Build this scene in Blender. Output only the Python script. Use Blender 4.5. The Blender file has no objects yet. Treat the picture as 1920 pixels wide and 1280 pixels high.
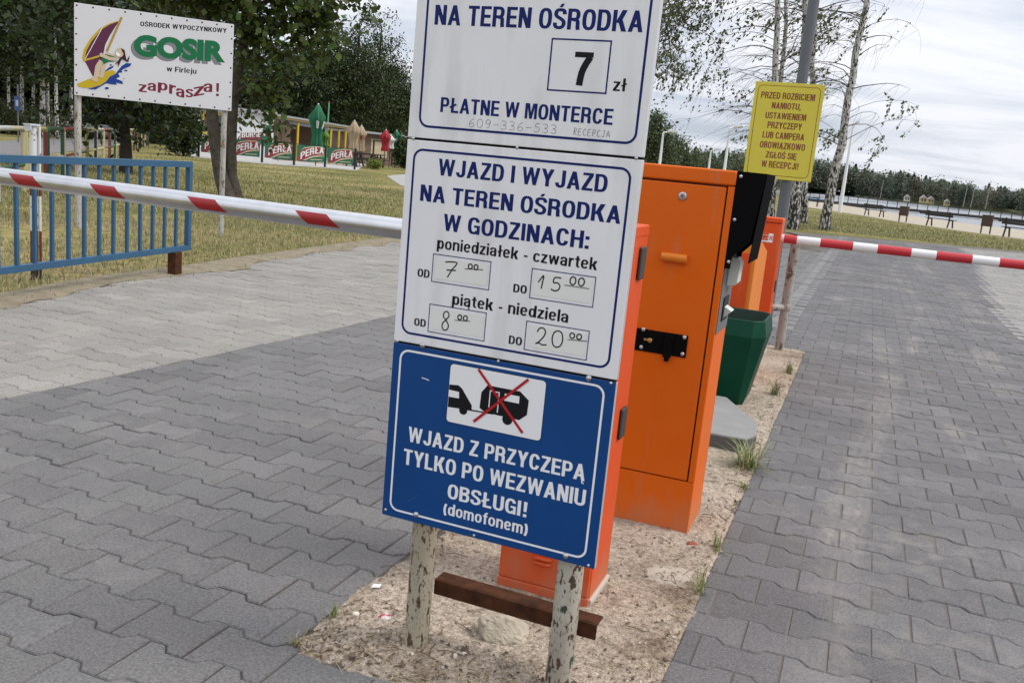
import bpy, bmesh, math, random
import numpy as np
from mathutils import Vector, Matrix
R_ = math.radians
rng = np.random.RandomState(7)
random.seed(7)
scene = bpy.context.scene
COL = scene.collection

# ------------------------------------------------------------------ camera
F_PX, CX, CY, CAM_H = 1702.0, 960.0, 640.0, 1.12
_dn = np.array([150.0 - CX, 9200.0 - CY, F_PX]); _dn /= np.linalg.norm(_dn)
_fw = np.array([0, 0, 1.0]) - _dn * _dn[2]; _fw /= np.linalg.norm(_fw)
_rt = np.cross(_dn, _fw)
if _rt[0] < 0: _rt = -_rt
RC = np.stack([_rt, _fw, -_dn])
cam = bpy.data.cameras.new('camera'); camo = bpy.data.objects.new('camera', cam); COL.objects.link(camo)
_r = RC @ np.array([1, 0, 0.]); _u = RC @ np.array([0, -1, 0.]); _b = RC @ np.array([0, 0, -1.])
camo.matrix_world = Matrix(((_r[0], _u[0], _b[0], 0), (_r[1], _u[1], _b[1], 0), (_r[2], _u[2], _b[2], CAM_H), (0, 0, 0, 1)))
cam.sensor_width = 36; cam.sensor_fit = 'HORIZONTAL'; cam.lens = 36 * F_PX / 1920
cam.clip_start = 0.05; cam.clip_end = 6000
scene.camera = camo

# ------------------------------------------------------------------ light
SUN_EL, SUN_AZ = R_(50), R_(-8)          # azimuth measured from +X (right of the picture) towards +Y
EXPO = 0.47
world = bpy.data.worlds.new("World"); scene.world = world; world.use_nodes = True
nt = world.node_tree; nt.nodes.clear()
def N(t, tree, **k):
    n = tree.nodes.new(t)
    for a, b in k.items(): setattr(n, a, b)
    return n
out = N('ShaderNodeOutputWorld', nt); bg = N('ShaderNodeBackground', nt); bg.inputs[1].default_value = 0.1
sky = N('ShaderNodeTexSky', nt); sky.sky_type = 'NISHITA'; sky.sun_disc = False
sky.sun_elevation = SUN_EL; sky.sun_rotation = R_(90) - SUN_AZ
tc = N('ShaderNodeTexCoord', nt)
sep = N('ShaderNodeSeparateXYZ', nt); nt.links.new(tc.outputs['Generated'], sep.inputs[0])
zc = N('ShaderNodeMath', nt, operation='MAXIMUM'); nt.links.new(sep.outputs[2], zc.inputs[0]); zc.inputs[1].default_value = 0.0
za = N('ShaderNodeMath', nt, operation='ADD'); nt.links.new(zc.outputs[0], za.inputs[0]); za.inputs[1].default_value = 0.16
dx = N('ShaderNodeMath', nt, operation='DIVIDE'); nt.links.new(sep.outputs[0], dx.inputs[0]); nt.links.new(za.outputs[0], dx.inputs[1])
dy = N('ShaderNodeMath', nt, operation='DIVIDE'); nt.links.new(sep.outputs[1], dy.inputs[0]); nt.links.new(za.outputs[0], dy.inputs[1])
cmb = N('ShaderNodeCombineXYZ', nt); nt.links.new(dx.outputs[0], cmb.inputs[0]); nt.links.new(dy.outputs[0], cmb.inputs[1])
mp = N('ShaderNodeMapping', nt); nt.links.new(cmb.outputs[0], mp.inputs[0])
mp.inputs['Scale'].default_value = (0.75, 1.3, 1); mp.inputs['Rotation'].default_value = (0, 0, R_(12)); mp.inputs['Location'].default_value = (2.3, 1.1, 0)
n1 = N('ShaderNodeTexNoise', nt); nt.links.new(mp.outputs[0], n1.inputs[0])
n1.inputs['Scale'].default_value = 0.9; n1.inputs['Detail'].default_value = 7; n1.inputs['Roughness'].default_value = 0.55; n1.inputs['Distortion'].default_value = 0.5
cr = N('ShaderNodeValToRGB', nt); nt.links.new(n1.outputs[0], cr.inputs[0])
cr.color_ramp.elements[0].position = 0.34; cr.color_ramp.elements[0].color = (3.9, 4.35, 5.2, 1)
cr.color_ramp.elements[1].position = 0.56; cr.color_ramp.elements[1].color = (6.6, 6.75, 7.15, 1)
# cloud deck is brighter overhead than at the horizon
zm = N('ShaderNodeMath', nt, operation='MULTIPLY_ADD'); nt.links.new(zc.outputs[0], zm.inputs[0]); zm.inputs[1].default_value = 0.9; zm.inputs[2].default_value = 0.95
cm = N('ShaderNodeMix', nt, data_type='RGBA', blend_type='MULTIPLY'); cm.inputs[0].default_value = 1
nt.links.new(cr.outputs[0], cm.inputs[6]); nt.links.new(zm.outputs[0], cm.inputs[7])
cr2 = N('ShaderNodeValToRGB', nt); nt.links.new(n1.outputs[0], cr2.inputs[0])
cr2.color_ramp.elements[0].position = 0.25; cr2.color_ramp.elements[0].color = (0.75, 0.75, 0.75, 1)
cr2.color_ramp.elements[1].position = 0.5; cr2.color_ramp.elements[1].color = (1, 1, 1, 1)
mx = N('ShaderNodeMix', nt, data_type='RGBA')
nt.links.new(cr2.outputs[0], mx.inputs[0]); nt.links.new(sky.outputs[0], mx.inputs[6]); nt.links.new(cm.outputs[2], mx.inputs[7])
nt.links.new(mx.outputs[2], bg.inputs[0]); nt.links.new(bg.outputs[0], out.inputs[0])
sun = bpy.data.lights.new('sun', 'SUN'); sun.energy = 1.7; sun.angle = R_(20); sun.color = (1, 0.95, 0.88)
suno = bpy.data.objects.new('sun', sun); COL.objects.link(suno)
_sd = Vector((math.cos(SUN_EL) * math.cos(SUN_AZ), math.cos(SUN_EL) * math.sin(SUN_AZ), math.sin(SUN_EL)))
suno.rotation_euler = _sd.to_track_quat('Z', 'Y').to_euler(); suno.location = (0, 0, 30)
vs = scene.view_settings; vs.view_transform = 'Standard'; vs.look = 'None'; vs.exposure = EXPO; vs.gamma = 1
scene.cycles.use_denoising = True
scene.cycles.max_bounces = 6; scene.cycles.transparent_max_bounces = 4

# ------------------------------------------------------------------ measuring helpers (pixel of the photo -> point of the place)
def ray(x, y): return RC @ np.array([x - CX, y - CY, F_PX])
def G(x, y, z=0.0):
    d = ray(x, y); t = (z - CAM_H) / d[2]; return Vector((d[0] * t, d[1] * t, z))
def AT(x, y, Y):
    d = ray(x, y); t = Y / d[1]; return Vector((d[0] * t, Y, CAM_H + d[2] * t))
def ZAT(P, x, y):
    d = ray(x, y); return CAM_H + d[2] * math.hypot(P[0], P[1]) / math.hypot(d[0], d[1])
def PROJ(P):
    v = RC.T @ (np.asarray(P, float) - np.array([0, 0, CAM_H])); return CX + F_PX * v[0] / v[2], CY + F_PX * v[1] / v[2]
A0 = R_(-20.5)                                   # the paving and the island run along v
UD = Vector((math.cos(A0), math.sin(A0), 0)); VD = Vector((-UD.y, UD.x, 0))
O0 = G(540, 1212)
def L(u, v, z=0.0): return O0 + UD * u + VD * v + Vector((0, 0, z))
def toUV(P): d = Vector((P[0], P[1], 0)) - O0; return d.dot(UD), d.dot(VD)

# ------------------------------------------------------------------ materials
MATS = {}
def srgb(r, g, b):
    f = lambda c: (c / 255 / 12.92) if c / 255 <= 0.04045 else ((c / 255 + 0.055) / 1.055) ** 2.4
    return (f(r), f(g), f(b))
def mat(name, col, rough=0.6, metal=0.0, var=0.0, scale=6.0, bump=0.0, bscale=60.0, col2=None, spec=0.5, attr=None, ramp=None, detail=6):
    if name in MATS: return MATS[name]
    m = bpy.data.materials.new(name); m.use_nodes = True; t = m.node_tree
    b = t.nodes['Principled BSDF']; b.inputs['Roughness'].default_value = rough; b.inputs['Metallic'].default_value = metal
    b.inputs['Specular IOR Level'].default_value = spec
    b.inputs['Base Color'].default_value = (*col, 1)
    co = N('ShaderNodeTexCoord', t)
    src = None
    if col2 is not None or var > 0:
        n = N('ShaderNodeTexNoise', t); t.links.new(co.outputs['Object'], n.inputs[0]); n.inputs['Scale'].default_value = scale; n.inputs['Detail'].default_value = detail
        r = N('ShaderNodeValToRGB', t); t.links.new(n.outputs[0], r.inputs[0])
        lo, hi = ramp or (0.3, 0.7)
        c2 = col2 if col2 is not None else tuple(c * (1 - var) for c in col)
        r.color_ramp.elements[0].position = lo; r.color_ramp.elements[0].color = (*c2, 1)
        r.color_ramp.elements[1].position = hi; r.color_ramp.elements[1].color = (*col, 1)
        src = r.outputs[0]
    if attr:
        a = N('ShaderNodeAttribute', t); a.attribute_name = attr
        if src is None: src = a.outputs['Color']
        else:
            q = N('ShaderNodeMix', t, data_type='RGBA', blend_type='MULTIPLY'); q.inputs[0].default_value = 1
            t.links.new(src, q.inputs[6]); t.links.new(a.outputs['Color'], q.inputs[7]); src = q.outputs[2]
    if src is not None: t.links.new(src, b.inputs['Base Color'])
    if bump > 0:
        n2 = N('ShaderNodeTexNoise', t); t.links.new(co.outputs['Object'], n2.inputs[0]); n2.inputs['Scale'].default_value = bscale; n2.inputs['Detail'].default_value = 4
        bp = N('ShaderNodeBump', t); bp.inputs['Strength'].default_value = 1; bp.inputs['Distance'].default_value = bump
        t.links.new(n2.outputs[0], bp.inputs['Height']); t.links.new(bp.outputs[0], b.inputs['Normal'])
    MATS[name] = m; return m
def leafmat(name, col, trans=0.3):
    if name in MATS: return MATS[name]
    m = bpy.data.materials.new(name); m.use_nodes = True; t = m.node_tree
    b = t.nodes['Principled BSDF']; b.inputs['Roughness'].default_value = 0.5; b.inputs['Specular IOR Level'].default_value = 0.35
    a = N('ShaderNodeAttribute', t); a.attribute_name = 'tint'
    q = N('ShaderNodeMix', t, data_type='RGBA', blend_type='MULTIPLY'); q.inputs[0].default_value = 1; q.inputs[6].default_value = (*col, 1)
    t.links.new(a.outputs['Color'], q.inputs[7]); t.links.new(q.outputs[2], b.inputs['Base Color'])
    tr = N('ShaderNodeBsdfTranslucent', t); t.links.new(q.outputs[2], tr.inputs[0])
    ms = N('ShaderNodeMixShader', t); ms.inputs[0].default_value = trans
    t.links.new(b.outputs[0], ms.inputs[1]); t.links.new(tr.outputs[0], ms.inputs[2]); t.links.new(ms.outputs[0], t.nodes['Material Output'].inputs[0])
    MATS[name] = m; return m

# ------------------------------------------------------------------ mesh builder
class MB:
    def __init__(s): s.v = []; s.f = []; s.m = []; s.s = []
    def add(s, vs, fs, mi=0, smooth=False):
        o = len(s.v); s.v += [tuple(p) for p in vs]
        for f in fs: s.f.append([i + o for i in f]); s.m.append(mi); s.s.append(smooth)
        return s
    def box(s, x0, x1, y0, y1, z0, z1, mi=0, M=None):
        p = [(x0, y0, z0), (x1, y0, z0), (x1, y1, z0), (x0, y1, z0), (x0, y0, z1), (x1, y0, z1), (x1, y1, z1), (x0, y1, z1)]
        if M is not None: p = [tuple(M @ Vector(q)) for q in p]
        return s.add(p, [(0, 3, 2, 1), (4, 5, 6, 7), (0, 1, 5, 4), (1, 2, 6, 5), (2, 3, 7, 6), (3, 0, 4, 7)], mi)
    def beam(s, a, b, w, h, mi=0, up=(0, 0, 1)):
        a, b = Vector(a), Vector(b); d = (b - a).normalized(); r = d.cross(Vector(up)).normalized(); q = r.cross(d)
        p = [a + r * x * w / 2 + q * y * h / 2 for x, y in ((-1, -1), (1, -1), (1, 1), (-1, 1))] + [b + r * x * w / 2 + q * y * h / 2 for x, y in ((-1, -1), (1, -1), (1, 1), (-1, 1))]
        return s.add(p, [(0, 3, 2, 1), (4, 5, 6, 7), (0, 1, 5, 4), (1, 2, 6, 5), (2, 3, 7, 6), (3, 0, 4, 7)], mi)
    def prism(s, poly, axis, a, b, mi=0):
        """poly 2-D, extruded along axis ('x','y','z') between a and b"""
        def P(p, t):
            return (t, p[0], p[1]) if axis == 'x' else (p[0], t, p[1]) if axis == 'y' else (p[0], p[1], t)
        n = len(poly)
        s.add([P(p, a) for p in poly] + [P(p, b) for p in poly],
              [list(range(n))[::-1], list(range(n, 2 * n))] + [(i, (i + 1) % n, n + (i + 1) % n, n + i) for i in range(n)], mi)
        return s
    def tube(s, path, rad, n=12, mi=0, caps=True, smooth=True):
        P = [Vector(p) for p in path]; k = len(P)
        if not hasattr(rad, '__len__'): rad = [rad] * k
        T = []
        for i in range(k):
            d = (P[min(i + 1, k - 1)] - P[max(i - 1, 0)]); T.append(d.normalized() if d.length > 1e-9 else Vector((0, 0, 1)))
        a = Vector((1, 0, 0)) if abs(T[0].x) < 0.8 else Vector((0, 1, 0)); r = (a - T[0] * a.dot(T[0])).normalized()
        vs = []
        for i in range(k):
            r = (r - T[i] * r.dot(T[i])).normalized(); q = T[i].cross(r)
            for j in range(n):
                an = 2 * math.pi * j / n; vs.append(P[i] + (r * math.cos(an) + q * math.sin(an)) * rad[i])
        fs = [(i * n + j, i * n + (j + 1) % n, (i + 1) * n + (j + 1) % n, (i + 1) * n + j) for i in range(k - 1) for j in range(n)]
        s.add(vs, fs, mi, smooth)
        if caps:
            s.add(vs[:n], [list(range(n))[::-1]], mi); s.add(vs[-n:], [list(range(n))], mi)
        return s
    def lathe(s, prof, c=(0, 0, 0), n=20, mi=0, axis='z', smooth=True):
        vs = []
        for r, z in prof:
            for j in range(n):
                a = 2 * math.pi * j / n; x, y = r * math.cos(a), r * math.sin(a)
                p = (x, y, z) if axis == 'z' else (x, -z, y)
                vs.append((p[0] + c[0], p[1] + c[1], p[2] + c[2]))
        k = len(prof)
        return s.add(vs, [(i * n + j, i * n + (j + 1) % n, (i + 1) * n + (j + 1) % n, (i + 1) * n + j) for i in range(k - 1) for j in range(n)], mi, smooth)
    def flat(s, pts, y, mi=0):
        """polygon given in (x, z), facing -y"""
        return s.add([(p[0], y, p[1]) for p in pts], [list(range(len(pts)))], mi)
    def ring(s, outer, inner, y, mi=0):
        n = len(outer); return s.add([(p[0], y, p[1]) for p in outer] + [(p[0], y, p[1]) for p in inner], [(i, (i + 1) % n, n + (i + 1) % n, n + i) for i in range(n)], mi)
    def strip(s, pts, w, y, mi=0):
        """ribbon of width w along (x, z) points"""
        P = [Vector((p[0], p[1])) for p in pts]; n = len(P)
        if n < 2: return s
        vs = []
        for i in range(n):
            d = (P[min(i + 1, n - 1)] - P[max(i - 1, 0)]).normalized(); q = Vector((-d.y, d.x)) * w / 2
            vs += [(P[i].x + q.x, y, P[i].y + q.y), (P[i].x - q.x, y, P[i].y - q.y)]
        return s.add(vs, [(2 * i, 2 * i + 1, 2 * i + 3, 2 * i + 2) for i in range(n - 1)], mi)
    def build(s, name, mats, parent=None, bevel=0.0, seg=2, loc=None):
        me = bpy.data.meshes.new(name); me.from_pydata(s.v, [], s.f)
        for mm in (mats if isinstance(mats, (list, tuple)) else [mats]): me.materials.append(mm)
        me.polygons.foreach_set('material_index', s.m); me.polygons.foreach_set('use_smooth', s.s)
        me.update()
        o = bpy.data.objects.new(name, me); COL.objects.link(o)
        if parent is not None: o.parent = parent
        if loc is not None: o.location = loc
        if bevel > 0:
            b = o.modifiers.new('bevel', 'BEVEL'); b.width = bevel; b.segments = seg; b.limit_method = 'ANGLE'; b.angle_limit = R_(40); b.harden_normals = False
        return o
def npmesh(name, V, Fq, mats, parent=None, tint=None, smooth=False, nper=4):
    """V (n,3), Fq (m,nper) ; tint per face (m,3)"""
    me = bpy.data.meshes.new(name)
    V = np.asarray(V, np.float32); Fq = np.asarray(Fq, np.int32); m = len(Fq)
    me.vertices.add(len(V)); me.vertices.foreach_set('co', V.ravel())
    me.loops.add(m * nper); me.loops.foreach_set('vertex_index', Fq.ravel())
    me.polygons.add(m); me.polygons.foreach_set('loop_start', np.arange(m, dtype=np.int32) * nper)
    me.update(calc_edges=True)
    if smooth: me.polygons.foreach_set('use_smooth', np.ones(m, bool))
    if tint is not None:
        a = me.attributes.new('tint', 'FLOAT_COLOR', 'FACE')
        a.data.foreach_set('color', np.concatenate([np.asarray(tint, np.float32), np.ones((m, 1), np.float32)], 1).ravel())
    for mm in (mats if isinstance(mats, (list, tuple)) else [mats]): me.materials.append(mm)
    me.validate(); me.update()
    o = bpy.data.objects.new(name, me); COL.objects.link(o)
    if parent is not None: o.parent = parent
    return o
def tag(o, label, cat, group=None):
    o['label'] = label; o['category'] = cat
    if group: o['group'] = group
    return o
def thing(name, label, cat, loc=(0, 0, 0), rz=0.0, group=None):
    o = bpy.data.objects.new(name, None); COL.objects.link(o); o.location = loc; o.rotation_euler = (0, 0, rz); o.empty_display_size = 0.2
    return tag(o, label, cat, group)
def struct(o): o['kind'] = 'structure'; return o
def stuff(o): o['kind'] = 'stuff'; return o
def copy_tree(o, parent=None):
    c = o.copy(); COL.objects.link(c)
    if parent is not None: c.parent = parent
    for ch in list(o.children): copy_tree(ch, c)
    return c

# ------------------------------------------------------------------ lettering
_tc = {}
def glyphs(s, off):
    k = (s, off)
    if k not in _tc:
        c = bpy.data.curves.new('lettering', 'FONT'); c.body = s; c.size = 1; c.offset = off; c.resolution_u = 6
        o = bpy.data.objects.new('lettering', c); COL.objects.link(o)
        bpy.context.view_layer.update()
        me = bpy.data.meshes.new_from_object(o.evaluated_get(bpy.context.evaluated_depsgraph_get()))
        V = np.array([v.co[:2] for v in me.vertices]); Fs = [list(p.vertices) for p in me.polygons]
        bpy.data.objects.remove(o); bpy.data.curves.remove(c); bpy.data.meshes.remove(me)
        _tc[k] = (V, Fs)
    return _tc[k]
def put_text(mb, s, x0, x1, zb, cap, y, off=0.03, mi=0, slant=0.0, fn=None):
    """lettering fitted between x0 and x1 on the base line zb with capital height cap"""
    V, Fs = glyphs(s, off); H, _ = glyphs('H', off)
    h = H[:, 1].max() - H[:, 1].min(); b0 = H[:, 1].min()
    sx = (x1 - x0) / (V[:, 0].max() - V[:, 0].min()); sz = cap / h
    X = x0 + (V[:, 0] - V[:, 0].min()) * sx; Z = zb + (V[:, 1] - b0) * sz
    X = X + slant * (Z - zb)
    if fn: X, Z = fn(X, Z)
    o = len(mb.v); mb.v += [(float(a), y, float(b)) for a, b in zip(X, Z)]
    for f in Fs: mb.f.append([i + o for i in f]); mb.m.append(mi); mb.s.append(False)
def rrect(x0, x1, z0, z1, r, n=6):
    P = []
    for cx, cz, a0 in ((x1 - r, z1 - r, 0), (x0 + r, z1 - r, 90), (x0 + r, z0 + r, 180), (x1 - r, z0 + r, 270)):
        for i in range(n + 1):
            a = R_(a0 + 90 * i / n); P.append((cx + r * math.cos(a), cz + r * math.sin(a)))
    return P
HAND = {  # single-stroke handwriting, unit box
 '0': [[(.5, 1), (.2, .85), (.08, .5), (.2, .12), (.5, 0), (.8, .15), (.92, .5), (.8, .88), (.5, 1)]],
 '1': [[(.05, .45), (.55, 1), (.5, .5), (.42, 0)]],
 '2': [[(.1, .72), (.25, .95), (.55, 1), (.75, .82), (.65, .5), (.3, .15), (.05, 0), (.3, .08), (.6, 0), (.95, .05)]],
 '3': [[(.1, .95), (.5, 1), (.8, .85), (.65, .6), (.35, .52), (.7, .45), (.85, .22), (.6, .02), (.1, .08)]],
 '5': [[(.9, 1), (.35, .98), (.25, .6), (.6, .62), (.85, .42), (.75, .12), (.4, 0), (.08, .1)]],
 '6': [[(.8, 1), (.4, .8), (.12, .4), (.2, .08), (.55, 0), (.85, .2), (.75, .42), (.4, .45), (.15, .3)]],
 '7': [[(.05, .92), (.5, .98), (.95, .95), (.6, .5), (.3, 0)], [(.2, .45), (.9, .5)]],
 '8': [[(.5, .55), (.2, .72), (.3, .95), (.6, 1), (.8, .8), (.5, .55), (.15, .3), (.25, .03), (.6, 0), (.82, .25), (.5, .55)]],
 '9': [[(.85, .75), (.6, .5), (.25, .58), (.2, .85), (.5, 1), (.82, .9), (.85, .6), (.7, .2), (.4, 0)]],
 '-': [[(.1, .45), (.9, .5)]], ' ': [],
 'R': [[(.15, 0), (.25, 1), (.7, .95), (.75, .65), (.25, .5), (.85, 0)]], 'E': [[(.85, 1), (.2, .95), (.1, .05), (.8, 0)], [(.15, .5), (.7, .55)]],
 'C': [[(.85, .9), (.45, 1), (.12, .55), (.35, .05), (.85, .1)]], 'P': [[(.15, 0), (.25, 1), (.75, .95), (.75, .55), (.2, .48)]],
 'J': [[(.4, 1), (.9, 1)], [(.68, 1), (.6, .15), (.3, 0), (.1, .15)]], 'A': [[(.05, 0), (.5, 1), (.9, 0)], [(.2, .38), (.8, .4)]]}
def smooth_pts(P, k=4):
    Q = []; n = len(P)
    for i in range(n - 1):
        p0, p1, p2, p3 = P[max(i - 1, 0)], P[i], P[i + 1], P[min(i + 2, n - 1)]
        for j in range(k):
            t = j / k
            Q.append(tuple(0.5 * (2 * p1[d] + (p2[d] - p0[d]) * t + (2 * p0[d] - 5 * p1[d] + 4 * p2[d] - p3[d]) * t * t + (3 * p1[d] - p0[d] - 3 * p2[d] + p3[d]) * t ** 3) for d in (0, 1)))
    Q.append(P[-1]); return Q
def handwrite(mb, s, x0, x1, zb, h, y, w, mi=0, gap=0.25):
    n = len(s); cw = (x1 - x0) / (n + gap * (n - 1)); x = x0; yy = y
    for ch in s:
        for st in HAND.get(ch, []):
            P = smooth_pts([(x + a * cw, zb + b * h) for a, b in st]); mb.strip(P, w, yy, mi); yy -= 0.00004
        x += cw * (1 + gap)

# ---- a bold condensed grotesque drawn stroke by stroke (cap height 1, x-height .73)
SV, SH, SD = 0.185, 0.150, 0.205
def _arc(cx, cy, rx, ry, a0, a1, n=14, p=2.5):
    P = []
    for i in range(n + 1):
        a = R_(a0 + (a1 - a0) * i / n); c, s = math.cos(a), math.sin(a)
        P.append((cx + rx * math.copysign(abs(c) ** (2 / p), c), cy + ry * math.copysign(abs(s) ** (2 / p), s)))
    return P
def _rib(P, wv=SV, wh=SH):
    """outline of a stroke: vertical runs are wv wide, horizontal runs wh"""
    n = len(P); A, B = [], []
    for i in range(n):
        dx = P[min(i + 1, n - 1)][0] - P[max(i - 1, 0)][0]; dy = P[min(i + 1, n - 1)][1] - P[max(i - 1, 0)][1]; l = math.hypot(dx, dy) or 1; dx /= l; dy /= l
        A.append((P[i][0] - dy * wv / 2, P[i][1] + dx * wh / 2)); B.append((P[i][0] + dy * wv / 2, P[i][1] - dx * wh / 2))
    return ('s', A, B)
def _v(x, y0=0, y1=1, w=SV): return ('s', [(x, y0), (x, y1)], [(x + w, y0), (x + w, y1)])
def _h(x0, x1, y, w=SH): return ('s', [(x0, y), (x1, y)], [(x0, y + w), (x1, y + w)])
def _d(x0, y0, x1, y1, w=SD): return ('s', [(x0, y0), (x1, y1)], [(x0 + w, y0), (x1 + w, y1)])
def _glyphtab():
    T = {}; a, b = SV / 2, SH / 2
    def ring(x0, x1, y0, y1, p=2.6): return _rib(_arc((x0 + x1) / 2, (y0 + y1) / 2, (x1 - x0) / 2 - a, (y1 - y0) / 2 - b, 90, 450, 40, p))
    def acc(x, y): return _d(x, y, x + .10, y + .17, .15)
    def ogon(x, y=0): return _rib([(x, y + .02), (x - .07, y - .06), (x - .05, y - .15), (x + .06, y - .17)], .075, .075)
    T['A'] = (.66, [_d(0, 0, .235, 1, .19), _d(.47, 0, .235, 1, .19), _h(.16, .5, .22)])
    T['B'] = (.60, [_v(0), _rib([(.18, 1 - b), (.30, 1 - b)] + _arc(.32, .755, .17, .17, 88, -88) + [(.18, .585 - b + .002)]), _rib([(.18, .585 - b), (.31, .585 - b)] + _arc(.33, .2925, .175, .2175, 88, -88) + [(.18, b)])])
    T['C'] = (.60, [_rib(_arc(.30, .5, .30 - a, .5 - b, 22, 338, 30, 2.6))])
    T['D'] = (.61, [_v(0), _rib([(.18, 1 - b), (.27, 1 - b)] + _arc(.28, .5, .33 - a, .5 - b, 88, -88, 18, 2.6) + [(.18, b)])])
    T['E'] = (.52, [_v(0), _h(.18, .52, .85), _h(.18, .49, .43), _h(.18, .53, 0)])
    T['F'] = (.50, [_v(0), _h(.18, .52, .85), _h(.18, .47, .43)])
    T['G'] = (.62, [_rib(_arc(.31, .5, .31 - a, .5 - b, 25, 320, 30, 2.6)), _v(.47, 0, .50, .15), _h(.32, .62, .40, .13)])
    T['H'] = (.61, [_v(0), _v(.425), _h(.18, .43, .44)])
    T['I'] = (.185, [_v(0)])
    T['J'] = (.50, [_v(.315, .3, 1), _rib(_arc(.25, .30, .25 - a, .30 - b, 0, -178, 16, 2.4))])
    T['K'] = (.64, [_v(0), _d(.14, .40, .40, 1, .23), _d(.43, 0, .20, .60, .225)])
    T['L'] = (.50, [_v(0), _h(.18, .50, 0)])
    T['Ł'] = (.56, [_v(.06), _h(.24, .56, 0), _rib([(-.03, .36), (.40, .58)], .13, .13)])
    T['M'] = (.76, [_v(0, w=.17), _v(.59, w=.17), _d(.16, 1, .30, 0, .155) if False else _d(.30, 0, .12, 1, .155), _d(.30, 0, .485, 1, .155)])
    T['N'] = (.61, [_v(0), _v(.425), _d(.39, 0, 0, 1, .215)])
    T['O'] = (.62, [ring(0, .62, 0, 1)])
    T['P'] = (.58, [_v(0), _rib([(.18, 1 - b), (.29, 1 - b)] + _arc(.31, .69, .27 - a, .31 - b, 88, -88) + [(.18, .38 + b)])])
    T['R'] = (.61, [_v(0), _rib([(.18, 1 - b), (.29, 1 - b)] + _arc(.31, .71, .27 - a, .29 - b, 88, -88) + [(.18, .42 + b)]), _rib([(.28, .47), (.38, .47)] + _arc(.40, .30, .09, .16, 80, 5, 8) + [(.495, .12), (.52, 0)])])
    sp = [(.505, .72), (.49, .84), (.42, .915), (.28, .925), (.15, .895), (.095, .78), (.11, .66), (.20, .575), (.38, .475), (.47, .38), (.495, .25), (.43, .12), (.29, .075), (.15, .10), (.085, .19), (.08, .31)]
    T['S'] = (.58, [_rib(smooth_pts(sp, 3))])
    T['T'] = (.56, [_v(.1875, 0, .85), _h(0, .56, .85)])
    T['U'] = (.61, [_v(0, .3, 1), _v(.425, .3, 1), _rib(_arc(.305, .305, .305 - a, .305 - b, 180, 360, 22, 2.4))])
    T['W'] = (.90, [_d(.16, 0, 0, 1, .17), _d(.16, 0, .37, 1, .16), _d(.57, 0, .37, 1, .16), _d(.57, 0, .73, 1, .17)])
    T['Y'] = (.64, [_v(.228, 0, .42), _d(.228, .38, 0, 1, .20), _d(.212, .38, .44, 1, .20)])
    T['Z'] = (.54, [_h(.02, .53, .85), _h(0, .54, 0), _d(0, .14, .33, .86, .21)])
    T['Ś'] = (.58, T['S'][1] + [acc(.22, 1.05)]); T['Ą'] = (.66, T['A'][1] + [ogon(.58)]); T['Ę'] = (.52, T['E'][1] + [ogon(.42)])
    T['7'] = (.56, [_h(0, .56, .84, .16), _rib(smooth_pts([(.47, .86), (.34, .62), (.25, .36), (.21, 0)], 4), .20, .2)])
    T['!'] = (.29, [('s', [(.09, .34), (.07, 1)], [(.25, .34), (.27, 1)]), _v(.075, 0, .19, .19)])
    T[':'] = (.19, [_v(0, 0, .19, .19), _v(0, .52, .71, .19)]); T[','] = (.19, [('s', [(0, .19), (-.01, -.17)], [(.19, .19), (.07, -.17)])])
    T['-'] = (.32, [_h(.03, .29, .29, .14)]); T['('] = (.26, [_rib(_arc(.36, .40, .29, .62, 128, 232, 16, 2))]); T[')'] = (.26, [_rib(_arc(-.10, .40, .29, .62, 52, -52, 16, 2))])
    X = .735; s = .165; sa = s / 2
    def bowl(x0, x1): return _rib(_arc((x0 + x1) / 2, X / 2, (x1 - x0) / 2 - sa, X / 2 - .065, 90, 450, 30, 2.5), s, .13)
    T['o'] = (.53, [bowl(0, .53)]); T['d'] = (.54, [bowl(0, .50), _v(.375, 0, 1, s)]); T['p'] = (.54, [bowl(.04, .54), _v(0, -.26, X, s)])
    T['a'] = (.51, [_v(.325, .0, .50, s), _rib([(.09, .50)] + _arc(.245, .50, .165, .17, 175, 0, 12) + [(.408, .45)], s, .13), _rib([(.40, .42), (.27, .40)] + _arc(.23, .225, .15, .16, 92, 355, 18), s, .12)])
    T['ą'] = (.51, T['a'][1] + [ogon(.43)])
    T['e'] = (.52, [_rib([(.44, .40)] + _arc(.26, X / 2, .26 - sa, X / 2 - .065, 5, 325, 26, 2.4), s, .13), _h(.12, .44, .32, .11)])
    T['c'] = (.50, [_rib(_arc(.26, X / 2, .26 - sa, X / 2 - .065, 30, 330, 24, 2.4), s, .13)])
    T['n'] = (.52, [_v(0, 0, X, s), _rib([(.09, .52)] + _arc(.27, .46, .17, .21, 150, 2, 12) + [(.437, 0)], s, .13)])
    T['m'] = (.80, [_v(0, 0, X, s), _rib([(.09, .52)] + _arc(.25, .46, .15, .21, 150, 2, 12) + [(.40, 0)], s, .13), _rib([(.42, .52)] + _arc(.56, .46, .155, .21, 150, 2, 12) + [(.717, 0)], s, .13)])
    T['r'] = (.36, [_v(0, 0, X, s), _rib([(.09, .46), (.14, .58), (.24, .655), (.36, .65)], s, .15)])
    T['u'] = (.52, [_v(.355, 0, X, s), _rib([(.0825, X), (.0825, .28)] + _arc(.25, .28, .168, .215, 182, 330, 12), s, .13)])
    T['i'] = (s, [_v(0, 0, X, s), _v(0, .84, 1, s)]); T['l'] = (s, [_v(0, 0, 1, s)]); T['j'] = (s + .05, [_v(.05, -.12, X, s), _v(.05, .84, 1, s), _rib([(.132, -.1), (.1, -.19), (-.03, -.19)], s, .13)])
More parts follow.
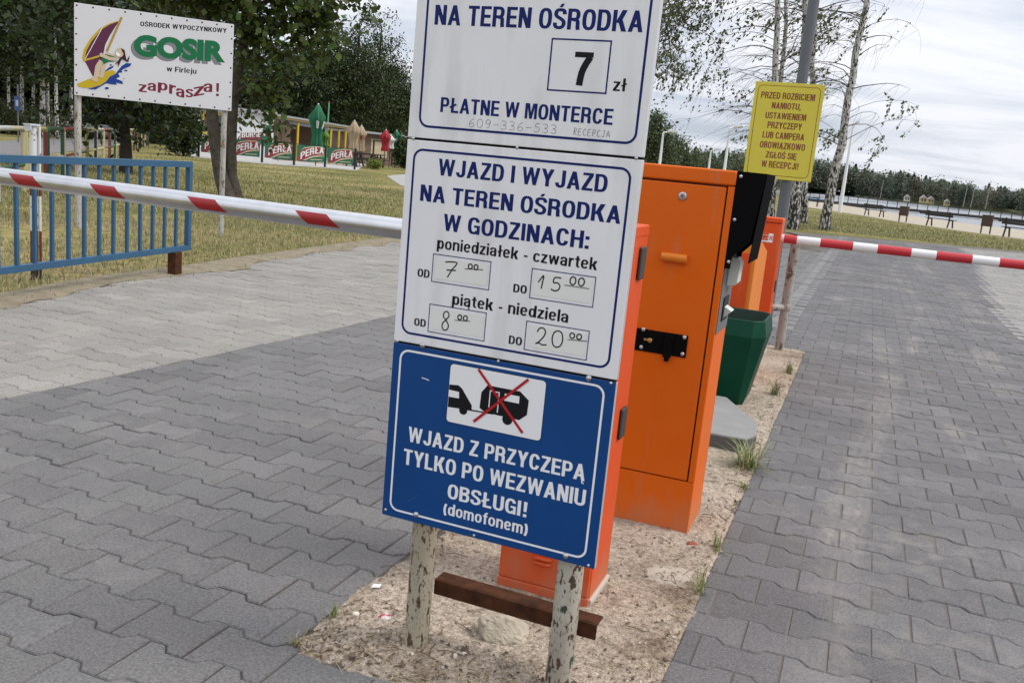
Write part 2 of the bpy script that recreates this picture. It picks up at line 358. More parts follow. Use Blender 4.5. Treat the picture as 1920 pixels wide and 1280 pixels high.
    T['ł'] = (s + .14, [_v(.07, 0, 1, s), _rib([(-.01, .40), (.32, .60)], .12, .12)])
    T['t'] = (.34, [_rib([(.17, .93), (.17, .20), (.20, .09), (.27, .065), (.34, .07)], s, .12), _h(0, .34, X - .125, .125)])
    T['f'] = (.34, [_rib([(.17, 0), (.17, .78), (.20, .90), (.27, .935), (.35, .93)], s, .12), _h(0, .34, X - .125, .125)])
    T['z'] = (.45, [_h(.01, .44, X - .13, .13), _h(0, .45, 0, .13), _d(0, .12, .25, X - .12, .19)])
    T['k'] = (.54, [_v(0, 0, 1, s), _d(.11, .28, .32, X, .21), _d(.34, 0, .165, .44, .20)])
    T['w'] = (.76, [_d(.14, 0, 0, X, .155), _d(.14, 0, .31, X, .14), _d(.48, 0, .31, X, .14), _d(.48, 0, .605, X, .155)])
    T['b'] = (.54, [bowl(.04, .54), _v(0, 0, 1, s)]); T['y'] = (.5, [_d(.16, 0, 0, X, .17), _d(.15, 0, .33, X, .17), _d(.05, -.26, .16, .02, .16)])
    T['s'] = (.46, [_rib(smooth_pts([(.39, .54), (.34, .64), (.23, .67), (.11, .64), (.08, .54), (.15, .44), (.31, .33), (.38, .22), (.34, .1), (.22, .065), (.1, .1), (.06, .2)], 3), s * .95, .12)])
    return T
GT_ = None
def put_sign(mb, s, x0, x1, zb, cap, y, mi=0, track=.085, fn=None, widen=1.0):
    global GT_
    if GT_ is None: GT_ = _glyphtab()
    tot = sum((.30 if ch == ' ' else GT_[ch][0] + track) for ch in s) - track
    sx = (x1 - x0) / tot; x = 0
    for ch in s:
        if ch == ' ': x += .30; continue
        w, parts = GT_[ch]
        for k, (_, A, B) in enumerate(parts):
            yy = y - .00005 * k; o = len(mb.v); n = len(A)
            for p in A + B:
                X, Z = x0 + (x + p[0]) * sx, zb + p[1] * cap
                if fn: X, Z = fn(X, Z)
                mb.v.append((X, yy, Z))
            for i in range(n - 1): mb.f.append([o + i, o + i + 1, o + n + i + 1, o + n + i]); mb.m.append(mi); mb.s.append(False)
        x += w + track

# ================================================================== SETTING
def value_noise(X, Y, seed=0):
    r = np.random.RandomState(seed); T = r.rand(256, 256)
    xi = np.floor(X).astype(int); yi = np.floor(Y).astype(int); fx = X - xi; fy = Y - yi
    fx = fx * fx * (3 - 2 * fx); fy = fy * fy * (3 - 2 * fy)
    a = T[xi % 256, yi % 256]; b = T[(xi + 1) % 256, yi % 256]; c = T[xi % 256, (yi + 1) % 256]; d = T[(xi + 1) % 256, (yi + 1) % 256]
    return (a * (1 - fx) + b * fx) * (1 - fy) + (c * (1 - fx) + d * fx) * fy
def fbm(X, Y, s, o=4, seed=0):
    r = 0; a = 0.5
    for i in range(o): r = r + a * value_noise(X * s, Y * s, seed + i); s *= 2.1; a *= 0.5
    return r
# ---- ground
def grass_material():
    m = bpy.data.materials.new('dry_grass_ground'); m.use_nodes = True; t = m.node_tree; b = t.nodes['Principled BSDF']
    b.inputs['Roughness'].default_value = 0.95; b.inputs['Specular IOR Level'].default_value = 0.1
    co = N('ShaderNodeTexCoord', t)
    def noise(sc, det=5, st=None):
        n = N('ShaderNodeTexNoise', t); n.inputs['Scale'].default_value = sc; n.inputs['Detail'].default_value = det
        if st:
            k = N('ShaderNodeMapping', t); k.inputs['Scale'].default_value = st; t.links.new(co.outputs['Object'], k.inputs[0]); t.links.new(k.outputs[0], n.inputs[0])
        else: t.links.new(co.outputs['Object'], n.inputs[0])
        return n
    a = noise(0.35, 6); r = N('ShaderNodeValToRGB', t); t.links.new(a.outputs[0], r.inputs[0])
    e = r.color_ramp.elements; e[0].position = 0.36; e[0].color = (0.125, 0.128, 0.04, 1); e[1].position = 0.64; e[1].color = (0.29, 0.235, 0.115, 1)
    x = e.new(0.5); x.color = (0.20, 0.182, 0.07, 1); x = e.new(0.76); x.color = (0.30, 0.255, 0.165, 1)
    f = noise(9, 6); r2 = N('ShaderNodeValToRGB', t); t.links.new(f.outputs[0], r2.inputs[0])
    r2.color_ramp.elements[0].position = 0.3; r2.color_ramp.elements[0].color = (0.5, 0.52, 0.45, 1); r2.color_ramp.elements[1].position = 0.7; r2.color_ramp.elements[1].color = (1.25, 1.2, 1.1, 1)
    q = N('ShaderNodeMix', t, data_type='RGBA', blend_type='MULTIPLY'); q.inputs[0].default_value = 1
    t.links.new(r.outputs[0], q.inputs[6]); t.links.new(r2.outputs[0], q.inputs[7])
    t.links.new(q.outputs[2], b.inputs['Base Color'])
    g = noise(30, 5); bp = N('ShaderNodeBump', t); bp.inputs['Distance'].default_value = 0.02; bp.inputs['Strength'].default_value = 0.6
    t.links.new(g.outputs[0], bp.inputs['Height']); t.links.new(bp.outputs[0], b.inputs['Normal'])
    return m
GRASS = grass_material()
WZ = -0.5
inner = [G(x, y) for x, y in ((1920, 447), (1850, 438), (1790, 430), (1720, 420), (1640, 407), (1560, 394), (1500, 386), (1466, 380))]
inner = [inner[0] + (inner[0] - inner[1]).normalized() * d for d in (60, 15)] + inner
water_l = [G(x, y, WZ) for x, y in ((1920, 432), (1850, 423.5), (1790, 416), (1720, 405.5), (1640, 394), (1560, 380.5), (1500, 371), (1466, 366))]
water_l = [water_l[0] + (water_l[0] - water_l[1]).normalized() * d for d in (150, 40)] + water_l
far_l = [G(x, y, WZ) for x, y in ((1466, 360), (1530, 361), (1605, 367.5), (1700, 380), (1800, 391), (1920, 404))]
far_l += [far_l[-1] + Vector((200, -60, 0)), far_l[-1] + Vector((1500, -300, 0))]
def sheet(name, pts, z, m, extra=None):
    b = MB(); b.add([(p[0], p[1], z if z is not None else p[2]) for p in pts], [list(range(len(pts)))]); o = b.build(name, m)
    bm = bmesh.new(); bm.from_mesh(o.data); bmesh.ops.triangulate(bm, faces=bm.faces[:])
    bmesh.ops.recalc_face_normals(bm, faces=bm.faces[:])
    for f in bm.faces:
        if f.normal.z < 0: f.normal_flip()
    bm.to_mesh(o.data); bm.free()
    return struct(o)
dl = (inner[-1] - Vector((0, 0, 0))).normalized()
sheet('ground', [(-2500, -300), (400, -300), (900, -100)] + [(p.x, p.y) for p in inner] + [(dl.x * 3000, dl.y * 3000), (-2500, 3000)], -0.03, GRASS)
SAND_B = mat('beach_sand', (0.40, 0.345, 0.265), 0.95, var=0.2, scale=0.7, bump=0.02, bscale=3)
b = MB(); n = len(inner); up_in = [p + (p - q).normalized() * 0.4 for p, q in zip(inner, water_l)]
b.add([(p.x, p.y, -0.024) for p in up_in] + [(p.x, p.y, WZ - 0.02) for p in [w + (w - i).normalized() * 1.5 for w, i in zip(water_l, inner)]],
      [(i, i + 1, n + i + 1, n + i) for i in range(n - 1)])
struct(b.build('beach', SAND_B))
# water
wm = bpy.data.materials.new('lake_water'); wm.use_nodes = True; t = wm.node_tree; bb = t.nodes['Principled BSDF']
bb.inputs['Base Color'].default_value = (0.16, 0.175, 0.19, 1); bb.inputs['Roughness'].default_value = 0.22; bb.inputs['IOR'].default_value = 1.33
co = N('ShaderNodeTexCoord', t); k = N('ShaderNodeMapping', t); k.inputs['Scale'].default_value = (0.5, 1.6, 1); t.links.new(co.outputs['Object'], k.inputs[0])
nn = N('ShaderNodeTexNoise', t); nn.inputs['Scale'].default_value = 0.7; nn.inputs['Detail'].default_value = 6; t.links.new(k.outputs[0], nn.inputs[0])
bp = N('ShaderNodeBump', t); bp.inputs['Distance'].default_value = 0.12; bp.inputs['Strength'].default_value = 0.9; t.links.new(nn.outputs[0], bp.inputs['Height']); t.links.new(bp.outputs[0], bb.inputs['Normal'])
sheet('lake', water_l + [p + Vector((0, 6, 0)) for p in far_l], WZ, wm)
FARG = mat('far_bank_grass', (0.15, 0.16, 0.06), 0.95, var=0.4, scale=0.15)
b = MB(); n = len(far_l)
b.add([(p.x, p.y, WZ - 0.05) for p in far_l] + [(p.x, p.y + 14, 1.3) for p in far_l] + [(p.x * 4 + 900, p.y + 2200, 0.4) for p in far_l],
      [(i, i + 1, n + i + 1, n + i) for i in range(n - 1)] + [(n + i, n + i + 1, 2 * n + i + 1, 2 * n + i) for i in range(n - 1)])
struct(b.build('far_shore', FARG))

# ---- asphalt road at the left, behind the pipe fence, and the paths on the lawn
ASPH = mat('old_asphalt', (0.17, 0.16, 0.155), 0.9, var=0.25, scale=1.2, bump=0.004, bscale=80)
rn = [G(0, 300), G(60, 292), G(140, 281), G(215, 271), G(262, 264)]; rf = [G(262, 258.5), G(215, 258), G(140, 257), G(60, 260), G(0, 263.5)]
rn0 = rn[0] + (rn[0] - rn[1]) * 6; rf0 = rf[-1] + (rf[-1] - rf[-2]) * 2
sheet('road', [rn0] + rn + rf + [rf0], -0.022, ASPH)
PATHM = mat('path_slabs', (0.33, 0.315, 0.30), 0.9, var=0.15, scale=2)
sheet('path', [G(725, 329), G(800, 322), G(800, 352), G(752, 347)], -0.02, PATHM)
sheet('patio', [G(668, 319), G(610, 314), G(552, 310.5), G(492, 306), G(372, 295), G(350, 291), G(370, 278), G(700, 300)], -0.02, mat('patio_slabs', (0.42, 0.40, 0.38), 0.9, var=0.2, scale=1.5))
SOIL = mat('bare_soil', (0.25, 0.205, 0.14), 0.95, col2=(0.15, 0.125, 0.075), scale=7, bump=0.008, bscale=40)

# ---- paving of interlocking double-T blocks
PL, PW = 0.2015, 0.1395
tmpl = [(-.1, .0825), (-.0605, .0825), (-.0395, .0575), (.0395, .0575), (.0605, .0825), (.1, .0825), (.1, -.0825), (.0605, -.0825), (.0395, -.0575), (-.0395, -.0575), (-.0605, -.0825), (-.1, -.0825)]
def shrink(poly, g):
    n = len(poly); Q = []
    for i in range(n):
        a, b_, c = np.array(poly[i - 1]), np.array(poly[i]), np.array(poly[(i + 1) % n])
        d1 = (b_ - a) / (np.linalg.norm(b_ - a) + 1e-12); d2 = (c - b_) / (np.linalg.norm(c - b_) + 1e-12)
        n1 = np.array([d1[1], -d1[0]]); n2 = np.array([d2[1], -d2[0]]); m = n1 + n2; m = m / max(np.dot(m, m) / 2, 0.4)
        Q.append(tuple(b_ + m * g))
    return Q
def clip(poly, a, c, keep):   # keep points where a.u  (sign keep) <= c  on u (a=0) or v (a=1)
    out_ = []; n = len(poly); f = lambda p: keep * (p[a] - c)
    for i in range(n):
        p, q = poly[i], poly[(i + 1) % n]; fp, fq = f(p), f(q)
        if fp <= 0: out_.append(p)
        if fp * fq < 0:
            s_ = fp / (fp - fq); out_.append((p[0] + (q[0] - p[0]) * s_, p[1] + (q[1] - p[1]) * s_))
    return out_
def grass_edge(v):
    return np.interp(v, [-6, -2, 2.2, 3.5, 5, 8.35, 16], [-2.9, -3.15, -3.55, -3.8, -3.95, -4.3, -4.9])
PV = []; PF = []; PT = []
ISL_W, ISL_V = 0.795, 5.02
RIGHT_FAR = (toUV(G(1470, 433)), toUV(G(1920, 476)))
def paver(poly, tint, near, dz, tilt):
    c = np.mean(poly, 0); poly = [tuple(p) for p in poly]
    if len(poly) < 3: return
    # orient clockwise seen from above so that shrink moves inward
    ar = sum(poly[i - 1][0] * poly[i][1] - poly[i][0] * poly[i - 1][1] for i in range(len(poly)))
    if abs(ar) < 0.0006: return
    if ar > 0: poly = poly[::-1]
    g0 = 0.0018; base = shrink(poly, g0)
    rings = [(base, -0.03), (base, -0.0035), (shrink(poly, g0 + 0.003), 0.0)] if near else [(base, -0.03), (base, 0.0)]
    o = len(PV); n = len(poly)
    for ring, z in rings:
        for p in ring:
            w = O0 + UD * p[0] + VD * p[1]
            PV.append((w.x, w.y, z + dz + (p[0] - c[0]) * tilt[0] + (p[1] - c[1]) * tilt[1] if z > -0.02 else z))
    for k_ in range(len(rings) - 1):
        for i in range(n):
            j = (i + 1) % n; PF.append([o + k_ * n + i, o + k_ * n + j, o + (k_ + 1) * n + j, o + (k_ + 1) * n + i][::-1]); PT.append(tint)
    k_ = len(rings) - 1; PF.append([o + k_ * n + i for i in range(n)][::-1]); PT.append(tint)
for r in range(-28, 190):
    vc = (r + 0.5) * PW
    for q in range(-40, 110):
        uc = (q + (0.5 if r % 2 else 0.0)) * PL + 0.03
        P = L(uc, vc)
        if P.y < 0.7 or P.y > 30: continue
        px, py = PROJ(P)
        if px < -260 or px > 2180 or py > 1560: continue
        if uc < 0.4:
            if vc > 16 or uc < grass_edge(vc) - 0.1: continue
        if vc > np.interp(uc, [RIGHT_FAR[0][0], RIGHT_FAR[1][0]], [RIGHT_FAR[0][1], RIGHT_FAR[1][1]]): continue
        poly = [(uc + a * 1.007, vc + b_) for a, b_ in tmpl]
        ubd = np.interp(vc, [0, 1, 2, 3, 5, 12], [-2.1, -2.04, -1.97, -1.91, -1.86, -1.84]); lightside = uc < ubd
        extra = None
        if abs(uc - ubd) < .12:
            extra = clip(poly, 0, ubd + .0005, -1) if lightside else clip(poly, 0, ubd - .0005, 1)
            poly = clip(poly, 0, ubd - .0005 if lightside else ubd + .0005, 1 if lightside else -1)
        on_isl = 0.0 < vc < ISL_V
        if on_isl:
            if uc < 0.4: poly = clip(poly, 0, 0.0, 1)
            else: poly = clip(poly, 0, ISL_W, -1)
            if len(poly) < 3: continue
        elif vc <= 0 and vc > -PW * 1.0 and 0.0 < uc < 0.8: poly = clip(poly, 1, -0.005, 1)
        elif vc >= ISL_V and vc < ISL_V + PW and -0.1 < uc < 0.9: poly = clip(poly, 1, ISL_V, -1)
        if len(poly) < 3: continue
        j = rng.rand()
        if lightside: base = np.array([0.235, 0.220, 0.198]); va = 0.05
        elif uc < 0.4: base = np.array([0.130, 0.125, 0.122]); va = 0.075
        elif uc > np.interp(vc, [5, 7.6, 9.1, 14.8, 20], [2.75, 2.53, 2.5, 2.87, 3.3]) and vc > 5.5: base = np.array([0.24, 0.228, 0.21]); va = 0.05
        elif vc > 6 and uc < 0.62: base = np.array([0.17, 0.166, 0.162]); va = 0.06
        else: base = np.array([0.116, 0.111, 0.112]); va = 0.075
        tint = base * (1 + va * rng.randn()) * (1 + 0.006 * rng.randn(3))
        d = P.length; near = d < 7.5
        paver(poly, tint, near, rng.randn() * 0.0011, rng.randn(2) * 0.006)
        if extra and len(extra) > 2: paver(extra, (np.array([0.130, 0.125, 0.122]) if lightside else np.array([0.235, 0.220, 0.198])) * (1 + .06 * rng.randn()), near, 0, (0, 0))
pm = bpy.data.materials.new('concrete_paving'); pm.use_nodes = True; t = pm.node_tree; bb = t.nodes['Principled BSDF']
bb.inputs['Roughness'].default_value = 0.78; bb.inputs['Specular IOR Level'].default_value = 0.35
co = N('ShaderNodeTexCoord', t); at = N('ShaderNodeAttribute', t); at.attribute_name = 'tint'
def tn(sc, det, vec=None):
    n_ = N('ShaderNodeTexNoise', t); n_.inputs['Scale'].default_value = sc; n_.inputs['Detail'].default_value = det; t.links.new(vec or co.outputs['Object'], n_.inputs[0]); return n_
def tramp(src, *el):
    r_ = N('ShaderNodeValToRGB', t); t.links.new(src, r_.inputs[0]); e_ = r_.color_ramp.elements
    for i_, (p_, c_) in enumerate(el):
        x_ = e_[i_] if i_ < 2 else e_.new(p_); x_.position = p_; x_.color = (*c_, 1) if hasattr(c_, '__len__') else (c_, c_, c_, 1)
    return r_
def tmix(a, b_, fac=1.0, mode='MULTIPLY'):
    q_ = N('ShaderNodeMix', t, data_type='RGBA', blend_type=mode)
    if hasattr(fac, 'links'): t.links.new(fac, q_.inputs[0])
    else: q_.inputs[0].default_value = fac
    for s_, i_ in ((a, 6), (b_, 7)):
        if hasattr(s_, 'links'): t.links.new(s_, q_.inputs[i_])
        else: q_.inputs[i_].default_value = (*s_, 1)
    return q_.outputs[2]
def tmath(op, a, b_=None, c_=None):
    q_ = N('ShaderNodeMath', t, operation=op)
    for i_, s_ in enumerate((a, b_, c_)):
        if s_ is None: continue
        if hasattr(s_, 'links'): t.links.new(s_, q_.inputs[i_])
        else: q_.inputs[i_].default_value = s_
    return q_.outputs[0]
blot = tramp(tn(2.2, 8).outputs[0], (0.3, 0.90), (0.7, 1.10))
gran = tramp(tn(150, 3).outputs[0], (0.32, 0.72), (0.68, 1.28))
vor = N('ShaderNodeTexVoronoi', t); vor.inputs['Scale'].default_value = 330; t.links.new(co.outputs['Object'], vor.inputs[0])
vsel = N('ShaderNodeSeparateColor', t); t.links.new(vor.outputs['Color'], vsel.inputs[0])
spk = tmath('MULTIPLY', tmath('LESS_THAN', vor.outputs['Distance'], 0.33), tmath('GREATER_THAN', vsel.outputs[0], 0.80))
c = tmix(tmix(at.outputs['Color'], blot.outputs[0]), gran.outputs[0])
c = tmix(c, (0.42, 0.41, 0.40), tmath('MULTIPLY', spk, 0.38), 'MIX')
# sandy dust lying on the blocks: patches and two winding tyre trails on the right lane
uvm = N('ShaderNodeMapping', t); uvm.vector_type = 'TEXTURE'; uvm.inputs['Location'].default_value = O0; uvm.inputs['Rotation'].default_value = (0, 0, A0)
t.links.new(co.outputs['Object'], uvm.inputs[0]); sp = N('ShaderNodeSeparateXYZ', t); t.links.new(uvm.outputs[0], sp.inputs[0])
dust = None
for u0, amp, fr, ph, w in ((1.36, 0.13, 1.05, 2.6, 0.085), (1.62, 0.10, 0.8, 0.4, 0.05), (2.15, 0.12, 0.6, 1.7, 0.12)):
    cu = tmath('ADD', tmath('MULTIPLY', tmath('SINE', tmath('MULTIPLY_ADD', sp.outputs[1], fr, ph)), amp), u0)
    if u0 == 1.36:
        rp_ = N('ShaderNodeValToRGB', t); t.links.new(tmath('DIVIDE', sp.outputs[1], 8.0), rp_.inputs[0]); rp_.color_ramp.interpolation = 'B_SPLINE'
        pq = sorted([toUV(G(x_, y_))[::-1] for x_, y_ in ((1549, 1117), (1580, 1000), (1598, 905), (1634, 799), (1692, 693), (1622, 606), (1560, 560))]); el_ = rp_.color_ramp.elements
        while len(el_) < len(pq): el_.new(.5)
        for e2, (v2, u2) in zip(el_, pq): e2.position = v2 / 8; e2.color = (u2 / 4, u2 / 4, u2 / 4, 1)
        cu = tmath('MULTIPLY', rp_.outputs[0], 4.0)
    dd = tmath('ABSOLUTE', tmath('SUBTRACT', sp.outputs[0], cu))
    band = N('ShaderNodeMapRange', t); t.links.new(dd, band.inputs[0]); band.inputs[1].default_value = w; band.inputs[2].default_value = w * 0.55; band.interpolation_type = 'SMOOTHSTEP'
    lug = tmath('MULTIPLY_ADD', tn(18, 6).outputs[0], 6.0, -2.6)
    stripe = tmath('SINE', tmath('MULTIPLY_ADD', dd, 190.0, 1.0))
    tr_ = tmath('MULTIPLY_ADD', tmath('MULTIPLY', lug, stripe), 0.32, 0.5)
    k_ = tmath('MULTIPLY', band.outputs[0], tr_); dust = k_ if dust is None else tmath('MAXIMUM', dust, k_)
pn = tramp(tn(1.1, 5).outputs[0], (0.46, 0.0), (0.66, 1.0)); pn2 = tramp(tn(13, 9).outputs[0], (0.46, 0.0), (0.62, 1.0))
dust = tmath('MULTIPLY', dust, pn.outputs[0])
lane = N('ShaderNodeMapRange', t); t.links.new(sp.outputs[0], lane.inputs[0]); lane.inputs[1].default_value = 0.75; lane.inputs[2].default_value = 1.0; lane.inputs[3].default_value = 0.3; lane.inputs[4].default_value = 0.75
pt = tmath('MULTIPLY', tmath('MULTIPLY', pn2.outputs[0], pn.outputs[0]), lane.outputs[0])
dtot = tmath('MINIMUM', tmath('ADD', tmath('MULTIPLY', dust, 0.34), tmath('MULTIPLY', pt, 0.24)), 0.9)
c = tmix(c, (0.42, 0.375, 0.315), dtot, 'MIX')
t.links.new(c, bb.inputs['Base Color'])
bp = N('ShaderNodeBump', t); bp.inputs['Distance'].default_value = 0.0012; bp.inputs['Strength'].default_value = 0.9
t.links.new(tn(260, 3).outputs[0], bp.inputs['Height']); t.links.new(bp.outputs[0], bb.inputs['Normal'])
me = bpy.data.meshes.new('paving'); me.from_pydata(PV, [], PF); a_ = me.attributes.new('tint', 'FLOAT_COLOR', 'FACE')
a_.data.foreach_set('color', np.concatenate([np.array(PT), np.ones((len(PT), 1))], 1).ravel().astype(np.float32)); me.materials.append(pm); me.update()
o = bpy.data.objects.new('paving', me); COL.objects.link(o); struct(o)
print('pavers', len(PV), len(PF))
BED = mat('joint_sand', (0.13, 0.112, 0.09), 0.95, col2=(0.045, 0.038, 0.03), scale=3, bump=0.003, bscale=120)
bedv = [L(9, -4), L(14, 14), G(1960, 474), G(1470, 433), L(0.5, 19)] + [L(grass_edge(x) - .12, x) for x in (16.5, 12, 8.35, 5, 3.5, 2.2, 0, -2, -4)]
sheet('paving_bed', bedv, -0.0055, BED)
sheet('sandy_joints', [L(-1.86, 12), L(-1.86, 5), L(-1.91, 3), L(-1.97, 2), L(-2.04, 1), L(-2.1, 0), L(-2.3, -4)][::1] + [L(grass_edge(x) - .1, x) for x in (-4, 0, 2.2, 3.5, 5, 8.35, 12)], -0.0035, mat('joint_sand_pale', (0.20, 0.175, 0.14), 0.95, col2=(0.10, 0.085, 0.07), scale=2.5))
sheet('lane_joints', [L(ISL_W + .01, -1.5), L(8, -3), L(12, 12), G(1960, 474.5), G(1470, 433.5), L(ISL_W + .01, 19)], -0.0035, mat('joint_sand_lane', (0.17, 0.155, 0.135), 0.95, col2=(0.08, 0.07, 0.06), scale=1.5))

# ---- sand island between the lanes
nu, nv = 92, 560
U = np.linspace(-0.012, ISL_W + 0.012, nu); Vv = np.linspace(-0.012, ISL_V + 0.01, nv)
UU, VV = np.meshgrid(U, Vv, indexing='ij')
H = (fbm(UU, VV, 3.0, 3, 1) - 0.45) * 0.016 + (fbm(UU, VV, 22, 3, 5) - 0.45) * 0.009 + (fbm(UU, VV, 90, 2, 9) - 0.4) * 0.004 + 0.005
edge = np.minimum(np.minimum(UU, ISL_W - UU), np.minimum(VV, 9)); H -= np.clip(0.05 - edge, 0, 0.062) * 0.16
X = O0.x + UD.x * UU + VD.x * VV; Y = O0.y + UD.y * UU + VD.y * VV
V = np.stack([X, Y, H], -1).reshape(-1, 3)
I = np.arange(nu * nv).reshape(nu, nv); Fq = np.stack([I[:-1, :-1], I[1:, :-1], I[1:, 1:], I[:-1, 1:]], -1).reshape(-1, 4)
sm = bpy.data.materials.new('island_sand'); sm.use_nodes = True; t = sm.node_tree; bb = t.nodes['Principled BSDF']; bb.inputs['Roughness'].default_value = 0.95; bb.inputs['Specular IOR Level'].default_value = 0.1
co = N('ShaderNodeTexCoord', t)
c = tramp(tn(3.2, 6).outputs[0], (0.30, (0.22, 0.17, 0.125)), (0.60, (0.43, 0.36, 0.285)), (0.40, (0.345, 0.285, 0.22))).outputs[0]
c = tmix(c, tramp(tn(75, 5).outputs[0], (0.34, 0.66), (0.62, 1.14)).outputs[0])
c = tmix(c, tramp(tn(260, 2).outputs[0], (0.35, 0.62), (0.65, 1.28)).outputs[0])
dirt = tramp(tn(20, 8).outputs[0], (0.56, 0.0), (0.72, 1.0)); c = tmix(c, (0.10, 0.075, 0.05), tmath('MULTIPLY', dirt.outputs[0], 0.5), 'MIX')
# cracked cement spill beside the terminal
vd = N('ShaderNodeVectorMath', t, operation='DISTANCE'); t.links.new(co.outputs['Object'], vd.inputs[0]); vd.inputs[1].default_value = L(0.70, 0.86, -0.006)
cd = tmath('ADD', vd.outputs['Value'], tmath('MULTIPLY', tmath('SUBTRACT', tn(14, 5).outputs[0], 0.5), 0.14))
mr = N('ShaderNodeMapRange', t); t.links.new(cd, mr.inputs[0]); mr.inputs[1].default_value = 0.075; mr.inputs[2].default_value = 0.055
c = tmix(c, (0.50, 0.45, 0.38), tmath('MULTIPLY', mr.outputs[0], 0.7), 'MIX')
t.links.new(c, bb.inputs['Base Color'])
bp = N('ShaderNodeBump', t); bp.inputs['Distance'].default_value = 0.004; bp.inputs['Strength'].default_value = 1.0
t.links.new(tn(170, 4).outputs[0], bp.inputs['Height']); t.links.new(bp.outputs[0], bb.inputs['Normal'])
struct(npmesh('sand_island', V, Fq, sm, smooth=True))
def isl_z(u, v): return float(H[int(np.clip((u + 0.012) / (ISL_W + 0.024) * (nu - 1), 0, nu - 1)), int(np.clip((v + 0.012) / (ISL_V + 0.022) * (nv - 1), 0, nv - 1))])

# ---- bare soil strip where the lawn meets the paving
nS = 160; vv_ = np.linspace(-4, 16, nS); e_ = np.array([grass_edge(x) for x in vv_])
w1 = e_ - 0.04 + (fbm(vv_, vv_ * 0, 2.3, 5, 3) - 0.45) * 0.42; w0 = e_ - 0.40
b = MB(); m_ = 7
pts = []
for i in range(nS):
    for j in range(m_):
        f_ = j / (m_ - 1); p = L(w0[i] * (1 - f_) + w1[i] * f_, vv_[i]); zz = 0.006 + 0.012 * math.sin(f_ * math.pi) * fbm(np.array([vv_[i]]), np.array([f_ * 3]), 2.0, 3, 8)[0] - (0.03 if j == 0 else 0)
        pts.append((p.x, p.y, float(zz) if j < m_ - 1 else 0.002))
b.add(pts, [(i * m_ + j, i * m_ + j + 1, (i + 1) * m_ + j + 1, (i + 1) * m_ + j) for i in range(nS - 1) for j in range(m_ - 1)][::1], 0, True)
o = b.build('soil_strip', SOIL); struct(o)

# ---- blades of grass
def inpoly(x, y, P):
    c_ = False
    for i in range(len(P)):
        (x1, y1), (x2, y2) = P[i - 1], P[i]
        if (y1 > y) != (y2 > y) and x < (x2 - x1) * (y - y1) / (y2 - y1) + x1: c_ = not c_
    return c_
BLADE = leafmat('grass_blades', (1, 1, 1), 0.15)
def blades(name, P, ln, wd, cols, lay=0.5, seed=1, z=-0.03):
    r = np.random.RandomState(seed); n = len(P); P = np.asarray(P)
    az = r.rand(n) * 2 * np.pi; l_ = ln * (0.5 + r.rand(n)); ly = np.clip(lay + 0.45 * r.randn(n), 0.05, 1.45)
    d = np.stack([np.cos(az) * np.sin(ly), np.sin(az) * np.sin(ly), np.cos(ly)], -1)
    sd = np.stack([-np.sin(az), np.cos(az), 0 * az], -1) * (wd * (0.6 + 0.8 * r.rand(n)))[:, None]
    b0 = np.stack([P[:, 0], P[:, 1], np.full(n, z)], -1); mid = b0 + d * (l_ * 0.55)[:, None] + np.array([0, 0, 0.1]) * l_[:, None]
    d2 = d + np.stack([np.cos(az), np.sin(az), -0.4 + 0 * az], -1) * 0.5; tip = mid + d2 * (l_ * 0.45)[:, None]
    tip[:, 2] = np.maximum(tip[:, 2], z + 0.008); mid[:, 2] = np.maximum(mid[:, 2], z + 0.01)
    V = np.stack([b0 - sd, b0 + sd, mid + sd * 0.8, mid - sd * 0.8, tip], 1).reshape(-1, 3)
    o_ = np.arange(n)[:, None] * 5
    F1 = np.concatenate([o_ + [0, 1, 2], o_ + [0, 2, 3], o_ + [3, 2, 4]], 0)
    k = r.randint(0, len(cols), n); c = np.array(cols)[k] * (0.75 + 0.5 * r.rand(n))[:, None]
    return npmesh(name, V, F1, BLADE, tint=np.concatenate([c, c, c], 0), nper=3)
STRAW = [(0.40, 0.33, 0.19), (0.33, 0.27, 0.15), (0.28, 0.235, 0.12), (0.15, 0.165, 0.055), (0.12, 0.145, 0.045), (0.21, 0.195, 0.085), (0.17, 0.14, 0.09)]
GREENS = [(0.15, 0.17, 0.05), (0.19, 0.20, 0.065), (0.12, 0.14, 0.04), (0.26, 0.235, 0.10), (0.32, 0.27, 0.13)]
r = np.random.RandomState(5); pts = []
while len(pts) < 80000:
    v_ = r.rand(4000) * 13.5 - 1.0; u_ = -3.4 - (r.rand(4000) ** 1.5) * 10; e_ = np.array([grass_edge(x) for x in v_])
    ok_ = (u_ < e_ + 0.06 - 0.55 * r.rand(4000) ** 1.6) & (fbm(u_, v_, 0.9, 3, 21) + 0.25 * r.rand(4000) > 0.44)
    for a, c_ in zip(u_[ok_], v_[ok_]):
        p = L(a, c_); pts.append((p.x, p.y))
stuff(blades('lawn_grass', pts[:80000], 0.055, 0.0024, STRAW, 0.85, 2))
pts = []
while len(pts) < 34000:
    x = r.rand(4000) * 900 - 20; y = 290 + 170 * r.rand(4000) ** 1.3
    for a, c_ in zip(x, y):
        if 300.6 - (960 - a) * 0.0946 + 22 < c_ and a < 770:
            p = G(a, c_)
            if 14 < p.y < 75 and not (p.y > 40 and inpoly(a, c_, [(340, 270), (345, 296), (430, 304), (552, 314), (668, 322), (720, 300), (800, 280), (800, 250), (340, 250)])) and not (715 < a and 318 < c_ < 356): pts.append((p.x + r.randn() * 0.3, p.y + r.randn() * 0.5))
stuff(blades('meadow_grass', pts[:34000], 0.055, 0.006, GREENS, 0.8, 3))
pts = []
poly_b = [(1470, 392), (1640, 410), (1790, 433), (1920, 450), (1960, 480), (1920, 472), (1700, 447), (1600, 436), (1470, 427)]
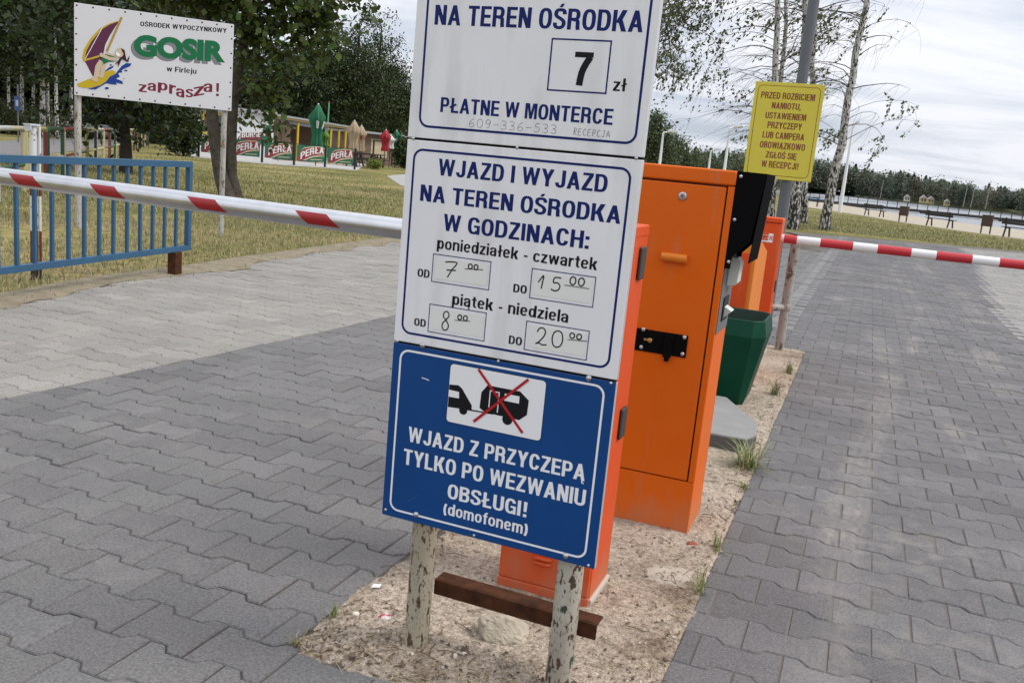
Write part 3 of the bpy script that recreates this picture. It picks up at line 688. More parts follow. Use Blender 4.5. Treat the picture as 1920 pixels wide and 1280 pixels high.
while len(pts) < 30000:
    a, c_ = 1465 + 500 * r.rand(), 380 + 105 * r.rand()
    if inpoly(a, c_, poly_b):
        p = G(a, c_); pts.append((p.x, p.y))
stuff(blades('bank_grass', pts, 0.055, 0.007, GREENS, 0.85, 4))

# ================================================================== THINGS NEAR THE CAMERA
STEEL = mat('zinc_steel', (0.55, 0.56, 0.57), 0.35, 1.0, var=0.2, scale=40)
ALU = mat('aluminium_edge', (0.62, 0.63, 0.64), 0.4, 0.6)
WHITE_S = mat('sign_white', (0.80, 0.80, 0.82), 0.42, var=0.06, scale=5)
def grime(m, amt, col):
    t = m.node_tree; bb = t.nodes['Principled BSDF']; src = bb.inputs['Base Color'].links[0].from_socket
    co = N('ShaderNodeTexCoord', t); k = N('ShaderNodeMapping', t); k.inputs['Scale'].default_value = (1, 1, .10); t.links.new(co.outputs['Object'], k.inputs[0])
    n_ = N('ShaderNodeTexNoise', t); n_.inputs['Scale'].default_value = 26; n_.inputs['Detail'].default_value = 6; t.links.new(k.outputs[0], n_.inputs[0])
    n2 = N('ShaderNodeTexNoise', t); n2.inputs['Scale'].default_value = 5; n2.inputs['Detail'].default_value = 5; t.links.new(co.outputs['Object'], n2.inputs[0])
    r_ = N('ShaderNodeValToRGB', t); mu = N('ShaderNodeMath', t, operation='MULTIPLY'); t.links.new(n_.outputs[0], mu.inputs[0]); t.links.new(n2.outputs[0], mu.inputs[1]); t.links.new(mu.outputs[0], r_.inputs[0])
    r_.color_ramp.elements[0].position = .24; r_.color_ramp.elements[0].color = (0, 0, 0, 1); r_.color_ramp.elements[1].position = .40; r_.color_ramp.elements[1].color = (amt,) * 3 + (1,)
    q = N('ShaderNodeMix', t, data_type='RGBA'); t.links.new(r_.outputs[0], q.inputs[0]); t.links.new(src, q.inputs[6]); q.inputs[7].default_value = (*col, 1); t.links.new(q.outputs[2], bb.inputs['Base Color'])
grime(WHITE_S, .32, (.42, .40, .36))
BLUE_S = mat('sign_blue', (0.002, 0.054, 0.215), 0.42, spec=.3, var=0.12, scale=5)
NAVY = mat('print_navy', (0.010, 0.020, 0.125), 0.5, spec=0.12)
BLACK_P = mat('print_black', (0.012, 0.012, 0.014), 0.5, spec=0.12)
WHITE_P = mat('print_white', (0.80, 0.80, 0.81), 0.5, spec=0.12)
RED_P = mat('print_red', (0.42, 0.02, 0.025), 0.5, spec=0.12)
PAPER = mat('paper_patch', (0.74, 0.74, 0.71), 0.6)
PEN = mat('marker_ink', (0.02, 0.02, 0.022), 0.85, spec=0.02)
PENCIL = mat('faint_pen', (0.17, 0.17, 0.18), 0.85, spec=0.02)
RUST = mat('rust', (0.085, 0.032, 0.014), 0.9, spec=.15, col2=(0.035, 0.014, 0.008), scale=30, bump=0.001, bscale=150)
def peeling(name, paint, under, rust, sc=14, th=(0.56, 0.6)):
    m = bpy.data.materials.new(name); m.use_nodes = True; t = m.node_tree; bb = t.nodes['Principled BSDF']; bb.inputs['Roughness'].default_value = 0.6
    co = N('ShaderNodeTexCoord', t); k = N('ShaderNodeMapping', t); k.inputs['Scale'].default_value = (1, 1, 0.42); t.links.new(co.outputs['Object'], k.inputs[0])
    def nz(s, d=6):
        n_ = N('ShaderNodeTexNoise', t); n_.inputs['Scale'].default_value = s; n_.inputs['Detail'].default_value = d; t.links.new(k.outputs[0], n_.inputs[0]); return n_
    def rp(src, p0, c0, p1, c1):
        r_ = N('ShaderNodeValToRGB', t); t.links.new(src, r_.inputs[0]); e = r_.color_ramp.elements; e[0].position = p0; e[0].color = (*c0, 1); e[1].position = p1; e[1].color = (*c1, 1); return r_.outputs[0]
    def mx(f, a, b_):
        q = N('ShaderNodeMix', t, data_type='RGBA'); t.links.new(f, q.inputs[0])
        for s_, i in ((a, 6), (b_, 7)):
            if hasattr(s_, 'links'): t.links.new(s_, q.inputs[i])
            else: q.inputs[i].default_value = (*s_, 1)
        return q.outputs[2]
    base = rp(nz(5).outputs[0], 0.35, tuple(c * 0.72 for c in paint), 0.65, paint)
    stain = rp(nz(9, 7).outputs[0], 0.46, (0, 0, 0), 0.68, (0.8,) * 3); base = mx(stain, base, tuple(0.5 * a + 0.5 * b_ for a, b_ in zip(paint, rust)))
    chip = rp(nz(sc, 3).outputs[0], th[0], (0, 0, 0), th[1], (1, 1, 1)); ucol = mx(rp(nz(40, 2).outputs[0], 0.45, (0, 0, 0), 0.55, (1, 1, 1)), rust, under)
    freck = rp(nz(sc * 3.2, 4).outputs[0], .575, (0, 0, 0), .66, (.9,) * 3); base = mx(freck, base, rust)
    c = mx(chip, base, ucol); t.links.new(c, bb.inputs['Base Color'])
    bp = N('ShaderNodeBump', t); bp.inputs['Distance'].default_value = -0.0012; t.links.new(chip, bp.inputs['Height']); t.links.new(bp.outputs[0], bb.inputs['Normal'])
    MATS[name] = m; return m
OLDPOST = peeling('peeling_white_paint', (0.47, 0.42, 0.31), (0.055, 0.032, 0.018), (0.085, 0.040, 0.016), 75, (0.575, 0.62))
OLDPOST2 = peeling('peeling_paint_green_below', (0.47, 0.44, 0.36), (0.03, 0.055, 0.035), (0.075, 0.03, 0.02), 62, (0.555, 0.58))

# ---- the information sign
f1, f2 = G(775, 1212), G(1048, 1286)
AS = R_(-21.5); su = Vector((math.cos(AS), math.sin(AS), 0)); sv = Vector((-su.y, su.x, 0)); sc0 = (f1 + f2) / 2
YF = -0.043
pl0 = sc0 + sv * YF
def SP(px, py):
    d = Vector(ray(px, py)); o_ = Vector((0, 0, CAM_H)); t_ = (pl0 - o_).dot(sv) / d.dot(sv); P = o_ + d * t_; return (P - sc0).dot(su), P.z
sign = thing('information_sign', 'tall sign of two white boards and a blue one on rusty posts in the sand', 'sign', sc0, AS)
xl = (SP(766, 257)[0] + SP(714, 962)[0]) / 2; xr = (SP(1207, 300)[0] + SP(1113, 1068)[0]) / 2
z12 = (SP(766, 257)[1] + SP(1207, 300)[1]) / 2; z23 = (SP(735, 637)[1] + SP(1155, 716)[1]) / 2; z3 = (SP(714, 962)[1] + SP(1113, 1068)[1]) / 2
ztop = z12 + 0.45
hx = [(f1 - sc0).dot(su), (f2 - sc0).dot(su)]
for x, pm_ in zip(hx, (OLDPOST, OLDPOST2)):
    MB().tube([(x, 0, -0.15), (x, 0, 0.5), (x, 0, ztop - 0.03)], 0.0283, 28).build('post', pm_, sign)
# rusty angle iron between the posts
b = MB(); xa, xb, zb = hx[0] + 0.02, hx[1] + 0.064, 0.121; w_, h_, th = 0.042, 0.036, 0.005
b.box(xa, xb, 0.030, 0.030 + th, zb, zb + h_); b.box(xa, xb, 0.0355, 0.0355 + w_, zb + h_ + 0.0005 - th, zb + h_ + 0.0005)
b.build('cross_bar', RUST, sign, bevel=0.0012)
def panel(z0, z1, m, name='panel', lab=None):
    b = MB(); b.box(xl, xr, YF, -0.0295, z0, z1, 1); b.m[-4] = 0
    # front face is the third listed (y0)
    b.m = [1, 1, 0, 1, 1, 1]
    b.m = [2, 2, 0, 1, 1, 1]; o = b.build(name, [m, ALU, SEAM], sign, bevel=0.002)
    if lab: o['label'] = lab
    return o
SEAM = mat('dark_seam', (0.01, 0.008, 0.007), 0.8)
g_ = 0.0018
p1 = panel(z12 + g_, ztop, WHITE_S, 'panel', 'white price panel with the figure 7 in a box')
p2 = panel(z23 + g_, z12 - g_, WHITE_S, 'panel', 'white panel with opening hours written in by hand')
p3 = panel(z3, z23 - g_, BLUE_S, 'panel', 'blue panel with a crossed-out trailer pictogram')
for zs_ in (z12, z23): b = MB(); b.box(xl + .004, xr - .004, -.0293, -.0286, zs_ - .012, zs_ + .012); b.build('backing_strip', SEAM, p2)
Y1, Y2, Y3, Y4 = YF - 0.0004, YF - 0.0008, YF - 0.0012, YF - 0.0016
def zm(off, sc):           # pixel of an enlarged view -> sign coordinates
    return lambda x, y: SP(off[0] + x * sc, off[1] + y * sc)
def text_at(par, m, s, Z, bl, br, tl, y, name='lettering'):
    b = MB(); a, b_, c_ = Z(*bl), Z(*br), Z(*tl); put_sign(b, s, a[0], b_[0], (a[1] + b_[1]) / 2, c_[1] - a[1], y); b.build(name, m, par)
def frame(mb, Z, TLc, BRc, w, r, y, mi=0):
    """rounded line frame; TLc=(left px pt, top px pt), BRc=(right, bottom)"""
    x0 = Z(*TLc[0])[0]; z1 = Z(*TLc[1])[1]; x1 = Z(*BRc[0])[0]; z0 = Z(*BRc[1])[1]
    mb.ring(rrect(x0, x1, z0, z1, r), rrect(x0 + w, x1 - w, z0 + w, z1 - w, max(r - w, 0.0005)), y, mi)
OFFB = 0.03
# panel 1
Z = zm((740, 0), 520 / 1920)
b = MB(); x0 = Z(190, 500)[0]; x1 = Z(1730, 500)[0]; z0 = (Z(600, 915)[1] + Z(1500, 992)[1]) / 2
b.ring(rrect(x0, x1, z0, ztop - 0.035, 0.022), rrect(x0 + .0048, x1 - .0048, z0 + .0048, ztop - 0.0398, 0.0172), Y1)
bx = [Z(1088, 262), Z(1505, 283), Z(1467, 655), Z(1053, 627)]
x0, x1 = (bx[0][0] + bx[3][0]) / 2, (bx[1][0] + bx[2][0]) / 2; z1, z0 = (bx[0][1] + bx[1][1]) / 2, (bx[2][1] + bx[3][1]) / 2
b.ring(rrect(x0, x1, z0, z1, .0004, 1), rrect(x0 + .003, x1 - .003, z0 + .003, z1 - .003, .0003, 1), Y1)
b.build('border_line', NAVY, p1)
text_at(p1, NAVY, 'NA TEREN OŚRODKA', Z, (275, 175), (1715, 222), (287, 38), Y1); text_at(p1, NAVY, 'PŁATNE W MONTERCE', Z, (315, 775), (1505, 868), (320, 672), Y1)
text_at(p1, BLACK_P, '7', Z, (1228, 592), (1356, 596), (1228, 360), Y1); text_at(p1, BLACK_P, 'zł', Z, (1510, 630), (1600, 635), (1512, 540), Y1)
b = MB(); a, c_ = Z(510, 890), Z(1125, 915); handwrite(b, '609-336-533', a[0], c_[0], (a[1] + c_[1]) / 2, 0.0165, Y1, 0.0008); b.build('handwriting', PENCIL, p1)
b = MB(); a, c_ = Z(1235, 938), Z(1490, 948); handwrite(b, 'RECEPCJA', a[0], c_[0], (a[1] + c_[1]) / 2, 0.012, Y1, 0.0009)
b.build('handwriting', PENCIL, p1)
# panel 2
Z = zm((720, 250), 520 / 1479)
b = MB()
frame(b, Z, ((126, 550), (745, 132)), ((1266, 700), (640, 1160)), .0048, 0.022, Y1)
boxes = [[(262, 638), (573, 685), (560, 838), (252, 790)], [(790, 715), (1132, 768), (1115, 930), (773, 878)], [(243, 905), (548, 957), (535, 1112), (233, 1055)], [(760, 995), (1098, 1055), (1080, 1215), (745, 1150)]]
for q in boxes:
    q = [Z(*p) for p in q]; x0, x1 = (q[0][0] + q[3][0]) / 2, (q[1][0] + q[2][0]) / 2; z1, z0 = (q[0][1] + q[1][1]) / 2, (q[2][1] + q[3][1]) / 2
    b.ring(rrect(x0, x1, z0, z1, .0004, 1), rrect(x0 + .0018, x1 - .0018, z0 + .0018, z1 - .0018, .0003, 1), Y1)
    dx_ = (x1 - x0) * 0.06; pb = MB(); pb.box(x0 + dx_, x1 - dx_ * (0.7 if q is not boxes[1] else 0.2), Y2, Y1, z0 + 0.008, z1 - 0.007); pb.build('paper_patch', PAPER, p2)
b.build('border_line', NAVY, p2)
text_at(p2, NAVY, 'WJAZD I WYJAZD', Z, (288, 222), (1187, 318), (282, 132), Y1); text_at(p2, NAVY, 'NA TEREN OŚRODKA', Z, (192, 355), (1258, 488), (200, 268), Y1)
text_at(p2, NAVY, 'W GODZINACH:', Z, (315, 515), (1090, 620), (310, 425), Y1)
text_at(p2, BLACK_P, 'poniedziałek - czwartek', Z, (282, 612), (1135, 732), (284, 550), Y1); text_at(p2, BLACK_P, 'piątek - niedziela', Z, (362, 912), (982, 1010), (364, 850), Y1)
for s_, bl, br, tl in (('OD', (178, 765), (242, 770), (180, 722)), ('DO', (688, 848), (760, 853), (690, 804)), ('OD', (160, 1024), (222, 1032), (162, 984)), ('DO', (664, 1122), (734, 1130), (666, 1078))): text_at(p2, BLACK_P, s_, Z, bl, br, tl, Y1)
Yh = Y2 - 0.0003
def hw(s, p0, p1, h, w=0.0016, gap=.25):
    b = MB(); a, c_ = Z(*p0), Z(*p1); handwrite(b, s, a[0], c_[0], (a[1] + c_[1]) / 2, h * 0.000415, Yh, w * 1.7, 0, gap); b.build('handwriting', PEN, p2)
for s_, p0, p1, h in (('7', (318, 768), (388, 772), 82), ('00', (448, 722), (503, 728), 25), ('1', (818, 825), (868, 832), 65), ('5', (885, 838), (945, 842), 65), ('00', (988, 808), (1070, 812), 38), ('8', (302, 1045), (352, 1050), 95), ('00', (392, 993), (446, 998), 25), ('20', (805, 1125), (955, 1140), 82), ('00', (988, 1092), (1055, 1098), 26)): hw(s_, p0, p1, h)
for p, q in (((432, 722), (530, 727)), ((963, 808), (1095, 828)), ((378, 995), (460, 1001)), ((980, 1098), (1085, 1108))): b = MB(); b.strip([Z(*p), Z(*q)], 0.0014, Yh - .0006); b.build('underline', PEN, p2)
# panel 3
Z = zm((690, 630), 550 / 1498)
b = MB(); frame(b, Z, ((136, 480), (690, 158)), ((1163, 700), (610, 1012)), .0045, 0.022, Y1); b.build('border_line', WHITE_P, p3)
for s_, bl, br, tl in (('WJAZD Z PRZYCZEPĄ', (205, 530), (1105, 745), (192, 450)), ('TYLKO PO WEZWANIU', (180, 647), (1106, 873), (170, 565)), ('OBSŁUGI!', (405, 825), (810, 925), (408, 750)), ('(domofonem)', (385, 908), (812, 1012), (388, 848))): text_at(p3, WHITE_P, s_, Z, bl, br, tl, Y1)
b = MB(); q = [Z(425, 135), Z(910, 235), Z(880, 538), Z(400, 430)]
x0, x1 = (q[0][0] + q[3][0]) / 2, (q[1][0] + q[2][0]) / 2; z1, z0 = (q[0][1] + q[1][1]) / 2, (q[2][1] + q[3][1]) / 2
b.flat(rrect(x0, x1, z0, z1, .008), Y1, 0); b.ring(rrect(x0 - .0012, x1 + .0012, z0 - .0012, z1 + .0012, .009), rrect(x0, x1, z0, z1, .008), Y1, 1)
def sub(x, y):               # enlarged-view pixel -> pictogram, straightened to the panel
    a = Z(x, y); return (min(max(a[0], x0 + .0006), x1), a[1])
def fl(P, y, mi): b.flat([sub(*p) for p in P], y, mi)
fl([(413, 245), (462, 250), (480, 265), (530, 352), (530, 378), (408, 360)], Y2, 1)
fl([(612, 250), (778, 282), (822, 328), (812, 402), (772, 428), (598, 388), (570, 365), (580, 285)], Y2, 1)
fl([(505, 377), (640, 400), (640, 393), (505, 370)], Y2 - .0001, 1)
for c_, rr_ in (((487, 378), 23), ((712, 425), 28)):
    p_ = sub(*c_); b.flat([(p_[0] + rr_ * .00041 * math.cos(a), p_[1] + rr_ * .00041 * math.sin(a)) for a in np.linspace(0, 2 * math.pi, 24)[:-1]], Y2 - .0002, 1)
fl([(413, 272), (466, 284), (466, 317), (411, 307)], Y3, 0); fl([(700, 292), (775, 307), (772, 344), (696, 328)], Y3, 0)
for P in (((626, 275), (618, 362)), ((672, 284), (661, 390)), ((626, 278), (672, 288))): b.strip([sub(*P[0]), sub(*P[1])], .0022, Y3, 0)
b.strip([sub(565, 168), sub(790, 493)], .0058, Y4, 2); b.strip([sub(821, 220), sub(540, 435)], .0058, Y4 - .0003, 2)
b.build('pictogram', [WHITE_P, BLACK_P, RED_P], p3)
# scratches in the blue film
for P in (((275, 212), (312, 226)), ((480, 880), (525, 1020)), ((205, 840), (260, 810)), ((995, 1040), (998, 1052))):
    b = MB(); b.strip([Z(*P[0]), Z((P[0][0] + P[1][0]) / 2 + 4, (P[0][1] + P[1][1]) / 2), Z(*P[1])], .0007 if P[0][0] != 275 else .002, Y1); b.build('scratch', WHITE_P if P[0][0] == 275 else mat('scuffed_blue', (.05, .12, .28), .6), p3)
# bolts and rivets
def rivet(x, z, r, par, name='rivet'):
    b = MB(); b.lathe([(0, 0.0035 * r / .005), (r * .55, .0031 * r / .005), (r * .85, .0018 * r / .005), (r, 0)], (x, YF, z), 14, 0, 'y')
    for i in range(len(b.v)):
        p = b.v[i]; b.v[i] = (p[0], YF - (p[1] - YF) * -1 if False else p[1], p[2])
    b.build(name, STEEL, par)
zr = lambda Z, p: Z(*p)
Z = zm((740, 0), 520 / 1920)
for p in ((130, 948), (848, 1017), (1672, 1098)): a = Z(*p); rivet(a[0], z12, .0036, p2)
Z = zm((690, 630), 550 / 1498)
for p in ((150, 25), (665, 128), (1240, 240), (90, 885), (541, 1017), (1125, 1170)): a = Z(*p); rivet(a[0], a[1] if p[1] > 700 else a[1], .0036, p3)
for p in ((278, 47), (1127, 215), (245, 910), (1010, 1120)): a = Z(*p); rivet(a[0], a[1], .0068, p3, 'bolt')

# ---- barriers
def paint(name, c, v=0.12):
    m = mat(name, c, 0.45, var=v, scale=3, bump=0.0004, bscale=500, spec=0.3)
    # sand splashed up at the foot, dust and rubbed spots in the paint
    t = m.node_tree; bb = t.nodes['Principled BSDF']; src = bb.inputs['Base Color'].links[0].from_socket
    co = N('ShaderNodeTexCoord', t); s_ = N('ShaderNodeSeparateXYZ', t); t.links.new(co.outputs['Object'], s_.inputs[0])
    def nz(sc, st, det=7):
        k = N('ShaderNodeMapping', t); k.inputs['Scale'].default_value = st; t.links.new(co.outputs['Object'], k.inputs[0]); n_ = N('ShaderNodeTexNoise', t); n_.inputs['Scale'].default_value = sc; n_.inputs['Detail'].default_value = det; t.links.new(k.outputs[0], n_.inputs[0]); return n_.outputs[0]
    ad = N('ShaderNodeMath', t, operation='MULTIPLY_ADD'); t.links.new(nz(16, (1, 1, .6)), ad.inputs[0]); ad.inputs[1].default_value = -.30; t.links.new(s_.outputs[2], ad.inputs[2])
    mr = N('ShaderNodeMapRange', t); t.links.new(ad.outputs[0], mr.inputs[0]); mr.inputs[1].default_value = -.03; mr.inputs[2].default_value = -.14; mr.inputs[3].default_value = 0; mr.inputs[4].default_value = .38
    rr_ = N('ShaderNodeValToRGB', t); t.links.new(nz(30, (1, 1, .12), 5), rr_.inputs[0]); rr_.color_ramp.elements[0].position = .62; rr_.color_ramp.elements[0].color = (0, 0, 0, 1); rr_.color_ramp.elements[1].position = .74; rr_.color_ramp.elements[1].color = (.30, .30, .30, 1)
    mxx = N('ShaderNodeMath', t, operation='MAXIMUM'); t.links.new(mr.outputs[0], mxx.inputs[0]); t.links.new(rr_.outputs[0], mxx.inputs[1])
    q = N('ShaderNodeMix', t, data_type='RGBA'); t.links.new(mxx.outputs[0], q.inputs[0]); t.links.new(src, q.inputs[6]); q.inputs[7].default_value = (.36, .22, .13, 1); t.links.new(q.outputs[2], bb.inputs['Base Color'])
    rg = N('ShaderNodeMapRange', t); t.links.new(nz(5, (1, 1, 1)), rg.inputs[0]); rg.inputs[1].default_value = .3; rg.inputs[2].default_value = .7; rg.inputs[3].default_value = .36; rg.inputs[4].default_value = .58; t.links.new(rg.outputs[0], bb.inputs['Roughness'])
    return m
ORANGE_R = paint('barrier_orange', (0.66, 0.075, 0.010)); ORANGE_T = paint('terminal_orange', (0.70, 0.125, 0.002), 0.06); ORANGE_P = paint('pedestal_orange', (0.70, 0.20, 0.02), 0.06)
SEAM = mat('dark_seam', (0.01, 0.008, 0.007), 0.8); RUBBER = mat('black_plastic', (0.035, 0.034, 0.036), 0.5); BLK = mat('black_powder_coat', (0.006, 0.006, 0.0065), 0.85, spec=0.02)
TUBE_S = mat('brushed_aluminium', (0.64, 0.64, 0.65), 0.28, 1.0, var=0.15, scale=14, spec=0.5); WHITE_T = mat('barrier_white', (0.72, 0.72, 0.72), 0.4); RED_T = mat('barrier_red', (0.50, 0.02, 0.03), 0.4, var=0.1); REFL = mat('reflective_red', (0.36, 0.008, 0.012), 0.38, var=0.15, scale=60)
TSLAB = mat('pale_mortar', (0.50, 0.43, 0.36), 0.9)
def barrier(name, label, u0, u1, v0, v1, h, om):
    root = thing(name, label, 'barrier', L((u0 + u1) / 2, (v0 + v1) / 2), A0, 'orange barrier cabinets with their arms')
    w, d = (u1 - u0) / 2, (v1 - v0) / 2
    b = MB(); b.box(-w, w, -d + .012, d, 0.022, h); b.box(-w, w, -d + .001, -d + .0115, -0.02, 0.029); b.build('body', om, root, bevel=0.004)
    b = MB(); b.box(-w + .003, w - .003, -d + .002, -d + .0118, 0.03, h - 0.035); b.build('door', om, root, bevel=0.003)
    b = MB(); b.box(-w - .001, w + .001, -d - .004, d + .002, h - 0.028, h + 0.002); b.build('lid', om, root, bevel=0.004)
    b = MB(); b.box(-w + .002, w + .006, -d + .014, d + .004, -0.03, 0.0215); b.build('base_plate', TSLAB, root, bevel=0.003)
    return root, w, d
bar1, w, d = barrier('road_barrier', 'orange barrier cabinet right behind the three-panel sign with a silver arm reaching left', 0.289, 0.546, 0.535, 0.722, 0.99, ORANGE_R)
def wedge_louver(root, x, z, om, n=2, L_=0.085, dz=0.018, y=0):
    for i in range(n):
        b = MB(); b.tube([(x - L_ / 2, y, z - i * dz), (x - L_ / 2 + .006, y - .004, z - i * dz), (x + L_ / 2 - .006, y - .004, z - i * dz), (x + L_ / 2, y, z - i * dz)], [.002, .006, .006, .002], 10); b.build('louver', om, root)
# louvres under the sign's lower edge
def onV(px, py, v):         # pixel -> (u, z) on the plane v = const
    dd = Vector(ray(px, py)); o_ = Vector((0, 0, CAM_H)); t_ = (L(0, v) - o_).dot(VD) / dd.dot(VD); P = o_ + dd * t_; return (P - O0).dot(UD), P.z
c1 = onV(1018, 1050, 0.54); wedge_louver(bar1, c1[0] - (0.289 + 0.546) / 2, c1[1] + .006, ORANGE_R, 2, 0.05, 0.013, -d + .002)
# hinge plates on the right face
def onU(px, py, u):
    dd = Vector(ray(px, py)); o_ = Vector((0, 0, CAM_H)); t_ = (L(u, 0) - o_).dot(UD) / dd.dot(UD); P = o_ + dd * t_; return (P - O0).dot(VD), P.z
for q in ((1221, 487), (1179, 778)):
    vv0, zz = onU(*q, 0.546); b = MB(); b.box(w + .0004, w + .009, d - .083, d - .03, zz - .042, zz + .042); b.build('hinge_cover', RUBBER, bar1, bevel=0.006, seg=3)
# silver arm with red stripes, level, square to the island
def arm(root, origin_uv, z, yaw, length, r, mlist, stripes, stripe_m, name='arm', wrap=(0, 360)):
    """arm along local +x of a frame turned by yaw"""
    M = Matrix.Translation(Vector((0, 0, z))) @ Matrix.Rotation(yaw, 4, 'Z')
    o_ = Vector((origin_uv[0], origin_uv[1], 0))
    b = MB(); b.tube([(0, 0, 0), (length * .5, 0, 0), (length, 0, 0)], r, 32)
    b.v = [tuple(M @ Vector(p) + o_) for p in b.v]; a = b.build(name, mlist, root)
    for x0, x1, sk in stripes:
        s_ = MB(); n_ = 20; a0, a1 = R_(wrap[0]), R_(wrap[1]); rr_ = r + .0007
        vs_ = []
        for i in range(n_ + 1):
            an = a0 + (a1 - a0) * i / n_; y_, z_ = math.cos(an) * rr_, math.sin(an) * rr_; k_ = sk * (i / n_ - 0.5)
            vs_ += [(x0 + k_, y_, z_), (x1 + k_, y_, z_)]
        s_.add(vs_, [(2 * i, 2 * i + 1, 2 * i + 3, 2 * i + 2) for i in range(n_)], 0, True)
        s_.v = [tuple(M @ Vector(p) + o_) for p in s_.v]; s_.build('red_stripe', stripe_m, a)
    return a
ZA = 0.897; pa, pb_ = G(750, 429, ZA), G(0, 330, ZA); dir_ = (pb_ - pa).normalized(); yawA = math.atan2(dir_.y, dir_.x) - A0
ua, va = toUV(pa); RA = 38.5 * pa.length * 0.5 / 1702 * 0.955
cu_, cv_ = (0.289 + 0.546) / 2, (0.535 + 0.722) / 2
st_ = 0.62; org = (ua - cu_ - math.cos(yawA) * st_, va - cv_ - math.sin(yawA) * st_)
def along(px, py):
    dd = Vector(ray(px, py)); t_ = (ZA - CAM_H) / dd.z; P = Vector((0, 0, CAM_H)) + dd * t_; return (P - pa).dot(dir_) + st_
stripes = []
for xa_, xb_ in ((83, 38), (236, 190), (425, 373), (634, 575)):
    ym = lambda x: 429 - (750 - x) * 99 / 750
    s0, s1 = along(xa_, ym(xa_)), along(xb_, ym(xb_)); stripes.append((s0, s1, 0.052))
arm(bar1, org, ZA, yawA, 5.2, RA, TUBE_S, stripes, REFL, wrap=(108, 222) if False else (-0, 0))if False else None
# the stripes only wrap the side that faces the visitor (towards -v)
def arm_face_angles(yaw, c_deg, span):
    return c_deg - span / 2, c_deg + span / 2
# local y of the arm frame points away from or towards the camera depending on yaw
ydir = Vector((math.cos(yawA + A0 + math.pi / 2), math.sin(yawA + A0 + math.pi / 2), 0))
facing = 0 if ydir.y < 0 else 180
arm(bar1, org, ZA, yawA, 5.2, RA, TUBE_S, [(a, b_, -0.05) for a, b_, _ in stripes], REFL, wrap=(facing + 33, facing - 38) if facing == 0 else (facing - 33, facing + 38))

# second barrier and its red and white arm
def ubyaz(px, py, v): return onV(px, py, v)
bar2, w2, d2 = barrier('road_barrier', 'orange barrier cabinet beside the green bin with a red and white arm reaching right', 0.285, 0.548, 4.60, 4.79, 0.912, ORANGE_R)
wu = (0.285 + 0.548) / 2
u_, z_ = onV(1429, 437, 4.60); wedge_louver(bar2, u_ - wu, z_, ORANGE_R, 3, 0.09, 0.018, -d2 + .002)
lp0, lp1 = onV(1420, 442, 4.60), onV(1448, 455, 4.60)
b = MB(); b.box(lp1[0] - wu - .155, lp1[0] - wu, -d2 + .0005, -d2 + .0018, lp1[1], lp1[1] + .058); lb = b.build('maker_label', WHITE_P, bar2)
b = MB(); put_sign(b, 'TECH', lp1[0] - wu - .085, lp1[0] - wu - .004, lp1[1] + .014, .030, -d2 - .0002, 0, .2); b.build('lettering', RED_P, lb)
u_, z_ = onV(1432, 417, 4.60); b = MB(); b.lathe([(0, .004), (.012, .003), (.014, 0)], (u_ - wu, -d2 + .002, z_), 16, 0, 'y'); b.build('lock', STEEL, bar2)
b = MB(); b.box(w2 + .0004, w2 + .006, 0.0, 0.05, .42, .50); b.build('hinge_cover', RUBBER, bar2, bevel=.004)
ZB = 0.782; qa, qb = G(1475, 448, ZB), G(1915, 496.5, ZB); dB = (qb - qa).normalized(); yawB = math.atan2(dB.y, dB.x) - A0; ub_, vb_ = toUV(qa); RB = 15.2 * qa.length * .5 / 1702
def alongB(px):
    py = 448 + (px - 1475) * 48.5 / 440; dd = Vector(ray(px, py)); t_ = (ZB - CAM_H) / dd.z; P = Vector((0, 0, CAM_H)) + dd * t_; return (P - qa).dot(dB) + .25
rs = [(alongB(a), alongB(b_), 0.0) for a, b_ in ((1470, 1494), (1538, 1599), (1645, 1708), (1755, 1822), (1873, 1946), (2000, 2080))]
arm(bar2, (ub_ - wu - math.cos(yawB) * .25, vb_ - (4.60 + 4.79) / 2 - math.sin(yawB) * .25), ZB, yawB, 3.6, RB, WHITE_T, rs, RED_T, wrap=(0, 359.9))

# ---- ticket terminal (taller orange cabinet with a black rain hood on the drivers' side)
TU0, TU1, TV0, TV1, TH = 0.325, 0.683, 1.192, 1.425, 1.152
term = thing('ticket_terminal', 'tallest orange cabinet, with a black rain hood and white card reader on its right side', 'ticket machine', L((TU0 + TU1) / 2, (TV0 + TV1) / 2), A0)
w, d = (TU1 - TU0) / 2, (TV1 - TV0) / 2; tu, tv = (TU0 + TU1) / 2, (TV0 + TV1) / 2
b = MB(); b.box(-w, w, -d + .010, d, -0.02, TH - .0455); b.box(-w, -w + .02, -d, -d + .0098, .175, TH - .047); b.box(w - .020, w, -d, -d + .0098, .175, TH - .047); b.box(-w, w, -d, -d + .0098, -0.02, .1735)
b.build('body', ORANGE_T, term, bevel=0.002)
b = MB(); b.box(-w - .002, w + .001, -d - .003, d + .002, TH - .0445, TH); b.build('top_cover', ORANGE_T, term, bevel=0.006, seg=3)
b = MB(); b.box(-w + .023, w - .0245, -d - .0015, -d + .0095, .1775, TH - .0505); door = b.build('door', ORANGE_T, term, bevel=0.003)
b = MB(); b.box(-w + .0202, w - .0203, -d + .0096, -d + .0099, .174, TH - .047); b.build('door_gap', SEAM, term)
def TP(px, py): a = onV(px, py, TV0); return a[0] - tu, a[1]
yd = -d - .0015
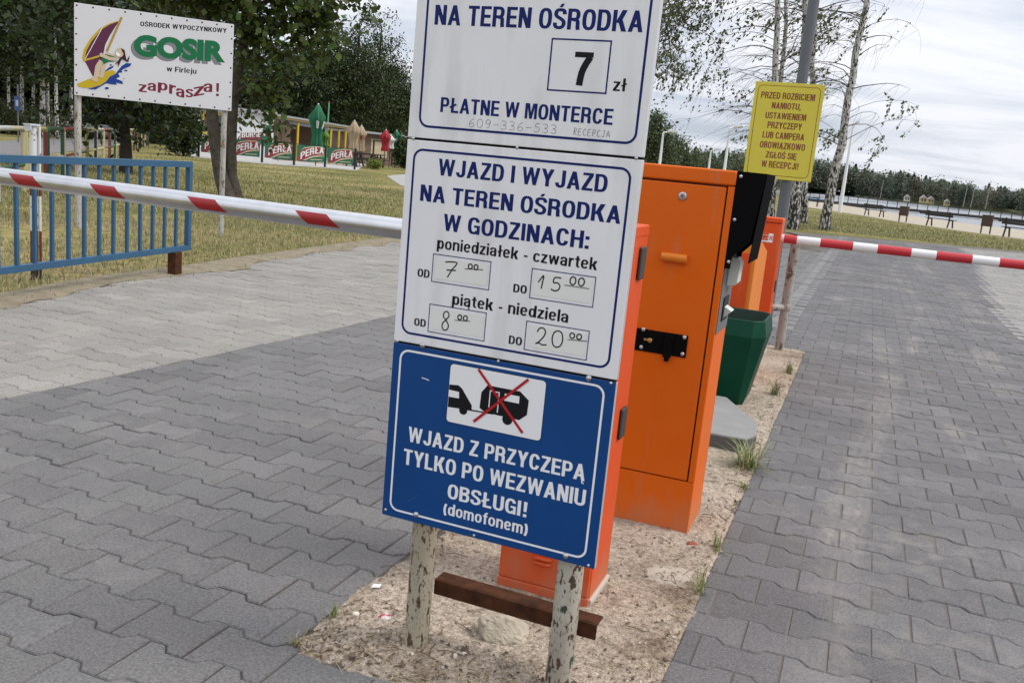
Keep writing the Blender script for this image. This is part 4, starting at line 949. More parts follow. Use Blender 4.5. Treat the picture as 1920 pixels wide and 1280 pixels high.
x_, z_ = TP(1280, 368); b = MB(); b.lathe([(.0045, .0040), (.0105, .0045), (.0130, .003), (.0138, 0)], (x_, yd, z_), 24, 0, 'y'); lk_ = b.build('lock', STEEL, door); b = MB(); b.lathe([(0, .0030), (.0012, .0030), (.0045, .0034), (.0046, .0028)], (x_, yd, z_), 16, 0, 'y'); b.box(x_ - .0008, x_ + .0008, yd - .0045, yd - .0032, z_ - .003, z_ + .003, 1); b.build('key_slot', [MATS.get('rim') or mat('dull_zinc', (.35, .33, .30), .5, .7), SEAM], lk_)
xa_, z_ = TP(1242, 480); xb_, zq = TP(1289, 486)
b = MB(); b.tube([(xa_, yd - .008, (z_ + zq) / 2), (xb_, yd - .008, (z_ + zq) / 2)], .0135, 18); b.box(xa_ + .002, xb_ - .002, yd - .008, yd + .001, (z_ + zq) / 2 - .010, (z_ + zq) / 2 + .010); b.build('handle', ORANGE_P, door, bevel=.001)
xa_, z1_ = TP(1207, 615); xb_, z2_ = TP(1291, 630); z3_ = TP(1285, 672)[1]; z4_ = TP(1203, 656)[1]
zl1 = (z1_ + z2_) / 2; zl0 = (z3_ + z4_) / 2; xa_ -= .03
b = MB(); b.box(xa_, xb_, yd - .004, yd - .0002, zl0, zl1); hp = b.build('hasp_plate', BLK, door, bevel=.003)
xm = TP(1255, 640)[0]; b = MB(); b.box(xm - .013, xm + .012, yd - .016, yd - .0042, zl0 - .006, zl1 - .006); b.box(xm - .007, xm + .007, yd - .018, yd - .004, zl0 - .018, zl0 + .01); b.build('hasp', BLK, hp, bevel=.002)
for (px, py) in ((1284, 632), (1280, 663), (1207, 617), (1203, 650)):
    x_, z_ = TP(px, py); b = MB(); b.lathe([(0, .0045), (.004, .004), (.0066, .002), (.007, 0)], (x_, yd - .004, z_), 14, 0, 'y'); b.build('bolt', STEEL, hp)
x_, z_ = TP(1220, 637); b = MB(); b.lathe([(0, .008), (.0062, .008), (.0075, .007), (.008, 0)], (x_, yd - .004, z_), 16, 0, 'y'); b.box(x_ - .020, x_ - .006, yd - .010, yd - .004, z_ - .003, z_ + .004); b.build('lock_cylinder', mat('brass', (0.55, 0.38, 0.15), .35, .9), hp, bevel=.001)
# hood
hd = MB(); hz = TH - .002
for v_ in (-d + .001, d - .003):
    hd.prism([(w + .0005, hz), (w + .086, hz - .002), (w + .066, hz - .2), (w + .019, hz - .252), (w + .018, hz - .288), (w + .0005, hz - .288)], 'y', v_, v_ + .002)
hd.prism([(w + .0865, hz - .001), (w + .0885, hz - .001), (w + .070, hz - .265), (w + .068, hz - .265)], 'y', -d + .001, d - .001)
hd.prism([(w + .0005, hz + .0002), (w + .0885, hz - .0008), (w + .0885, hz + .0012), (w + .0005, hz + .0022)], 'y', -d + .001, d - .001)
hood = hd.build('rain_hood', BLK, term)
for px, py in ((1389, 331), (1377, 412), (1366, 491)):
    x_, z_ = TP(px, py); b = MB(); b.lathe([(0, .003), (.004, .0026), (.0056, 0)], (x_ , -d + .001, z_), 14, 0, 'y'); b.build('screw', STEEL, hood)
GREYP = mat('grey_panel', (0.13, 0.13, 0.14), .5); CREAM = mat('cream_plastic', (0.60, 0.62, 0.57), .4); CREAM2 = mat('cream_plastic_shade', (0.46, 0.48, 0.44), .4)
b = MB(); b.box(w + .0004, w + .003, -d + .006, d - .006, .655, hz - .05); rp_ = b.build('reader_panel', GREYP, term, bevel=.001)
b = MB(); b.prism([(w + .003, .800), (w + .03, .806), (w + .036, .815), (w + .038, .875), (w + .026, .892), (w + .003, .892)], 'y', -.035, .035); b.build('card_reader', CREAM, rp_, bevel=.003)
b = MB(); b.box(w + .003, w + .007, -.05, .05, .69, .765); b.build('ticket_slot', SEAM, rp_, bevel=.001)
b = MB(); b.prism([(w + .0072, .70), (w + .030, .722), (w + .0072, .735)], 'y', -.03, .03); b.build('ticket_tray', CREAM, rp_)

# ---- slanted pedestal behind the bin
ped = thing('intercom_pedestal', 'light orange pedestal with a slanted top standing behind the green bin', 'pedestal', L(0.44, 3.9), A0)
b = MB(); b.prism([(-.30, -.03), (.28, -.03), (.28, .723), (-.30, .842)], 'x', -.10, .078); b.build('housing', ORANGE_P, ped, bevel=.004)
b = MB(); b.box(-.075, .055, -.3045, -.3005, .1, .74); b.build('door', ORANGE_R, ped, bevel=.002)

# ---- green litter bin
GREENB = mat('bin_green', (0.002, 0.052, 0.027), .45, var=.3, scale=5, spec=.15); DGREEN = mat('bin_inside', (0.01, 0.03, 0.02), .7)
bin_ = thing('litter_bin', 'open dark green metal litter bin, wider at the top, between terminal and concrete slab', 'bin', L(0.48, 3.21), A0)
def loop(hw, hd_, ch, z): return [(-hw, -hd_, z), (hw - ch, -hd_, z), (hw, -hd_ + ch * 1.3, z), (hw, hd_ - ch, z), (hw - ch, hd_, z), (-hw, hd_, z)]
lv = [(.118, .15, .02, -.02), (.135, .165, .025, .02), (.20, .235, .06, .37), (.185, .215, .045, .452)]
b = MB(); LV = [loop(*q) for q in lv]; n = 6
for q in LV: b.v += q
for k_ in range(3):
    for i in range(n): b.f.append([k_ * n + i, k_ * n + (i + 1) % n, (k_ + 1) * n + (i + 1) % n, (k_ + 1) * n + i]); b.m.append(0); b.s.append(False)
b.f.append(list(range(n))[::-1]); b.m.append(0); b.s.append(False)
inn = [(p[0] * .95, p[1] * .95, p[2]) for p in LV[3]]; inn2 = [(p[0] * .66, p[1] * .66, .1) for p in LV[2]]
o_ = len(b.v); b.v += inn + inn2
for i in range(n):
    j = (i + 1) % n; b.f += [[3 * n + i, 3 * n + j, o_ + j, o_ + i], [o_ + i, o_ + j, o_ + n + j, o_ + n + i]]; b.m += [0, 1]; b.s += [False, False]
b.f.append([o_ + n + i for i in range(n)]); b.m.append(1); b.s.append(False)
b.build('container', [GREENB, DGREEN], bin_, bevel=.003)

# ---- concrete slab
CONC = mat('grey_concrete', (0.24, 0.235, 0.228), .9, var=.16, scale=9, bump=.001, bscale=150)
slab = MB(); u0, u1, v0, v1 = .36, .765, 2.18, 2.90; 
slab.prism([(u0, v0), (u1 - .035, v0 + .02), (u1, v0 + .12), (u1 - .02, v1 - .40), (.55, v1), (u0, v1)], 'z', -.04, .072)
def side_shade(m):  # shade painted into the colour: sides darker below the pale top edge
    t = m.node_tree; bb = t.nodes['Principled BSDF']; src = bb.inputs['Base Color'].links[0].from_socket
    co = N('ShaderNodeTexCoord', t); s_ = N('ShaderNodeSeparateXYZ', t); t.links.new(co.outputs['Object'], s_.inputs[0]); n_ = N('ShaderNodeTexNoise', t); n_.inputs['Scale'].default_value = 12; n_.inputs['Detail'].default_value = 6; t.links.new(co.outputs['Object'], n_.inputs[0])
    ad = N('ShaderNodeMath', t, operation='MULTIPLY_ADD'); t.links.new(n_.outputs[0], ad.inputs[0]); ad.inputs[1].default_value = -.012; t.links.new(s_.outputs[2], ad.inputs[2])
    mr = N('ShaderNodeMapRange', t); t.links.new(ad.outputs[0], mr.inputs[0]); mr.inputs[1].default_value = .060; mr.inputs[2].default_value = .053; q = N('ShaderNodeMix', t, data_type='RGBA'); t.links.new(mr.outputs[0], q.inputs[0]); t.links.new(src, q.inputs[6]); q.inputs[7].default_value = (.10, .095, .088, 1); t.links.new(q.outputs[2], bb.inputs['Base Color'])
side_shade(CONC)
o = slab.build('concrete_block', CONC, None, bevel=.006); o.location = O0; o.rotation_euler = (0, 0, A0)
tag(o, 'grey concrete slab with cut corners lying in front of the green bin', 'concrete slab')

# ---- white pipe with a side branch that holds up the red and white arm
pp = thing('arm_rest_pipe', 'rusty white pipe with a short side branch, standing under the red and white arm', 'pipe post', L(0.622, 4.93), A0)
PIPE = peeling('rusty_white_pipe', (0.40, 0.385, 0.345), (0.10, 0.07, 0.045), (0.11, 0.075, 0.045), 22, (.60, .64))
MB().tube([(0, 0, -.04), (.0, 0, .35), (.002, 0, ZB - RB - .006)], .031, 24).build('pole', PIPE, pp)
b = MB(); b.tube([(-.0, 0, .30), (-.09, -.10, .30)], .024, 18); b.lathe([(.033, .28), (.036, .285), (.036, .325), (.033, .33)]); b.build('branch', PIPE, pp)
b = MB(); b.lathe([(.031, .535), (.0345, .538), (.0345, .545), (.031, .548)]); b.build('weld_ring', PIPE, pp)

# ---- yellow notice on a grey lamp pole
PB = AT(1468, 390, 7.6); px_, py_ = PB.x, PB.y
note = thing('notice_post', 'yellow notice board on a tall grey pole behind the second barrier cabinet', 'sign', (px_, py_, 0), A0)
GALV = mat('grey_pole_paint', (0.12, 0.128, 0.14), .5, .2, var=.15, scale=6)
MB().tube([(0, 0, -.05), (0, 0, 2.0), (0, 0, 6.5)], [.046, .044, .040], 24).build('pole', GALV, note)
ya = Vector((px_, py_, 0)) - VD * .07
def NP(px, py):
    dd = Vector(ray(px, py)); o_ = Vector((0, 0, CAM_H)); nn_ = VD; t_ = (ya - o_).dot(nn_) / dd.dot(nn_); P = o_ + dd * t_; return (P - Vector((px_, py_, 0))).dot(UD), P.z
YEL = mat('notice_yellow', (0.64, 0.545, 0.05), .45, var=.06, scale=4); BRN = mat('print_brown', (0.20, 0.035, 0.012), .5)
tl_, tr_, br_, bl_ = NP(1414, 153), NP(1545, 158), NP(1523, 343), NP(1396, 330)
x0, x1 = (tl_[0] + bl_[0]) / 2, (tr_[0] + br_[0]) / 2; z1, z0 = (tl_[1] + tr_[1]) / 2, (bl_[1] + br_[1]) / 2
b = MB(); b.box(x0, x1, -.07, -.066, z0, z1); np_ = b.build('board', YEL, note, bevel=.0015)
for zz in (z1 - .12, z0 + .08): b = MB(); b.box(-.07, .07, -.0655, -.0455, zz, zz + .04); b.build('bracket', STEEL, note)
b = MB(); m_ = .026; b.ring(rrect(x0 + m_, x1 - m_, z0 + m_, z1 - m_, .035), rrect(x0 + m_ + .004, x1 - m_ - .004, z0 + m_ + .004, z1 - m_ - .004, .031), -.0712); b.build('border_line', BRN, np_)
Zn = lambda x, y: NP(1180 + x * 740 / 1894, y * 740 / 1894)
for s_, xa_, xb_, yb, yt in (('PRZED ROZBICIEM', 630, 890, 478, 448), ('NAMIOTU,', 682, 822, 525, 496), ('USTAWIENIEM', 651, 847, 574, 545), ('PRZYCZEPY', 661, 826, 620, 590), ('LUB CAMPERA', 637, 838, 668, 638), ('OBOWIĄZKOWO', 624, 842, 716, 686), ('ZGŁOŚ SIĘ', 653, 800, 762, 733), ('W RECEPCJI!', 632, 810, 808, 778)):
    a, c_, tp = Zn(xa_, yb - 4), Zn(xb_, yb + 4), Zn(xa_, yt - 5); b = MB(); put_sign(b, s_, a[0], c_[0], (a[1] + c_[1]) / 2, tp[1] - a[1], -.0712); b.build('lettering', BRN, np_)
for fx, fz in ((.04, .985), (.28, .985), (.72, .985), (.96, .985), (.04, .5), (.96, .6), (.96, .33), (.04, .33), (.5, .015), (.93, .015)):
    bb_ = MB(); bb_.lathe([(0, .003), (.004, .002), (.0055, 0)], (x0 + (x1 - x0) * fx, -.0705, z0 + (z1 - z0) * fz), 10, 0, 'y'); bb_.build('rivet', STEEL, np_)

# ---- small things on the island
def rock_mesh(r, sx, sy, sz, seed, sub=4, amp=.3):
    bm = bmesh.new(); bmesh.ops.create_icosphere(bm, subdivisions=sub, radius=1)
    rr_ = np.random.RandomState(seed); off = rr_.rand(3) * 20
    V = np.array([v.co[:] for v in bm.verts]); P = V * 1.3 + off
    d_ = 1 + amp * (fbm(P[:, 0] + P[:, 2] * .7, P[:, 1] - P[:, 2] * .6, 1.2, 5, seed % 50) - .5) * 1.6
    D_ = rr_.randn(14, 3); D_ /= np.linalg.norm(D_, axis=1)[:, None]; h_ = .62 + .3 * rr_.rand(14); dots = V @ D_.T; cutk = np.min(np.where(dots > .05, h_ / np.maximum(dots, .05), 9), 1); d_ = d_ * .45 + np.minimum(d_, cutk) * .55 if amp > .4 else d_
    pit = fbm(P[:, 0] * 1.7 - P[:, 1], P[:, 2] * 2.3 + P[:, 1], 2.2, 3, (seed + 9) % 50); d_ -= np.clip(pit - .55, 0, 1) * .8 * amp
    for v, k_ in zip(bm.verts, d_): v.co = Vector((v.co.x * k_ * sx * r, v.co.y * k_ * sy * r, v.co.z * k_ * sz * r))
    me = bpy.data.meshes.new('rock'); bm.to_mesh(me); bm.free(); return me
STONE = mat('limestone', (0.50, 0.44, 0.345), .95, var=.35, scale=25, bump=.003, bscale=90)
rm = rock_mesh(.056, 1.25, .8, .66, 4, 5, .5); rm.materials.append(STONE)
o = bpy.data.objects.new('rock', rm); COL.objects.link(o); P = G(944, 1182, .015); o.location = (P.x, P.y, .018); o.rotation_euler = (.1, .05, R_(-10)); tag(o, 'pale pitted rough stone lying under the rusty cross bar of the sign', 'stone')
cap = MB(); cap.lathe([(0, .004), (.011, .004), (.013, .002), (.0145, 0)], n=21); o = cap.build('bottle_cap', [mat('cap_red_white', (0.55, 0.52, 0.5), .4, col2=(0.35, 0.03, 0.03), scale=60, ramp=(.42, .5))]); P = G(722, 1159); u_, v_ = toUV(P); o.location = (P.x, P.y, isl_z(u_, v_) + .001); o.rotation_euler = (.2, .1, 0); tag(o, 'white and red bottle cap lying in the sand left of the sign posts', 'bottle cap')
b = MB(); b.add([(-.012, -.006, 0), (.01, -.008, .002), (.013, .006, .006), (-.009, .008, .003)], [(0, 1, 2, 3)]); b.add([(-.012, -.006, -.001), (.01, -.008, .001), (.013, .006, .005), (-.009, .008, .002)], [(3, 2, 1, 0)])
o = b.build('paper_scrap', mat('scrap_white', (0.7, 0.7, 0.68), .6)); P = G(705, 1104); u_, v_ = toUV(P); o.location = (P.x, P.y, isl_z(u_, v_) + .004); tag(o, 'small white paper scrap at the paving edge left of the sign', 'litter')
cm_ = rock_mesh(.016, 1.2, .8, .5, 12, 2, .25); cm_.materials.append(mat('red_chip', (0.30, 0.06, 0.03), .8)); o = bpy.data.objects.new('brick_chip', cm_); COL.objects.link(o); P = G(1297, 1022); o.location = (P.x, P.y, .004); tag(o, 'small red brick chip in the sand before the tall terminal', 'brick chip')
# pebbles and crumbs: uncountable
r = np.random.RandomState(11); VV_ = []; FF_ = []; TT_ = []
ico = bmesh.new(); bmesh.ops.create_icosphere(ico, subdivisions=1, radius=1); IV = np.array([v.co[:] for v in ico.verts]); IF = np.array([[v.index for v in f.verts] for f in ico.faces]); ico.free()
for i in range(4200):
    u_, v_ = r.rand() * ISL_W, r.rand() ** 1.6 * ISL_V; s_ = .0011 + .0035 * r.rand() ** 4
    if r.rand() < .1: s_ *= 1.8
    p = L(u_, v_); z_ = isl_z(u_, v_); o_ = len(VV_) * 12
    VV_.append(IV * (s_ * (0.6 + .8 * r.rand(3))) * (1 + .15 * r.randn(12, 1)) + np.array([p.x, p.y, z_ + s_ * .25])); FF_.append(IF + i * 12)
    c_ = np.array([(0.42, 0.36, 0.29), (0.30, 0.25, 0.2), (0.55, 0.5, 0.43), (0.12, 0.09, 0.07), (0.2, 0.14, 0.1)][r.randint(5)]) * (.8 + .4 * r.rand()); TT_.append(np.tile(c_, (len(IF), 1)))
PEBM = mat('pebble_stone', (1, 1, 1), .9, attr='tint')
stuff(npmesh('pebbles', np.concatenate(VV_), np.concatenate(FF_), PEBM, tint=np.concatenate(TT_), nper=3))
# twigs, needles and leaf crumbs
b = MB()
for i in range(900):
    k_ = r.rand()
    if k_ < .6: u_, v_ = np.abs(r.randn()) * .10 if r.rand() < .5 else ISL_W - np.abs(r.randn()) * .06, r.rand() ** 1.4 * 4.9
    else: u_, v_ = r.rand() * ISL_W, r.rand() ** 2 * 3
    if r.rand() < .25: v_ = np.abs(r.randn()) * .10; u_ = r.rand() * .8
    if not (0 < u_ < ISL_W): continue
    p = L(u_, v_); z_ = isl_z(u_, v_); a_ = r.rand() * 6.28; l_ = .012 + .05 * r.rand() ** 2; q = p + Vector((math.cos(a_), math.sin(a_), 0)) * l_
    b.tube([(p.x, p.y, z_ + .002), ((p.x + q.x) / 2 + r.randn() * .003, (p.y + q.y) / 2, z_ + .004 + .006 * r.rand()), (q.x, q.y, z_ + .002 + .004 * r.rand())], .0005 + .0009 * r.rand(), 4, r.randint(2), caps=False)
stuff(b.build('twigs', [mat('dry_twig', (0.13, 0.085, 0.05), .9), mat('dry_straw', (0.34, 0.27, 0.16), .9)]))
# dead leaf crumbs
Vl = []; Fl = []; Tl = []
for i in range(2800):
    if r.rand() < .7: u_, v_ = (np.abs(r.randn()) * .09 if r.rand() < .5 else ISL_W - np.abs(r.randn()) * .06), r.rand() ** 1.5 * 4.9
    else: u_, v_ = r.rand() * ISL_W, np.abs(r.randn()) * .16
    if not (0.005 < u_ < ISL_W - .005): continue
    p = L(u_, v_); z_ = isl_z(u_, v_) + .0025; a_ = r.rand() * 6.28; s_ = .002 + .005 * r.rand() ** 2
    d1 = np.array([math.cos(a_), math.sin(a_), .3 * r.randn()]) * s_; d2 = np.array([-math.sin(a_), math.cos(a_), .3 * r.randn()]) * s_ * .6; c0 = np.array([p.x, p.y, z_ + s_ * .3])
    k_ = len(Vl) * 4; Vl.append(np.stack([c0 - d1, c0 - d2, c0 + d1, c0 + d2])); Fl.append([k_, k_ + 1, k_ + 2, k_ + 3]); Tl.append(np.array([(0.10, 0.06, 0.035), (0.06, 0.04, 0.025), (0.2, 0.13, 0.07), (0.28, 0.2, 0.12)][r.randint(4)]))
stuff(npmesh('leaf_litter', np.concatenate(Vl), Fl, PEBM, tint=Tl))
def tuft(u, v, n, ln, label, cols, wd=.0022, lay=.45, z=None, seed=0):
    p = L(u, v); rr_ = np.random.RandomState(seed); P = [(p.x + rr_.randn() * .012 * ln / .08, p.y + rr_.randn() * .012 * ln / .08) for _ in range(n)]
    o = blades('grass_tuft', P, ln, wd, cols, lay, seed, z if z is not None else (isl_z(u, v) - .004)); tag(o, label, 'grass tuft', 'grass tufts along the sand island'); return o
GT = [(0.16, 0.22, 0.06), (0.22, 0.28, 0.08), (0.12, 0.17, 0.04), (0.42, 0.36, 0.22), (0.45, 0.38, 0.24)]
uT, vT = toUV(G(1398, 876)); tuft(uT, vT, 170, .11, 'large pale grass tuft in front of the concrete slab', GT, .0020, 1.0, None, 3)
GT2 = [(0.13, 0.20, 0.05), (0.2, 0.26, 0.08), (0.35, 0.3, 0.17)]
for k_, (px, py, n, ln, lb) in enumerate(((1312, 1105, 26, .08, 'thin grass tuft at the right paving edge opposite the cement spill'), (1345, 1030, 30, .05, 'low grass tuft at the right paving edge beside the terminal'), (612, 1150, 22, .03, 'small bright green tuft at the left paving edge near the bottle cap'), (541, 1208, 16, .028, 'small bright green tuft at the front left corner of the sand'), (1398, 915, 20, .035, 'tiny green tuft below the large pale tuft'), (1452, 742, 60, .07, 'ragged grass tuft at the right paving edge beside the green bin'), (1478, 700, 60, .07, 'ragged grass tuft at the right paving edge nearest the pipe post'))):
    uT, vT = toUV(G(px, py)); tuft(min(max(uT, .008), ISL_W - .008), max(vT, .02), n, ln, lb, GT2, .0018, .5, None, 20 + k_)

# ================================================================== THINGS FARTHER AWAY
# ---- blue railing
FBLUE = mat('railing_blue', (0.020, 0.092, 0.185), .5, col2=(0.022, 0.075, 0.14), scale=6, bump=.0006, bscale=60)
FP0, FP1 = G(0, 290, .88), G(358, 303, .88); fd = (FP1 - FP0); fd.z = 0; fd.normalize(); fang = math.atan2(fd.y, fd.x)
fence = thing('blue_railing', 'blue painted steel railing with upright bars on the dry grass at the left', 'railing', (FP1.x, FP1.y, 0), fang)
def onF(px, py):
    nn_ = Vector((-fd.y, fd.x, 0)); dd = Vector(ray(px, py)); o_ = Vector((0, 0, CAM_H)); t_ = (FP1 - o_).dot(nn_) / dd.dot(nn_); P = o_ + dd * t_; return (P - FP1).dot(fd), P.z
zt = .88; zb_ = (onF(340, 467)[1] + onF(100, 494)[1]) / 2; Lf = 4.4
MB().box(-Lf, 0.0, -.02, .02, zt - .046, zt + .001).build('top_rail', FBLUE, fence, bevel=.002)
MB().box(-Lf, 0.0, -.02, .02, zb_ - .02, zb_ + .022).build('bottom_rail', FBLUE, fence, bevel=.002)
MB().box(-.042, -.0005, -.0195, .0195, zb_ + .0225, zt - .0465).build('end_post', FBLUE, fence, bevel=.002)
xs0, xs1 = onF(95 / 3.2, 350)[0], onF(1057 / 3.2, 400)[0]; stp = (xs1 - xs0) / 11
for i in range(-18, 12):
    x = xs0 + stp * i
    if x < -Lf + .03: continue
    MB().box(x - .0105, x + .0105, -.0105, .0105, zb_ + .0222, zt - .0462).build('bar', FBLUE, fence)
for px in (328, None):
    x = onF(px, 480)[0] if px else -2.6
    MB().box(x - .045, x + .045, -.035, .035, -.06, zb_ - .0205).build('foot_post', RUST, fence, bevel=.003)
# ---- red and white rest for the barrier arm
def bandmat(name, bands):
    m = bpy.data.materials.new(name); m.use_nodes = True; t = m.node_tree; bb = t.nodes['Principled BSDF']; bb.inputs['Roughness'].default_value = .5
    co = N('ShaderNodeTexCoord', t); s_ = N('ShaderNodeSeparateXYZ', t); t.links.new(co.outputs['Object'], s_.inputs[0])
    r_ = N('ShaderNodeValToRGB', t); r_.color_ramp.interpolation = 'CONSTANT'; t.links.new(s_.outputs[2], r_.inputs[0]); e = r_.color_ramp.elements
    while len(e) < len(bands): e.new(.5)
    for x, (p, c) in zip(e, bands): x.position = p; x.color = (*c, 1)
    n_ = N('ShaderNodeTexNoise', t); n_.inputs['Scale'].default_value = 25; n_.inputs['Detail'].default_value = 6; t.links.new(co.outputs['Object'], n_.inputs[0])
    k = N('ShaderNodeValToRGB', t); t.links.new(n_.outputs[0], k.inputs[0]); k.color_ramp.elements[0].position = .62; k.color_ramp.elements[0].color = (0, 0, 0, 1); k.color_ramp.elements[1].position = .66; k.color_ramp.elements[1].color = (1, 1, 1, 1)
    q = N('ShaderNodeMix', t, data_type='RGBA'); t.links.new(k.outputs[0], q.inputs[0]); t.links.new(r_.outputs[0], q.inputs[6]); q.inputs[7].default_value = (.10, .06, .05, 1); t.links.new(q.outputs[2], bb.inputs['Base Color']); return m
B1 = G(65, 516); zz = lambda py: max(0, ZAT(B1, 65, py))
W_, D_ = (.62, .62, .62), (.13, .018, .02)
RW = bandmat('red_white_bands', [(0, (.03, .02, .018)), (zz(493), D_), (zz(433), W_), (zz(368), D_), (zz(343), W_)])
rest = thing('barrier_rest_post', 'white and dark red banded post with a flat plate on top behind the blue railing', 'post', B1, R_(-25))
sw = B1.length / 1702; zt_ = zz(236)
MB().tube([(0, 0, -.05), (0, 0, zt_)], 6.2 * sw, 18).build('pole', RW, rest)
MB().tube([(4.2 * sw + .02, .02, -.05), (4.2 * sw + .02, .02, zt_ - .005)], 2.0 * sw, 12).build('side_pole', RW, rest)
MB().box(-.038, .038, -.05, .03, zt_ + .0005, zt_ + .012, M=None).build('plate', mat('plate_grey_white', (.55, .56, .6), .5), rest)
MB().box(-.036, .036, -.046, -.04, zt_ - .035, zt_).build('plate_flange', MATS['plate_grey_white'], rest)

# ---- the billboard of the resort
pr = G(414, 437); Dg = math.hypot(pr.x, pr.y)
rl = ray(138, 300); Pl = Vector((rl[0], rl[1], 0)) * (Dg / math.hypot(rl[0], rl[1]))
rr2 = ray(428, 300); Pr = Vector((rr2[0], rr2[1], 0)) * (Dg / math.hypot(rr2[0], rr2[1]))
bu = (Pr - Pl).normalized(); bv = Vector((-bu.y, bu.x, 0)); ba = math.atan2(bu.y, bu.x)
bill = thing('billboard', 'white billboard with a windsurfer drawing and green lettering on two thin poles in the grass', 'billboard', Pl, ba)
def BP(px, py):
    dd = Vector(ray(px, py)); o_ = Vector((0, 0, CAM_H)); t_ = (Pl - bv * .03 - o_).dot(bv) / dd.dot(bv); P = o_ + dd * t_; return (P - Pl).dot(bu), P.z
c4 = [BP(140, 14), BP(440, 38), BP(433, 206), BP(138, 181)]
bx0, bx1 = (c4[0][0] + c4[3][0]) / 2, (c4[1][0] + c4[2][0]) / 2; bz1, bz0 = (c4[0][1] + c4[1][1]) / 2, (c4[2][1] + c4[3][1]) / 2
WB = mat('billboard_white', (.62, .62, .65), .5, var=.06, scale=1.5)
MB().box(bx0, bx1, -.03, -.012, bz0, bz1).build('board', WB, bill, bevel=.003); board = bill.children[0]
POLEW = peeling('pole_white', (.46, .45, .42), (.2, .15, .1), (.14, .08, .04), 18, (.62, .66))
MB().tube([(bx0 + .035, .02, -.05), (bx0 + .03, .02, bz1 - .02)], .034, 14).build('pole', POLEW, bill)
xr_ = (pr - Pl).dot(bu); MB().tube([(xr_, .02 + 0, -.05), (bx1 - .07, .02, bz1 - .02)], .03, 14).build('pole', POLEW, bill)
sc_ = 340 / 1892
Zb = lambda x, y: BP(120 + x * sc_, y * sc_)
YB = -.0306
GRN = mat('print_green', (.010, .14, .055), .5, spec=.2); GRYP = mat('print_grey', (.20, .20, .22), .5, spec=.2); MAR = mat('print_maroon', (.17, .018, .04), .5, spec=.2); SKIN = mat('print_skin', (.55, .44, .32), .5, spec=.2); OCH = mat('print_yellow', (.50, .36, .02), .5, spec=.2); SAIL = mat('print_purple', (.10, .025, .06), .5, spec=.2); BLUP = mat('print_blue', (.012, .045, .24), .5, spec=.2); HAIR = mat('print_hair', (.045, .012, .012), .5, spec=.2); OCH2 = mat('print_ochre', (.38, .25, .07), .5, spec=.2)
def btxt(s, bl, br, tl, m, dx=0, dz=0, y=YB, track=.085):
    b = MB(); a, c_, t_ = Zb(*bl), Zb(*br), Zb(*tl)
    sl = (c_[1] - a[1]) / (c_[0] - a[0]); fn = lambda X, Z: (X + dx, Z + sl * (X - a[0]) + dz)
    put_sign(b, s, a[0], c_[0], a[1], t_[1] - a[1], y, 0, track, fn); return b.build('lettering', m, board)
btxt('OŚRODEK WYPOCZYNKOWY', (795, 275), (1697, 347), (797, 226), BLACK_P)
def serif(s, bl, br, tl, m, dx, dz, y):
    """heavy flared capitals"""
    b = MB(); a, c_, t_ = Zb(*bl), Zb(*br), Zb(*tl); sl = (c_[1] - a[1]) / (c_[0] - a[0]); V, Fs = glyphs(s, .055)
    put_text(b, s, a[0] + dx, c_[0] + dx, a[1] + dz, t_[1] - a[1], y, .055, 0, 0, lambda X, Z: (X, Z + sl * (X - a[0]))); return b.build('lettering', m, board)
serif('GOSIR', (728, 585), (1680, 655), (735, 360), GRYP, -.031, -.03, YB); serif('GOSIR', (728, 585), (1680, 655), (735, 360), GRN, 0, 0, YB - .0008)
btxt('w Firleju', (1070, 745), (1382, 772), (1072, 690), BLACK_P)
for s_, xa_, xb_, yb, cap, tl_ in (('z', 778, 862, 962, 108, .0), ('a', 872, 962, 950, 112, .05), ('p', 978, 1080, 945, 108, .0), ('r', 1096, 1166, 985, 132, -.15), ('a', 1168, 1258, 1015, 122, -.1), ('s', 1268, 1348, 1018, 120, .1), ('z', 1350, 1462, 1000, 130, .3), ('a', 1455, 1550, 962, 122, .12), ('!', 1575, 1618, 1005, 135, .1)):
    b = MB(); a, c_ = Zb(xa_, yb), Zb(xb_, yb); sy = abs(Zb(xa_, yb - 100)[1] - a[1]) / 100; xm_ = (a[0] + c_[0]) / 2
    put_sign(b, s_, a[0], c_[0], (a[1] + c_[1]) / 2, cap * sy, YB, 0, .085, lambda X, Z, t=tl_, m_=xm_: (X, Z + t * (X - m_))); b.build('lettering', MAR, board)
art = MB(); AM = [SAIL, OCH, OCH2, BLUP, SKIN, GRN, HAIR, WHITE_P, BLACK_P]
def ap(P, k, mi): art.flat([Zb(*p) for p in P], YB - .0007 * k, mi)
def al(P, w, k, mi): art.strip([Zb(*p) for p in P], w * sc_ * Dg / 1702, YB - .0007 * k, mi)
ap([(588, 212), (480, 245), (370, 300), (270, 410), (205, 520), (188, 600), (200, 640), (250, 660), (260, 500), (340, 380), (470, 275)], 0, 1)
ap([(580, 222), (480, 257), (390, 312), (290, 430), (235, 530), (213, 632), (300, 797), (360, 782), (395, 640), (430, 470), (480, 370), (540, 275)], 1, 0)
al([(402, 288), (218, 622)], 5, 2, 7); al([(602, 182), (520, 370), (446, 540)], 20, 2, 2); al([(197, 635), (300, 608), (400, 578)], 15, 2, 1)
ap([(135, 875), (200, 850), (330, 800), (430, 750), (500, 732), (540, 750), (520, 800), (450, 850), (380, 890), (300, 915), (210, 920), (150, 905)], 3, 1)
ap([(440, 850), (480, 800), (535, 775), (600, 692), (650, 660), (705, 665), (690, 692), (620, 722), (565, 772), (585, 800), (540, 822), (610, 850), (615, 880), (540, 862), (555, 885), (490, 880), (440, 870), (380, 905), (330, 935), (240, 930), (300, 917), (380, 892)], 4, 3)
